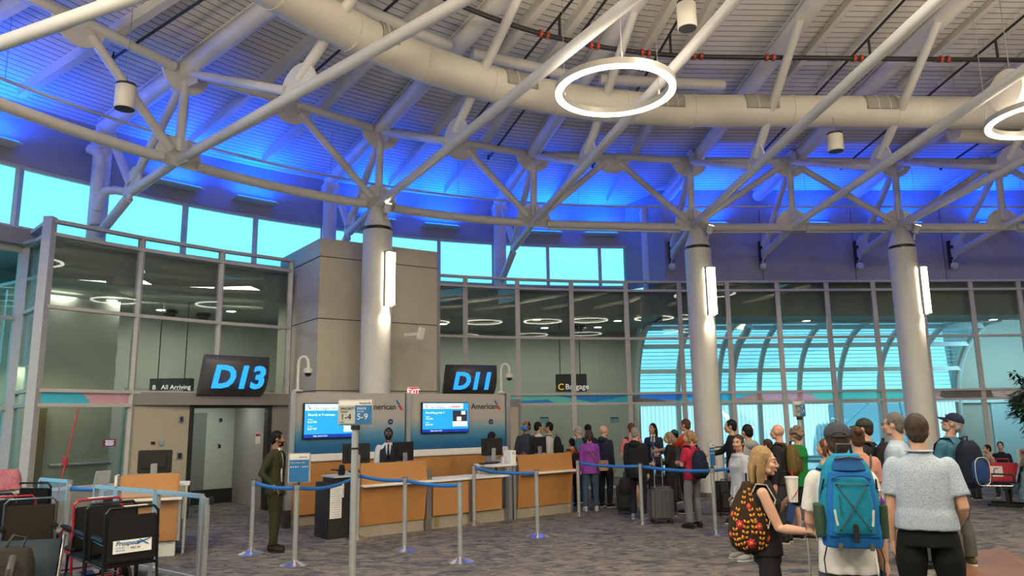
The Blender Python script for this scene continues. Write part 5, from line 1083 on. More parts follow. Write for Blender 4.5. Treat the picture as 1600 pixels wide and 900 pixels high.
def person(lab, pos, rz, h=1.7, skin=FAIR, top=(.2, .2, .2), topm=None, sleeve='long', hem=.86, legs=(.03, .03, .035), legm=None, legstyle='long', shoe=(.02, .02, .02), sole=(.5, .5, .48), hair=('short', (.03, .02, .015)), head=(0, 0), wf=1.0, bf=1.0, lean=0.0, arms=(DOWN, DOWN), curl=(.5, .5), seat=None, stance=.1, step=0.0, vox=.010, female=False, topname='shirt', group=None, gl=False, beard=None, smile=False, tie=None, flare=1.0, shades=False):
    s = h / 1.75; P = Person(); rz = rz - atan2(pos[0], pos[1]); root = thing('person', lab, 'person', (*pos, 0), rz, group); root.scale = (s, s, s); P.root = root
    sk = skinmat(skin); tm = topm or cloth(top); lm = legm or cloth(legs, 'trouser')
    drop = 0 if seat is None else .92 - (seat / s + .09)
    HIPZ = .92 - drop
    Lm = Matrix.Translation((0, 0, HIPZ)) @ Matrix.Rotation(-lean, 4, 'X') @ Matrix.Translation((0, 0, -.92))
    def T(p): return Lm @ Vector(p)
    P.T = T; sf = 1 + (wf - 1) * .4; sw = (.148 if female else .162) * sf
    NB = Vector((0, -.015, 1.47)); HM = Lm @ Matrix.Translation(NB) @ Matrix.Rotation(radians(head[0]), 4, 'Z') @ Matrix.Rotation(radians(-head[1]), 4, 'X') @ Matrix.Translation(-NB)
    HC = Vector((0, .012, 1.635)); HR = HM.to_3x3().to_4x4()
    def Hd(p): return HM @ (HC + Vector(p))
    P.Hd = Hd; P.HR = HR
    b = MB(); jf = .93 if female else 1.0
    b.ball(Hd((0, -.012, .018)), (.074, .094, .098), 24, 16, HR); b.ball(Hd((0, .022, -.042)), (.057 * jf, .066, .072), 20, 12, HR); b.ball(Hd((0, .066, -.094)), (.026 * jf, .02, .018), 12, 8, HR)
    b.ball(Hd((0, .07, .026)), (.046, .022, .014), 14, 8, HR); b.ball(Hd((0, .088, -.066)), (.022, .010, .009), 12, 8, HR)
    for q in (-1, 1):
        b.ball(Hd((q * .036, .062, -.028)), (.024, .024, .026), 12, 8, HR); b.ball(Hd((q * .075, -.006, -.008)), (.010, .021, .031), 12, 8, HR); b.ball(Hd((q * .011, .098, -.036)), (.010, .011, .009), 10, 6, HR); b.ball(Hd((q * .043, .03, -.075)), (.018, .03, .022), 10, 6, HR)
    b.tube([Hd((0, .084, .018)), Hd((0, .098, -.012)), Hd((0, .112, -.032)), Hd((0, .10, -.042))], [.009, .0105, .0135, .01], 10)
    cap(b, [Hd((0, -.02, -.06)), T((0, -.012, 1.50)), T((0, -.012, 1.43))], [.052 * jf, .053 * (jf if female else 1.06), .066]); 
    lk = .86 if legstyle in ('long', 'skirt') else 1.0
    tr = [(.92, .140, .09), (1.06, .128 * (.92 if female else 1), .092), (1.22, .145, .10), (1.36, .160, .098), (1.42, .13, .08), (1.455, .07, .06)]
    b.loft([[T(p) for p in ell(z, rx * .96 * (wf if z < 1.25 else sf), ry * (bf if z < 1.25 else 1 + (bf - 1) * .5))] for z, rx, ry in tr])
    hips = [T((q * .088 * wf, 0, .92)) for q in (-1, 1)]; P.arm = []
    J = []
    for i, q in enumerate((-1, 1)):
        if seat is None:
            yy = step * q; an = Vector((q * stance, yy, .085)); kn = (hips[i] + an) / 2 + Vector((q * .008, .03, .02))
        else:
            kn = Vector((q * .13, .44, HIPZ + .02)); an = Vector((q * .13, .44 + step, .085))
        J.append((hips[i], kn, an))
        cap(b, [hips[i], hips[i].lerp(kn, .4), kn, kn.lerp(an, .35) + Vector((0, -.012, 0)), kn.lerp(an, .85), an], [.085 * wf * lk, .078 * wf * lk, .053 * lk, .054 * lk, .037 * lk, .036]); b.ball(an + Vector((0, .05, -.045)), (.036, .10, .035), 12, 8)
    for i, q in enumerate((-1, 1)):
        sp = arms[i]; sp = sp(q) if callable(sp) else sp; sh = T((q * sw, -.005, 1.388))
        if sp[0] == 'to':                                       # reach a point: two-bone bend, elbow low and outward
            tg = Vector(sp[1]); v = tg - sh; L_ = min(v.length, .53); v.normalize(); a_ = (.285 ** 2 - .25 ** 2 + L_ * L_) / (2 * L_); hh = sqrt(max(0, .285 ** 2 - a_ * a_)); pole = Vector((q * .35, -.4, -1)); pole = (pole - v * pole.dot(v)).normalized()
            el = sh + v * a_ + pole * hh; wr = sh + v * L_; f = (wr - el).normalized(); u = (el - sh).normalized(); sp = (u, f) + tuple(sp[2:])
        else: u, f = Vector(sp[0]).normalized(), Vector(sp[1]).normalized(); el = sh + u * .285; wr = el + f * .25
        P.arm.append((sh, el, wr, f))
        af = sf if sf > 1 else 1
        cap(b, [sh, sh.lerp(el, .4), el, el.lerp(wr, .3), wr], [.046 * af, .045 * af, .038, .039 * af, .026])
        # hand: palm, four bent fingers of unequal length, thumb from the side of the palm
        d = f; pn = Vector(sp[2]).normalized() if len(sp) > 2 else Vector((-q, 0, 0)); pn = (pn - d * pn.dot(d)).normalized(); sd = d.cross(pn); ts = sd if sd.y > 0 or (abs(sd.y) < .2 and sd.z > 0) else -sd
        c = curl[i]; hp = [wr + d * .015, wr + d * .05, wr + d * .085]
        b.tube(hp, [.026, .03, .03], 10); b.loft([[wr + d * k + sd * (ww * cos(a)) + pn * (.014 * sin(a)) for a in [2 * pi * m_ / 12 for m_ in range(12)]] for k, ww in ((.0, .026), (.04, .038), (.085, .042))])
        for j, (o_, L) in enumerate(((-.030, .9), (-.010, 1.0), (.011, .95), (.031, .75))):
            p0 = wr + d * .082 + ts * (-o_); pts = [p0]; dd = d.copy()
            for g, ln in enumerate((.042, .027, .022)):
                dd = (Matrix.Rotation(0, 3, 'X') @ dd); ang = c * (.55 + .25 * g); dd = (dd * cos(ang) + pn * sin(ang)).normalized(); pn2 = pn; pts.append(pts[-1] + dd * ln * L)
            cap(b, pts, [.0095, .009, .0082, .0072], 8)
        t0 = wr + d * .025 + ts * .028; t1 = t0 + (d * .6 + ts * .75 + pn * .35).normalized() * .04; t2 = t1 + (d * .9 + ts * .2 + pn * (.3 + c * .4)).normalized() * .035; cap(b, [t0, t1, t2], [.013, .0105, .0085], 8)
        P.arm[-1] = (sh, el, wr, f, wr + d * .075 + pn * .03)
    body = remesh(b, 'body', sk, root, vox, 3)
    # face
    for q in (-1, 1):
        MB().ball(Hd((q * .029, .073, .006)), (.0135, .012, .0085), 10, 8, HR).build('eye', EYEW, root); MB().ball(Hd((q * .029, .0825, .006)), (.0062, .005, .0062), 10, 6, HR).build('iris', EYED, root)
        hc = hair[1] if hair[1] else (.1, .08, .06); MB().tube([Hd((q * .014, .091, .024)), Hd((q * .03, .0905, .030)), Hd((q * .048, .077, .024))], [.003, .0042, .002], 6).build('eyebrow', mat('brow_%02d%02d%02d' % tuple(int(x * 99) for x in hc), tuple(x * .7 for x in hc), .8), root)
    if smile: MB().ball(Hd((0, .093, -.064)), (.025, .007, .007), 12, 6, HR).build('teeth', TEETH, root)
    for z, w_ in ((-.0585, .021), (-.0735, .019)): MB().tube([Hd((-w_ * 1.1, .082, -.064)), Hd((-w_ * .5, .097, z)), Hd((0, .099, z)), Hd((w_ * .5, .097, z)), Hd((w_ * 1.1, .082, -.064))], [.002, .0045, .005, .0045, .002], 8).build('lip', LIPM if skin[0] > .15 else mat('lip_brown', (.10, .04, .035), .5), root)
    if beard:
        m = MB(); m.ball(Hd((0, .030, -.058)), (.0595, .066, .062), 18, 12, HR); m.ball(Hd((0, .071, -.096)), (.03, .02, .02), 12, 8, HR); remesh(m, 'beard', cloth(beard, 'beard'), root, .008, 2, .5, disp=(.003, 120))
    # top
    m = MB(); fw = .94 if female else 1.0
    R = [(hem, .176, .127), (hem + .1 if hem < 1.0 else hem + .03, .169 * fw, .123), (1.10, .157 * fw, .114), (1.20, .164 * fw, .116), (1.30, .176, .122 + (.018 if female else 0)), (1.36, .18, .114), (1.40, .162, .10), (1.432, .122, .086), (1.46, .086, .072), (1.485, .064, .063)]
    m.loft([[T(p) for p in ell(z, rx * (wf if z < 1.25 else sf), ry * (bf if z < 1.25 else 1 + (bf - 1) * .6), -.004)] for z, rx, ry in R])
    for i, q in enumerate((-1, 1)):
        sh, el, wr = P.arm[i][:3]; af = max(1.0, sf)
        if sleeve == 'long': m.tube([sh + Vector((0, 0, -.004)), sh.lerp(el, .25), sh.lerp(el, .6), el, el.lerp(wr, .5), el.lerp(wr, .97)], [.064 * af, .063 * af, .058 * af, .052 * af, .045, .037], 16); m.ball(sh + Vector((-q * .006, 0, -.006)), .065 * af, 14, 8); m.ball(el, .050 * af, 12, 8)
        elif sleeve == 'short': m.tube([sh + Vector((0, 0, -.004)), sh.lerp(el, .25), sh.lerp(el, .74)], [.064 * af, .065 * af, .069 * af], 16); m.ball(sh + Vector((-q * .006, 0, -.006)), .065 * af, 14, 8)
    P.top = remesh(m, topname, tm, root, max(vox, .010), 7, .5, disp=(.006, 14))
    # legs
    if legstyle:
        m = MB(); zt = .995
        hp = [[T(p) for p in ell(zt, .140 * wf, .098 * bf)], [T(p) for p in ell(.92, .150 * wf, .106 * bf)]]
        if seat is None: hp.append([p for p in ell(.84, .156 * wf, .108 * bf)])
        else: hp.append([T(p) for p in ell(.86, .165 * wf, .12)])
        m.loft(hp)
        for a, k, n_ in J:
            if legstyle == 'long': m.tube([a + Vector((0, 0, -.0)), a.lerp(k, .45), k, k.lerp(n_, .4), k.lerp(n_, .96)], [.078 * wf, .088 * wf, .074, .069 * flare, .058 * flare], 18); m.ball(a, .076 * wf, 14, 8); m.ball(k, .074, 14, 8)
            elif legstyle == 'shorts': m.tube([a, a.lerp(k, .45), a.lerp(k, .98)], [.078 * wf, .092 * wf, .092], 18); m.ball(a, .076 * wf, 14, 8)
        if legstyle == 'skirt':
            k = [(J[0][1] + J[1][1]) / 2, (J[0][2] + J[1][2]) / 2]; hh = (J[0][0] + J[1][0]) / 2
            m.tube([hh - Vector((0, .08, 0)), hh.lerp(k[0], .5), k[0] + Vector((0, .06, -.02)), k[0].lerp(k[1], .5) + Vector((0, .06, 0)), k[1] + Vector((0, .04, .08))], [.16, .2, .2, .21, .23], 20)
        P.legs = remesh(m, {'long': 'trousers', 'shorts': 'shorts', 'skirt': 'skirt'}[legstyle], lm, root, max(vox, .011), 3, .5, disp=(.005, 11))
    sm_ = cloth(shoe, 'shoe', .6)
    for i, (a, k, n_) in enumerate(J):
        R_ = rotz(radians(-8 if i else 8)); o = Vector((n_.x, n_.y, 0)); m = MB()
        m.ball(o + R_ @ Vector((0, .105, .04)), (.047, .085, .042), 16, 10); m.ball(o + R_ @ Vector((0, -.02, .055)), (.04, .062, .055), 16, 10); m.tube([o + Vector((0, -.01, .06)), o + R_ @ Vector((0, .09, .045))], [.042, .044], 14); m.tube([o + Vector((0, -.005, .05)), o + Vector((0, -.005, .115))], [.044, .043], 14)
        for p in m.v: p.z = max(p.z, .012)
        so = remesh(m, 'shoe', sm_, root, .010, 2)
        out = [(.041 * sin(a_) * (1.0 if cos(a_) > 0 else .9), .055 + .14 * cos(a_)) for a_ in [2 * pi * k_ / 24 for k_ in range(24)]]
        MB().prism([((R_ @ Vector((x * 1.12, y, 0))).x, (R_ @ Vector((x * 1.12, y, 0))).y) for x, y in out], o + Vector((0, 0, .012)), (1, 0, 0), (0, 1, 0), .024).build('sole', cloth(sole, 'sole', .7), so, bevel=.004)
    # hair
    st, hc = hair[0], hair[1]
    if st != 'bald':
        hm = mat('hair_%02d%02d%02d' % tuple(int(x * 99) for x in hc), hc, .6, var=.14, vscale=45, spec=.2); m = MB()
        thin = .6 if st == 'thin' else 1.0
        m.ball(Hd((0, -.020, .026 if st != 'thin' else .016)), (.0785, .096, .100 if st != 'thin' else .098), 24, 16, HR)
        m.ball(Hd((0, -.058, -.02)), (.070, .052, .072), 18, 12, HR)
        for q in (-1, 1): m.ball(Hd((q * .066, -.004, .022)), (.016, .04, .04), 12, 8, HR)
        dp = (.004, 70)
        if st == 'curly':
            rd = random.Random(5)
            for k in range(70):
                a, e = rd.uniform(0, 2 * pi), rd.uniform(-.5, 1.5); p = Vector((.09 * cos(a) * cos(e), -.03 + .10 * sin(a) * cos(e), .035 + .10 * sin(e)))
                if p.y > .055 and p.z < .07: continue
                m.ball(Hd(p), .026, 8, 6)
            dp = (.010, 45)
        if st in ('long', 'longer', 'bob'):
            L = {'bob': -.13, 'long': -.25, 'longer': -.42}[st]
            for q in (-1, 1): m.tube([Hd((q * .06, .01, .07)), Hd((q * .077, -.015, .0)), Hd((q * .084, -.02, -.08)), Hd((q * .085, -.02, max(L, -.2))) if st != 'bob' else Hd((q * .075, -.02, L))], [(.018, .03), (.016, .036), (.018, .042), (.012, .03)], 12)
            m.tube([Hd((0, -.06, .03)), Hd((0, -.085, -.06)), Hd((0, -.085, L * .7)), Hd((0, -.095, L))], [(.075, .045), (.088, .045), (.09, .036), (.05, .02)], 18)
            dp = (.0025, 60)
        if st == 'bun': m.ball(Hd((0, -.10, .07)), .045, 14, 10)
        if st == 'tail': m.tube([Hd((0, -.10, .03)), Hd((0, -.14, -.02)), Hd((0, -.13, -.14))], [.03, .032, .012], 12)
        remesh(m, 'hair', hm, root, max(.007, vox * .9), 2, .5, disp=dp)
    if gl:
        gm = DARK; m = MB()
        for q in (-1, 1):
            m.tube([Hd((q * .031 + .021 * cos(a), .097, .004 + .016 * sin(a))) for a in [2 * pi * k / 12 for k in range(13)]], .0022, 6); m.tube([Hd((q * .053, .095, .008)), Hd((q * .079, .0, .01))], .002, 6)
        m.tube([Hd((-.01, .098, .008)), Hd((.01, .098, .008))], .002, 6); m.build('glasses', gm, root)
    if tie is not None:
        # open jacket front: white shirt wedge, tie, lapels
        def FR(z): return .004 + {1.46: .062, 1.4: .1, 1.3: .119, 1.2: .114, 1.1: .113, 1.0: .118}[z]
        zs = [1.46, 1.4, 1.3, 1.2, 1.1, 1.0]; ws = [.045, .06, .062, .055, .048, .042]
        MB().grid([[T((x * w_, FR(z) * bf + .004 - .014 * abs(x), z)) for x in (-1, -.5, 0, .5, 1)] for z, w_ in zip(zs, ws)]).build('shirt_front', cloth((.55, .53, .50), 'shirtfront'), root, solid=.006)
        MB().grid([[T((x * w_, FR(z) * bf + .012, z)) for x in (-1, 0, 1)] for z, w_ in zip(zs, [.018, .014, .022, .027, .03, .012])]).build('tie', cloth(tie, 'tie'), root, solid=.006)
        for q in (-1, 1): MB().grid([[T((q * (w_ + e), (FR(z) if z != 1.46 else .07) * bf + .008 - .012 * e / .03, z)) for e in (-.006, .035 * k)] for z, w_, k in zip(zs[:4], ws, (.6, 1.0, 1.1, .4))]).build('lapel', tm, root, solid=.006); MB().grid([[T((q * .012, .062, 1.50)), T((q * .055, .045, 1.50))], [T((q * .01, .078, 1.465)), T((q * .05, .072, 1.455))]]).build('collar', cloth((.55, .53, .50), 'shirtfront'), root, solid=.006)
    return P
def cap_hat(P, c, lab=None, back=False, visor=True, logo=None):
    m = MB(); Hd, HR = P.Hd, P.HR
    m.ball(Hd((0, -.012, .036)), (.088, .106, .096), 24, 16, HR)
    hm = cloth(c, 'cap', .8); Z = Hd((0, 0, .03)); n = HR.to_3x3() @ Vector((0, 0, 1))
    for p in m.v:
        dd = (p - Z).dot(n)
        if dd < 0: p -= n * dd
    o = remesh(m, 'cap', hm, P.root, .008, 2)
    if visor:
        g = []
        for r_ in (0, .5, 1.0): g.append([Hd((.082 * sin(a) * (1 - .1 * r_), .075 * cos(a) + .02 + .075 * r_ * cos(a) ** .8 if cos(a) > 0 else .02, .042 - .02 * r_ - .02 * abs(sin(a)))) for a in [pi * (k / 12 - .5) * .9 for k in range(13)]])
        MB().grid(g).build('visor', hm, o, solid=.005)
    MB().ball(Hd((0, -.012, .132)), .008, 8, 6).build('button', hm, o)
    if back: MB().tube([Hd((.05 * cos(a), -.108 - .0 * sin(a), .034 + .03 * sin(a))) for a in [pi * k / 10 for k in range(11)]], .006, 8).build('back_opening', DARK, o); MB().tube([Hd((-.05, -.105, .036)), Hd((0, -.122, .034)), Hd((.05, -.105, .036))], .007, 8).build('back_strap', hm, o)
    if logo: MB().box(Hd((.0, .092, .075)), (.05, .01, .03), HR).build('cap_badge', logo, o, bevel=.004)
    return o
def backpack(P, lab, c1, c2=None, H=.46, W=.30, D=.17, zc=1.20, trim=None, straps=True, group='worn backpacks', name='backpack', yb=-.115, front=True):
    s = P.root.scale[0]; base = P.T((0, yb - D / 2, zc - H / 2)); w = pmat(P.root) @ base
    t = thing(name, lab, 'backpack', w, P.root.rotation_euler.z, group); t.scale = (s, s, s)
    m1 = cloth(c1, 'pack', .75); m2 = cloth(c2 or c1, 'pack', .75); c = Vector((0, 0, H / 2)); Rl = (P.T((0, 0, 1)) - P.T((0, 0, 0))).normalized().rotation_difference(Vector((0, 0, 1))).inverted().to_matrix().to_4x4()
    def L(p): return Rl @ Vector(p)
    rings = []
    for k in range(9):
        z = H * k / 8; f = 1 - (abs(k / 8 - .42) / .6) ** 3.2 * .45; rings.append([L(p) for p in ell(z, W / 2 * f * (1 if k not in (0, 8) else .82), D / 2 * f * (1 if k not in (0, 8) else .7), .012 * (k / 8), 24, 3)])
    m = MB(); m.loft(rings); remesh(m, 'main_body', m1, t, .011, 4, .5, disp=(.006, 12))
    if front:
        rings = [[L(p) for p in ell(H * (.10 + .5 * k / 6), W * .39 * (1 - .28 * (abs(k - 3) / 3) ** 3), .045 * (1 - .5 * (abs(k - 3) / 3) ** 3), -D / 2 + .005, 20, 3)] for k in range(7)]; m = MB(); m.loft(rings); remesh(m, 'front_pocket', m2, t, .010, 3)
        MB().tube([L((W * .34 * cos(a), -D / 2 - .036 + .012 * abs(cos(a)), H * .42 + H * .2 * sin(a))) for a in [pi * (k / 10) for k in range(11)]], .005, 6).build('zip', BLACK, t)
    if trim: MB().tube([L((W * .40 * math.copysign(abs(cos(a)) ** .6, cos(a)), -D / 2 - .028, H * .36 + H * .29 * math.copysign(abs(sin(a)) ** .7, sin(a)))) for a in [2 * pi * k / 32 for k in range(33)]], .004, 6).build('piping', trim, t)
    MB().tube([L((-.04, D * .2, H - .01)), L((-.035, D * .15, H + .045)), L((.035, D * .15, H + .045)), L((.04, D * .2, H - .01))], .010, 8).build('top_handle', BLACK, t)
    if straps:
        ib = P.T; off = base
        for q in (-1, 1):
            pts = [ib((q * .085, yb + .03, zc + H * .42)), ib((q * .105, -.06, 1.462)), ib((q * .115, .03, 1.462)), ib((q * .125, .108, 1.39)), ib((q * .128, .135, 1.28)), ib((q * .152, .09, 1.12)), ib((q * .165, -.03, 1.05)), ib((q * .12, yb, zc - H * .36))]
            MB().tube([p - off for p in pts], [(.028, .008)] * 4 + [(.026, .008)] + [(.013, .005)] * 3, 8).build('strap', m1, t)
    return t
# ------------------------------------------------------------------ who stands where
def at_px(px, Y, H=None): p = at_y(px, 680, Y); return (p.x, Y)
def pattern(nm, base, cols, scale, kind='VORONOI', rough=.85, thr=.5):
    m = bpy.data.materials.new(nm); m.use_nodes = True; n = m.node_tree.nodes; l = m.node_tree.links; b = n['Principled BSDF']; b.inputs['Roughness'].default_value = rough; b.inputs['Specular IOR Level'].default_value = .2
    t = n.new('ShaderNodeTexCoord'); v = n.new('ShaderNodeTexVoronoi' if kind == 'VORONOI' else 'ShaderNodeTexNoise'); v.inputs['Scale'].default_value = scale; l.new(t.outputs['Object'], v.inputs['Vector'])
    r = n.new('ShaderNodeValToRGB'); e = r.color_ramp.elements; r.color_ramp.interpolation = 'CONSTANT' if kind == 'VORONOI' else 'LINEAR'; e[0].color = (*cols[0], 1); e[0].position = 0; e[1].color = (*base, 1); e[1].position = thr
    for k, c in enumerate(cols[1:]): x = e.new(thr * (k + 1) / len(cols)); x.color = (*c, 1)
    l.new(v.outputs['Distance' if kind == 'VORONOI' else 'Fac'], r.inputs[0]); l.new(r.outputs[0], b.inputs['Base Color']); return m
CHECK = pattern('blue_checked_shirting', (.36, .42, .50), [(.16, .23, .38), (.27, .34, .45)], 95, thr=.40)
HAWAII = pattern('teal_leaf_shirting', (.03, .10, .16), [(.10, .22, .26), (.02, .05, .10), (.05, .15, .22)], 9, 'NOISE', thr=.62)
PAIS = pattern('blue_paisley_cloth', (.14, .24, .32), [(.02, .05, .09), (.25, .36, .42)], 14, thr=.35)
PINKQ = pattern('pink_quilted_cloth', (.42, .16, .20), [(.6, .5, .35), (.45, .08, .14)], 30, thr=.45)
BRNH, BLKH, GRYH = (.045, .025, .014), (.005, .0045, .0045), (.20, .19, .18)
# --- staff
p1 = person('man in a dark green suit and tie standing left of the queue posts', (-3.50, 11.12), radians(-116), 1.70, BRN, (.032, .036, .018), sleeve='long', hem=.82, legs=(.032, .036, .018), shoe=(.02, .014, .012), sole=(.03, .025, .02), hair=('short', BLKH), head=(24, 0), arms=(POCK, ((.42, -.35, -1), (-.15, .62, -.62), (0, 0, -1))), tie=(.015, .015, .018), topname='jacket', beard=(.02, .013, .01), stance=.09, step=.05, vox=.008)
p2 = person('counter agent in a dark vest, white sleeves and tie behind the left counter', at_px(607, 13.35), radians(180), 1.70, DBR, (.45, .47, .50), hem=.95, legs=(.02, .02, .03), hair=('short', BLKH), head=(0, -18), arms=(FWD, FWD), wf=1.12, vox=.009, beard=(.012, .009, .008))
m = MB(); m.loft([[p2.T(q) for q in ell(z, rx, ry)] for z, rx, ry in ((.93, .198, .130), (1.1, .183, .124), (1.25, .195, .132), (1.36, .172, .122), (1.44, .095, .086))]); remesh(m, 'vest', cloth((.022, .024, .032), 'vest'), p2.root, .010, 3)
MB().grid([[p2.T((x, y_, z)) for x in (-w_, 0, w_)] for z, w_, y_ in ((1.47, .045, .082), (1.4, .05, .118), (1.3, .035, .143), (1.22, .006, .142))]).build('shirt_front', cloth((.5, .5, .52), 'shirtfront'), p2.root, solid=.006); MB().grid([[p2.T((x, y_, z)) for x in (-w_, 0, w_)] for z, w_, y_ in ((1.46, .016, .095), (1.4, .013, .128), (1.3, .02, .152), (1.2, .022, .15))]).build('tie', cloth((.015, .015, .018), 'tie'), p2.root, solid=.006)
MB().box(p2.T((-.11, .135, 1.31)), (.07, .008, .018)).build('name_badge', PAPER, p2.root)
p3 = person('seated agent with long black hair and grey blouse by the side shelf', at_px(768, 14.95), radians(-92), 1.57, DBR, (.36, .35, .36), hem=.9, legs=(.015, .015, .02), hair=('longer', BLKH), arms=(FWD, FWD), female=True, head=(0, 4), wf=1.08, topname='blouse')
MB().grid([[p3.T((x, y_, z)) for x in (-w_, 0, w_)] for z, w_, y_ in ((1.46, .03, .075), (1.4, .03, .112), (1.3, .02, .15))]).build('scarf', cloth((.03, .06, .14), 'scarf'), p3.root, solid=.008)
p4 = person('man in a navy sweater wearing a blue face mask behind the right counter', at_px(822, 15.75), radians(150), 1.78, BRN, (.035, .037, .06), hem=.9, legs=(.02, .02, .03), hair=('thin', BLKH), head=(0, -10), arms=(FWD, FWD), wf=1.08)
MB().grid([[p4.Hd((x * w_, y_ - .03 * abs(x) ** 2, z)) for x in (-1, -.6, -.2, .2, .6, 1)] for z, w_, y_ in ((-.015, .052, .112), (-.04, .06, .13), (-.07, .058, .122), (-.10, .048, .1))]).build('face_mask', mat('bright_blue_mask', (.02, .20, .62), .7), p4.root, solid=.004)
p14 = person('female agent in a navy blazer with a headset by the glass', at_px(1021, 16.3), radians(170), 1.68, TANS, (.018, .024, .055), hem=.84, legs=(.015, .018, .035), hair=('long', BLKH), female=True, head=(-25, 0), arms=(FWD, FWD), tie=(.03, .07, .16), topname='blazer')
MB().tube([p14.Hd((.08, 0, .0)), p14.Hd((.075, .05, -.05)), p14.Hd((.04, .1, -.07))], .004, 6).build('headset', BLACK, p14.root)
# --- queue
Q = 'passengers in the boarding queue'
q5 = person('person in a white shirt with a dark cross strap behind the masked man', at_px(841, 16.9), radians(-60), 1.74, TANS, (.55, .53, .50), hair=('short', BLKH), group=Q)
MB().tube([q5.T((-.12, -.06, 1.455)), q5.T((-.05, .12, 1.36)), q5.T((.12, .12, 1.1)), q5.T((.16, 0, .98)), q5.T((.05, -.13, 1.12)), q5.T((-.12, -.06, 1.455))], [(.016, .006)] * 6, 8).build('cross_strap', BLACK, q5.root)
q6 = person('dark-haired man in a white shirt with a black backpack, facing left', at_px(858, 17.0), radians(80), 1.73, TANS, (.55, .54, .52), hair=('short', BLKH), group=Q); backpack(q6, 'black backpack on the man in the white shirt', (.014, .014, .016), zc=1.2)
q7 = person('short woman in an orange top, dark hair in a bun, behind the right counter', at_px(893, 15.75), radians(30), 1.40, TANS, (.30, .06, .025), hair=('bun', BLKH), female=True, sleeve='short', legs=(.015, .015, .018), group=Q); backpack(q7, 'small black backpack on the short woman in orange', (.014, .013, .014), H=.34, W=.24, zc=1.22)
q8 = person('grey-haired man in a teal-grey shirt, facing left', at_px(904, 16.7), radians(75), 1.63, FAIR, (.07, .14, .17), hair=('short', (.30, .29, .27)), group=Q, gl=True)
q9 = person('person in a black cap behind the woman in purple', at_px(919, 17.2), radians(20), 1.66, TANS, (.02, .02, .022), hair=('short', BLKH), group=Q); cap_hat(q9, (.012, .012, .013))
q10 = person('woman in a purple jacket and jeans, seen from behind', (1.51, 15.2), radians(8), 1.575, FAIR, (.20, .045, .27), hem=.80, legs=(.045, .075, .12), shoe=(.45, .44, .42), hair=('bob', (.05, .03, .025)), female=True, group=Q, topname='jacket', stance=.12, wf=1.1)
MB().tube([q10.T((-.13, -.04, 1.45)), q10.T((-.02, -.135, 1.33)), q10.T((.14, -.125, 1.08)), q10.T((.19, -.02, .9))], [(.012, .006)] * 4, 8).build('bag_strap', cloth((.28, .17, .10), 'strap'), q10.root)
t = thing('shoulder_bag', 'small tan shoulder bag at the hip of the woman in purple', 'bag', (1.77, 15.12, .78), radians(10)); m = MB(); m.loft([ell(.2 * k / 5, .11 - .02 * abs(k - 2) / 3, .045, 0, 20, 3) for k in range(6)]); m.build('pouch', cloth((.30, .19, .12), 'tanbag'), t); MB().box((0, -.045, .13), (.18, .012, .1)).build('flap', cloth((.26, .16, .1), 'tanbag'), t, bevel=.004)
q11 = person('bald man in a navy hooded jacket, head turned right', (1.87, 15.75), radians(-32), 1.655, FAIR, (.022, .026, .05), hem=.80, legs=(.012, .012, .015), hair=('bald', None), head=(-25, 0), group=Q, topname='jacket', wf=1.06)
m = MB(); m.ball(q11.T((0, -.085, 1.45)), (.1, .06, .07), 16, 10); remesh(m, 'hood', cloth((.022, .026, .05)), q11.root, .01, 3)
q12 = person('man in a pink shirt and grey shorts with a black backpack', (2.36, 15.15), radians(18), 1.70, FAIR, (.46, .15, .16), sleeve='short', hem=.88, legs=(.095, .085, .075), legstyle='shorts', shoe=(.45, .44, .42), hair=('short', (.09, .035, .015)), group=Q, arms=(FOLD, FWD)); backpack(q12, 'black sling backpack on the man in the pink shirt', (.012, .012, .014), H=.48, W=.24, zc=1.18)
q13 = person('grey-haired man in a black hooded jacket holding a black duffel', (2.24, 13.95), radians(-18), 1.635, FAIR, (.014, .014, .016), hem=.78, legs=(.012, .014, .024), shoe=(.15, .2, .28), hair=('short', GRYH), head=(-12, 0), group=Q, topname='jacket', wf=1.14, bf=1.1)
m = MB(); m.ball(q13.T((0, -.10, 1.43)), (.11, .06, .08), 16, 10); remesh(m, 'hood', cloth((.014, .014, .016)), q13.root, .01, 3)
t = thing('duffel_bag', 'small black duffel bag carried low beside the queue post', 'bag', (2.0, 13.82, .44), radians(60)); m = MB(); m.loft([ell(.30 * k / 6, .13 - .03 * (abs(k - 3) / 3) ** 2, .10 - .03 * (abs(k - 3) / 3) ** 2, 0, 20, 3) for k in range(7)]); remesh(m, 'bag_body', cloth((.012, .012, .014), 'pack'), t, .01, 3); MB().tube([(-.08, 0, .28), (-.06, 0, .4), (.06, 0, .4), (.08, 0, .28)], .012, 8).build('handle', BLACK, t)
q15 = person('woman with glasses and ash-blonde hair in black, facing left', at_px(1045, 14.3), radians(92), 1.53, FAIR, (.014, .013, .014), hem=.8, legs=(.012, .012, .012), hair=('bob', (.22, .16, .10)), gl=True, female=True, group=Q, shoe=(.12, .05, .03), arms=(FWD, DOWN), flare=1.5)
q16 = person('person in a teal knit beanie between the queue and the column', at_px(1054, 16.4), radians(60), 1.53, TANS, (.03, .05, .06), hair=('short', BLKH), group=Q); cap_hat(q16, (.03, .07, .09), visor=False)
q17 = person('tall man in an orange-red shirt reaching his arm to the left', at_px(1072, 14.6), radians(66), 1.77, TANS, (.38, .05, .018), sleeve='short', legs=(.03, .025, .02), hair=('short', (.06, .03, .02)), arms=(((-.25, .75, -.62), (-.1, 1, -.18)), DOWN), group=Q, wf=1.12)
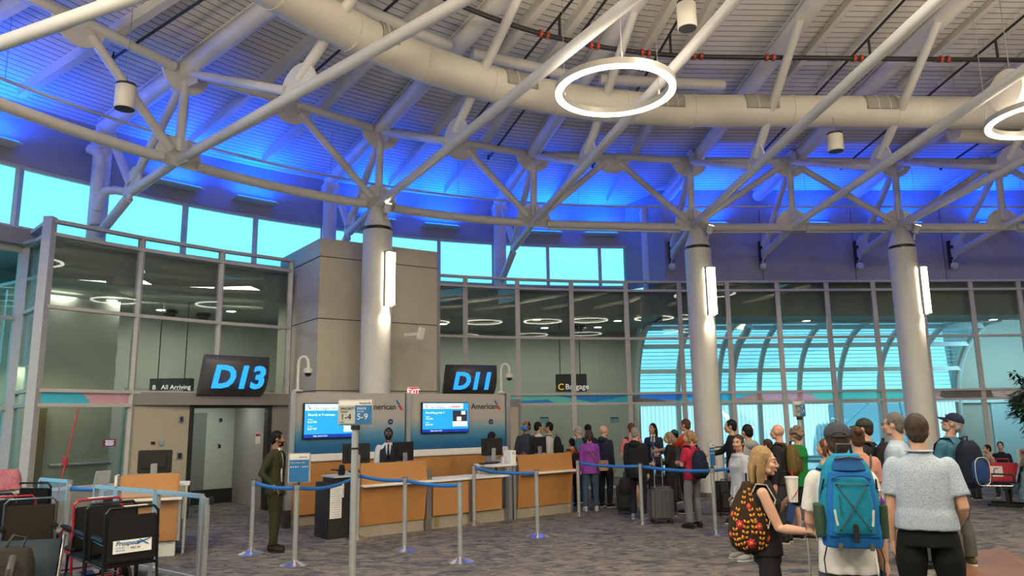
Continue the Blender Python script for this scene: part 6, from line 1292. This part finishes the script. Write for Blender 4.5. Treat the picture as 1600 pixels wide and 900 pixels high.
q18 = person('teenager in a red shirt and grey trousers with a navy backpack', (2.98, 12.78), radians(48), 1.59, FAIR, (.36, .02, .05), sleeve='short', hem=.86, legs=(.14, .145, .155), shoe=(.015, .015, .015), sole=(.02, .02, .02), hair=('bob', (.26, .15, .07)), head=(30, 0), arms=(FOLD, FOLD), group=Q, stance=.12, flare=1.1, vox=.009); backpack(q18, 'navy backpack on the teenager in red', (.012, .016, .035), H=.50, W=.32, D=.18, zc=1.14)
q19 = person('dark-haired man in a black jacket with his arm stretched left', at_px(1143, 13.2), radians(86), 1.755, TANS, (.014, .014, .017), hair=('short', BLKH), arms=(DOWN, ((.1, .7, -.65), (0, 1, -.25))), group=Q, topname='jacket')
q20 = person('dark-haired woman in a pale gray hoodie looking back at the viewer', at_px(1152, 10.0), radians(118), 1.58, TANS, (.34, .36, .40), hem=.86, legs=(.012, .012, .014), shoe=(.3, .3, .3), hair=('tail', (.03, .018, .012)), head=(40, 0), female=True, group=Q, topname='hoodie', wf=1.06, vox=.008)
m = MB(); m.tube([q20.T((.13 * cos(a), -.02 + .10 * sin(a) - .02, 1.43 + .02 * sin(a))) for a in [2 * pi * k / 12 for k in range(13)]], .038, 12); remesh(m, 'hood', cloth((.36, .37, .41)), q20.root, .01, 3); MB().tube([q20.T((.05, .125, 1.4)), q20.T((.055, .145, 1.28))], .004, 6).build('drawstring', cloth((.5, .12, .16), 'cord'), q20.root)
t = thing('plastic_bag', 'crumpled translucent grey plastic bag hanging by the floral bag', 'bag', (*at_px(1146, 9.55), .30), radians(20)); m = MB(); m.loft([ell(.5 * k / 6, .13 - .008 * k, .07 - .006 * k, 0, 20, 2.2) for k in range(7)]); remesh(m, 'bag_body', mat('cloudy_plastic', (.38, .39, .42), .3, alpha=.75, var=.2, vscale=9), t, .012, 3, disp=(.02, 14)); MB().tube([(-.05, 0, .48), (-.03, 0, .66), (.03, 0, .66), (.05, 0, .48)], .012, 8).build('handle', M['cloudy_plastic'], t)
q21 = person('man in a heather-grey hoodie with a black cross strap, facing left', at_px(1168, 11.6), radians(42), 1.69, TANS, (.22, .225, .24), hair=('short', BLKH), group=Q, topname='hoodie')
m = MB(); m.ball(q21.T((0, -.10, 1.43)), (.12, .06, .08), 16, 10); remesh(m, 'hood', cloth((.22, .225, .24)), q21.root, .01, 3); MB().tube([q21.T((.13, -.03, 1.455)), q21.T((.03, -.14, 1.33)), q21.T((-.15, -.11, 1.1))], [(.022, .008)] * 3, 8).build('cross_strap', BLACK, q21.root)
q22 = person('short person in dark clothes half hidden by the blonde woman', at_px(1198, 11.7), radians(70), 1.46, TANS, (.02, .02, .024), hair=('short', (.04, .02, .015)), group=Q); backpack(q22, 'black backpack on the short person behind the blonde woman', (.013, .013, .015), zc=1.15)
q23 = person('bald man in a dark jacket with a brown backpack, facing left', at_px(1216, 11.2), radians(75), 1.69, (.50, .24, .17), (.018, .019, .024), legs=(.03, .03, .035), hair=('bald', None), group=Q, topname='jacket'); backpack(q23, 'mustard-brown backpack on the bald man', (.11, .075, .025), (.09, .06, .02), zc=1.22)
q24 = person('curly grey-haired woman in a green sweater with folded arms', (4.32, 11.55), radians(58), 1.63, FAIR, (.01, .16, .035), hem=.82, legs=(.012, .012, .013), legstyle='shorts', shoe=(.015, .015, .017), sole=(.55, .55, .52), hair=('curly', (.17, .12, .085)), female=True, arms=(FOLD, FOLD), group=Q, wf=1.12, vox=.009, topname='sweater', stance=.12)
q25 = person('woman with short auburn hair in a beige top', at_px(1288, 9.4), radians(75), 1.53, FAIR, (.36, .26, .18), hair=('bob', (.10, .04, .02)), female=True, group=Q)
q28 = person('woman in a peach top with a thin black strap, hair in a bun', at_px(1338, 7.8), radians(15), 1.70, FAIR, (.42, .20, .16), sleeve='short', hair=('bun', (.06, .032, .018)), female=True, group=Q, vox=.009)
MB().tube([q28.T((.10, .06, 1.45)), q28.T((.11, -.05, 1.465)), q28.T((.08, -.13, 1.36)), q28.T((.0, -.135, 1.15))], [(.010, .005)] * 4, 8).build('bag_strap', BLACK, q28.root)
q29 = person('young man in an olive cap and dark jacket, facing left', at_px(1352, 9.5), radians(74), 1.765, FAIR, (.02, .02, .022), hair=('short', (.03, .018, .012)), group=Q, vox=.009, topname='jacket'); cap_hat(q29, (.03, .04, .03)); backpack(q29, 'large black backpack on the young man in the olive cap', (.013, .013, .015), H=.54, W=.36, D=.24, zc=1.2)
q30 = person('grey-haired man with glasses in a pale blue shirt, facing left', at_px(1400, 7.9), radians(74), 1.84, FAIR, (.33, .40, .50), hair=('short', (.11, .10, .095)), gl=True, group=Q, vox=.008)
MB().tube([q30.T((.13, .06, 1.44)), q30.T((.135, -.03, 1.468)), q30.T((.11, -.13, 1.36)), q30.T((.12, -.13, 1.15))], [(.022, .008)] * 4, 8).build('pack_strap', BLACK, q30.root)
# --- foreground
F1 = person('smiling blonde woman in a black sleeveless top carrying a floral bag', at_px(1186, 5.75), radians(-90), 1.605, FAIR, (.013, .013, .014), sleeve=None, hem=.9, legs=(.012, .012, .013), hair=('long', (.27, .17, .085)), head=(-4, 4), female=True, smile=True, arms=(('to', (-.13, .15, 1.27), (.5, .3, .6)), ((.10, .36, -.88), (.85, 1.0, .04), (0, 0, -1))), curl=(.8, 1.15), vox=.0055, topname='top')
MB().tube([F1.arm[1][2] + Vector((.029 * cos(a), 0, .029 * sin(a))) for a in [2 * pi * k / 16 for k in range(17)]], .004, 6).build('bracelet', BLACK, F1.root)
# floral bag at her back: cloth body, strap, appliqué flowers and leaves
def floral():
    w = pmat(F1.root) @ F1.T((.10, -.125, .93)); t = thing('floral_backpack', 'dark drawstring bag with golden leaves and red flowers on the blonde woman', 'bag', w, radians(-22)); DKB = cloth((.035, .022, .014), 'bagcloth'); GOLD = mat('golden_leaf_print', (.60, .25, .025), .8, var=.15, vscale=20); CRIM = mat('crimson_flower_print', (.48, .02, .035), .8, var=.1); CEN = mat('flower_centre', (.65, .3, .04), .8); DOT = mat('flower_dark_dot', (.1, .01, .01), .8)
    prof = [(0, .09, .05), (.04, .135, .085), (.13, .155, .105), (.23, .145, .10), (.32, .12, .08), (.40, .085, .055), (.46, .045, .03), (.50, .03, .02)]
    m = MB(); m.loft([ell(z, a, b_, 0, 28, 2.2) for z, a, b_ in prof]); bag = m.build('bag_body', DKB, t, angle=80)
    def surf(a, z):
        for (z0, a0, b0), (z1, a1, b1) in zip(prof, prof[1:]):
            if z0 <= z <= z1: k = (z - z0) / (z1 - z0); A, B_ = a0 + (a1 - a0) * k, b0 + (b1 - b0) * k; return Vector((A * cos(a), B_ * sin(a), z)), Vector((cos(a) / A, sin(a) / B_, .3)).normalized()
    def patch(nm, m_, a, z, pts, lift):
        o, n = surf(a, z); tx = Vector((-n.y, n.x, 0)).normalized(); tz = n.cross(tx) * -1
        if tz.z < 0: tz = -tz
        q = []
        for x, y in pts:
            r = surf(a + x / .16, min(.49, max(.01, z + y))); q.append(r[0] * 1.0 + r[1] * lift)
        c = sum(q, Vector()) / len(q); r = surf(a, z); c = r[0] + r[1] * (lift + .002); k = len(q)
        MB().add(q + [c], [(i, (i + 1) % k, k) for i in range(k)]).build(nm, m_, bag, solid=.002)
    rd = random.Random(11)
    fl = [(-1.45, .33, .019), (-1.95, .20, .026), (-1.0, .19, .022), (-1.45, .07, .029), (-2.55, .12, .02), (-.45, .1, .022), (-2.5, .27, .018)]
    fl = [(a, z, r * 1.2) for a, z, r in fl]
    for a, z, r in fl:
        patch('flower', CRIM, a, z, [(r * (1 + .15 * cos(7 * q)) * cos(q), r * (1 + .15 * cos(7 * q)) * sin(q)) for q in [2 * pi * k / 28 for k in range(28)]], .004); patch('flower_centre', CEN, a, z, [(r * .4 * cos(q), r * .4 * sin(q)) for q in [2 * pi * k / 12 for k in range(12)]], .007); patch('flower_dot', DOT, a, z, [(r * .15 * cos(q), r * .15 * sin(q)) for q in [2 * pi * k / 8 for k in range(8)]], .009)
    for a0, z0, da, n_, ang in ((-1.75, .10, .0, 6, 1.4), (-1.3, .10, .0, 6, 1.5), (-1.25, .22, .0, 6, 1.75), (-2.2, .04, 0, 6, 1.6), (-2.25, .22, 0, 5, 1.35), (-.8, .22, 0, 5, 1.7), (-1.8, .34, 0, 4, 1.5), (-1.2, .36, 0, 4, 1.6), (-.95, .02, 0, 7, 1.5), (-.4, .18, 0, 4, 1.6), (-1.75, .02, 0, 4, 1.9), (-.55, .04, 0, 5, 1.5)):
        for k in range(max(3, n_ - 2)):
            s_ = k * .037; ca = a0 + s_ * cos(ang) / .16; cz = z0 + s_ * sin(ang)
            if any(abs((ca - f[0]) * .16) < f[2] + .006 and abs(cz - f[1]) < f[2] + .006 for f in fl): continue
            for side_ in (-1, 1):
                la = ang + side_ * .75; L_, W_ = .036, .0105; dx, dy = cos(la), sin(la); pts = [(dx * u * L_ - dy * v * W_, dy * u * L_ + dx * v * W_) for u, v in ((.12, 0), (.4, .85), (.65, .9), (1, 0), (.65, -.9), (.4, -.85))]
                mx = sum(p[0] for p in pts) / 6; my = sum(p[1] for p in pts) / 6
                patch('leaf_print', GOLD, ca + mx / .16, cz + my, [(p[0] - mx, p[1] - my) for p in pts], .0035)
    inv = pmat(t).inverted() @ pmat(F1.root); st = [inv @ F1.T(p) for p in ((.12, -.13, 1.16), (.135, -.11, 1.34), (.125, -.05, 1.458), (.125, .03, 1.45), (.15, .09, 1.34), (.185, .02, 1.12))]
    so = MB().tube(st, [(.022, .006)] * 6, 8).build('patterned_strap', mat('black_white_braid', (.35, .33, .3), .8, var=.9, vscale=60), t)
    MB().tube([(0, 0, .49), (.0, .02, .56), st[0]], .008, 8).build('drawcord', BLACK, t); return t
floral()
hw = pmat(F1.root) @ F1.arm[1][4]; suitcase((hw.x, hw.y - .07), radians(-20), 'black suitcase pulled by the blonde woman by its long handle', SK, .36, .52, .24, hw.z - .58, False)
g = F1.arm[0]; W1 = pmat(F1.root) @ g[4]
CUPW = mat('white_cup_card', (.70, .69, .66), .5); cp = pmat(F1.root) @ (F1.arm[0][2] + F1.arm[0][3] * .085 + Vector((.035, .02, -.02)))
t = thing('drink_cup', 'white takeaway cup with red swirl and red straw held by the blonde woman', 'cup', cp, 0)
MB().lathe([(.034, 0), (.047, .17), (.049, .172), (.049, .178), (.044, .178), (.03, .006)], (0, 0, 0), 28).build('cup_body', CUPW, t); MB().lathe([(.05, .172), (.05, .184), (.044, .186)], (0, 0, 0), 28).build('lid', mat('clear_lid', (.6, .6, .6), .3), t)
MB().tube([(.006, 0, .05), (.008, .0, .225)], .005, 8).build('straw', mat('red_straw', (.55, .01, .05), .4), t)
MB().grid([[Vector(((.0385 + .075 * z_) * cos(a) * 1.01, (.0385 + .075 * z_) * sin(a) * 1.01, z_)) for z_ in (z0, z0 + .012 * (1 - abs(k - 5) / 6))] for k, (a, z0) in enumerate([(-2.3 + .17 * k, .02 + .09 * (k / 10) ** 1.5) for k in range(11)])]).build('swirl_mark', REDN, t, solid=.002)
t = thing('smartphone', 'blue smartphone in the blonde woman’s left hand under the cup', 'phone', cp + Vector((-.035, -.03, -.075)), radians(20)); MB().box((0, 0, 0), (.075, .01, .15), Matrix.Rotation(.5, 4, 'Y') @ Matrix.Rotation(-.2, 4, 'X')).build('body', mat('blue_phone_case', (.02, .05, .16), .35), t, bevel=.004); MB().box((-.01, .008, .045), (.03, .004, .03), Matrix.Rotation(.5, 4, 'Y') @ Matrix.Rotation(-.2, 4, 'X')).build('lens_plate', BLACK, t, bevel=.003)
F2 = person('man in a white t-shirt and dark cap seen from behind with a blue backpack', at_px(1308, 5.15), radians(9), 1.775, FAIR, (.60, .59, .57), sleeve='short', hem=.80, legs=(.05, .065, .09), legstyle='shorts', hair=('short', (.05, .03, .02)), head=(-4, 0), arms=(((-.16, .12, -1), (.2, .9, -.1)), ((.16, .02, -1), (.08, .25, -1))), vox=.006, topname='t_shirt', wf=1.04, shoe=(.1, .1, .1)); cap_hat(F2, (.045, .05, .065), back=True)
def hero_pack():
    P = F2; s = P.root.scale[0]; zc, H, W, D, yb = 1.28, .57, .36, .22, -.115; base = P.T((0, yb - D / 2, zc - H / 2)); t = thing('hiking_backpack', 'bright blue hiking backpack with green side pockets on the man in the dark cap', 'backpack', pmat(P.root) @ base, P.root.rotation_euler.z); t.scale = (s, s, s)
    TE, BL_, DB, GR = cloth((.012, .20, .32), 'packteal'), cloth((.015, .13, .40), 'packblue'), cloth((.02, .09, .26), 'packnavy'), cloth((.035, .07, .045), 'packgreen')
    m = MB(); m.loft([ell(H * k / 10, W / 2 * f, D / 2 * f2, .01, 28, 3) for k, f, f2 in ((0, .72, .5), (1, .94, .85), (2, 1, 1), (4, 1, 1), (6, .95, 1), (8, .82, .9), (9, .68, .75), (10, .42, .4))]); remesh(m, 'main_body', TE, t, .008, 4, disp=(.005, 14))
    m = MB(); m.loft([ell(.0 + .15 * k / 5, W / 2 * (1.04 - .03 * abs(k - 3)), D / 2 * 1.06 * (.8 + .08 * min(k, 2.5)), .004, 28, 3) for k in range(6)]); remesh(m, 'base_panel', BL_, t, .009, 4, disp=(.004, 14))
    m = MB(); m.loft([ell(.07 + .40 * k / 8, .150 * (1 - .22 * (k / 8) ** 3), .05 * (1 - .45 * (abs(k - 4) / 4) ** 3), -D / 2 + .02, 24, 3) for k in range(9)]); remesh(m, 'pocket_surround', BL_, t, .008, 3)
    m = MB(); m.loft([ell(.09 + .34 * k / 8, .122 * (1 - .22 * (k / 8) ** 3), .05 * (1 - .45 * (abs(k - 4) / 4) ** 3), -D / 2, 24, 3) for k in range(9)]); fp = remesh(m, 'front_pocket', TE, t, .008, 3)
    m = MB(); m.loft([ell(.47 + .09 * k / 4, .10 * (1 - .35 * (k / 4) ** 2), .035, -D / 2 + .015 + .025 * k / 4, 20, 2.6) for k in range(5)]); remesh(m, 'top_pocket', DB, t, .008, 3)
    y0 = -D / 2 - .056; CORD = mat('bungee_cord', (.04, .07, .10), .6)
    for a, b in (((-.09, .39), (.085, .12)), ((.09, .39), (-.085, .12)), ((-.09, .39), (.09, .39))): MB().tube([(a[0], y0 + .012, a[1]), ((a[0] + b[0]) / 2, y0 - .002, (a[1] + b[1]) / 2), (b[0], y0 + .012, b[1])], .0035, 6).build('bungee_cord', CORD, fp)
    for x, z in ((-.09, .39), (.09, .39), (.085, .12), (-.085, .12), (0, .255)): MB().ball((x, y0 + .008, z), .008, 8, 6).build('cord_knot', BLACK, fp)
    for q in (-1, 1): MB().box((q * .105, -D / 2 - .035, .19), (.014, .008, .10), Matrix.Rotation(q * .12, 4, 'Y')).build('reflector', mat('pale_reflector', (.5, .55, .55), .4), t, bevel=.003)
    MB().tube([(-.115, -D / 2 - .02, .42), (-.06, -D / 2 - .05, .445), (.06, -D / 2 - .05, .445), (.115, -D / 2 - .02, .42)], .006, 8).build('pocket_zip', DB, t); MB().tube([(-.085, -D / 2 + .0, .54), (0, -D / 2 - .012, .555), (.085, -D / 2, .54)], .005, 8).build('top_zip', BLACK, t)
    for q in (-1, 1):
        m = MB(); m.loft([ell(.06 + .2 * k / 5, .034, .085 * (1 - .04 * abs(k - 2)), .0, 18, 2.6, q * (W / 2 - .004 + .006 * (k / 5))) for k in range(6)]); remesh(m, 'side_pocket', GR, t, .008, 3)
        pts = [P.T(p) - base for p in ((q * .075, yb + .03, zc + H * .42), (q * .10, -.06, 1.468), (q * .118, .03, 1.468), (q * .128, .112, 1.39), (q * .13, .137, 1.28), (q * .155, .09, 1.12), (q * .178, -.04, 1.02), (q * .14, yb, zc - H * .38))]; MB().tube(pts, [(.032, .01)] * 5 + [(.012, .005)] * 3, 8).build('strap', TE, t)
        MB().tube([(q * .15, -.02, .02), (q * .175, .0, -.08), (q * .165, .03, -.2)], [(.012, .004)] * 3, 8).build('loose_strap', DARK, t); MB().tube([(q * .15, -.09, .42), (q * .165, -.03, .33), (q * .17, .02, .2)], .006, 6).build('compression_strap', BLACK, t)
        MB().box((q * .09, -D / 2 - .01, .015), (.025, .02, .04)).build('gear_loop', cloth((.1, .1, .09), 'loop'), t, bevel=.004)
    MB().tube([(-.045, .03, H - .01), (-.04, .02, H + .055), (.04, .02, H + .055), (.045, .03, H - .01)], .011, 10).build('top_handle', BLACK, t); MB().box((.0, y0 + .006, .10), (.03, .02, .11)).build('buckle_strap', BLACK, t, bevel=.005)
    text('side_lettering', 'VOYAGER', .03, CORD, t, pmat(t) @ Vector((-.085, y0 + .004, .36)), pmat(t).to_3x3() @ Vector((.12, 0, -1)), pmat(t).to_3x3() @ Vector((1, 0, .12)), .001) if False else None
    MB().tube([(-.078, y0 + .006, .2 + .016 * k) if True else 0 for k in range(9)], .003, 6).build('side_lettering', CORD, fp)
    b = thing('water_bottle', 'purple water bottle with a silver cap in the blue backpack’s side pocket', 'bottle', pmat(t) @ Vector((.175, -.0, .16)), 0); MB().lathe([(.03, 0), (.033, .02), (.033, .12), (.02, .145), (.017, .155)], (0, 0, 0), 20).build('flask', mat('violet_plastic', (.08, .02, .22), .25), b); MB().lathe([(.02, .152), (.02, .185), (.012, .19)], (0, 0, 0), 16).build('bottle_cap', ALU, b)
hero_pack()
w = pmat(F2.root) @ F2.arm[1][4]; t = thing('smartphone', 'dark phone with a white cable held low by the man with the blue backpack', 'phone', w, radians(10)); MB().box((0, 0, -.05), (.012, .07, .14), Matrix.Rotation(.3, 4, 'X')).build('body', BADGE, t, bevel=.003); MB().tube([(0, 0, -.11), (.0, -.05, -.16), (-.09, -.12, -.08), (-.12, -.14, .03), (-.13, -.14, .12)], .0035, 6).build('cable', PAPER, t)
F3 = person('heavy-set man in a pale blue checked shirt seen from behind', at_px(1433, 5.7), radians(2), 1.83, FAIR, topm=CHECK, sleeve='short', hem=.955, legs=(.010, .011, .013), hair=('short', (.045, .032, .024)), arms=(DOWN, ((.22, -.12, -1), (-.15, .8, -.6))), wf=1.18, bf=1.25, vox=.006, stance=.13, flare=1.2)
MB().tube([F3.T((.075 * cos(a), -.012 + .07 * sin(a), 1.492)) for a in [2 * pi * k / 20 for k in range(21)]], [(.02, .008)] * 21, 8).build('shirt_collar', CHECK, F3.root)
F4 = person('man in a teal leaf-print shirt and navy cap looking down', (5.40, 9.36), radians(58), 1.82, (.46, .24, .16), topm=HAWAII, sleeve='short', hem=.86, legs=(.085, .085, .08), shoe=(.09, .08, .035), sole=(.55, .54, .5), hair=('short', (.28, .26, .24)), head=(28, -20), arms=(FOLD, FWD), group=Q, flare=1.45, vox=.007, wf=1.1, stance=.13, beard=(.30, .27, .24)); cap_hat(F4, (.014, .018, .045), logo=mat('violet_lens', (.10, .05, .5), .2))
backpack(F4, 'navy backpack with pale piping on the man in the leaf-print shirt', (.008, .012, .024), (.012, .04, .13), H=.54, W=.36, D=.20, zc=1.17, trim=mat('pale_piping', (.5, .5, .48), .6))
# --- seated and cut off by the frame
person('boy in a black t-shirt seated by the airside doors', at_px(1561, 16.75), radians(175), 1.42, TANS, (.012, .014, .013), sleeve='short', hem=.95, legs=(.03, .03, .04), hair=('short', BLKH), seat=.42)
person('child with dark hair seated left of the boy in black', at_px(1540, 16.2), radians(120), 1.35, TANS, (.3, .2, .16), hem=.95, legs=(.03, .03, .04), hair=('short', BLKH), seat=.42)
person('person in a dark cap seated behind the man in the leaf-print shirt', at_px(1482, 14.6), radians(170), 1.5, TANS, (.03, .03, .035), hem=.95, hair=('short', BLKH), seat=.44)
r36 = person('seated person in a paisley skirt reading a newspaper, cut off by the right edge', (10.2, 14.3), radians(82), 1.66, TANS, (.02, .02, .025), hem=.93, legm=PAIS, legstyle='skirt', hair=('long', BLKH), female=True, seat=.45, arms=(FWD, FWD))
NEWS = mat('newsprint', (.55, .53, .48), .8, var=.25, vscale=30); w = pmat(r36.root) @ Vector((0, .52, 1.0)); t = thing('newspaper', 'open newspaper held by the seated reader at the right edge', 'newspaper', w, r36.root.rotation_euler.z); MB().grid([[Vector((x, .06 * abs(x) / .3, z)) for z in (-.16, .0, .16)] for x in (-.3, -.15, 0, .15, .3)]).build('pages', NEWS, t, solid=.006); MB().box((-.1, -.0, .1), (.16, .012, .05)).build('headline', REDN, t)
seat_row((10.35, 14.4), radians(50), 1, 'single sling seat under the newspaper reader, beyond the right edge')
person('person in a pale blue shirt cut off by the lower right corner', (2.42, 3.0), radians(60), 1.40, FAIR, (.40, .52, .60), hair=('short', BRNH), vox=.008)
r37 = person('person in a cream top cut off by the left edge beside the wheelchairs', (-8.05, 11.0), radians(-60), 1.5, FAIR, (.45, .38, .30), hem=.93, hair=('bun', BRNH), female=True, seat=.45)
t = thing('quilted_bag', 'pink quilted bag with dark straps at the left edge', 'bag', (*at_px(17, 10.9), .93), radians(20)); m = MB(); m.loft([ell(.28 * k / 6, .2 - .06 * (k / 6) ** 2, .1 - .03 * (k / 6) ** 2, 0, 24, 2.6) for k in range(7)]); remesh(m, 'bag_body', PINKQ, t, .012, 3, disp=(.012, 20)); MB().tube([(-.12, 0, .25), (-.16, 0, .45), (-.22, 0, .55)], [(.018, .006)] * 3, 8).build('strap', DARK, t)
t = thing('bag_table', 'low grey ledge carrying the pink quilted bag', 'table', (*at_px(14, 11.0), 0), radians(20)); MB().box((0, 0, .9), (.7, .35, .06)).build('top', FRAME, t, bevel=.008)
for x in (-.3, .3): MB().box((x, 0, .44), (.05, .3, .87)).build('leg', FRAME, t)
# backpack lying on the seats at bottom left
t = thing('travel_backpack', 'dark brown-black backpack lying on the bottom left sling seat', 'backpack', (-3.92, 5.92, .44), radians(196)); m = MB(); m.loft([ell(.46 * k / 8, .20 * (1 - .3 * (abs(k - 3) / 5) ** 2), .13 * (1 - .4 * (abs(k - 3) / 5) ** 2), .03 - .16 * k / 8, 24, 2.6) for k in range(9)]); remesh(m, 'main_body', cloth((.022, .02, .018), 'pack'), t, .011, 3, disp=(.014, 10))
MB().tube([(-.07, -.12, .42), (-.09, -.16, .52), (.0, -.18, .55), (.06, -.14, .43)], .012, 8).build('top_handle', BLACK, t)
for q in (-1, 1): MB().tube([(q * .07, .02, .42), (q * .09, .14, .34), (q * .08, .17, .18), (q * .09, .12, .04)], [(.026, .01)] * 4, 8).build('strap', DARK, t)
m = MB(); m.loft([ell(.06 + .22 * k / 5, .13 * (1 - .1 * abs(k - 2.5)), .045, .13 - .05 * k / 5, 20, 2.8) for k in range(6)]); remesh(m, 'front_pocket', cloth((.03, .027, .022), 'pack'), t, .011, 3)
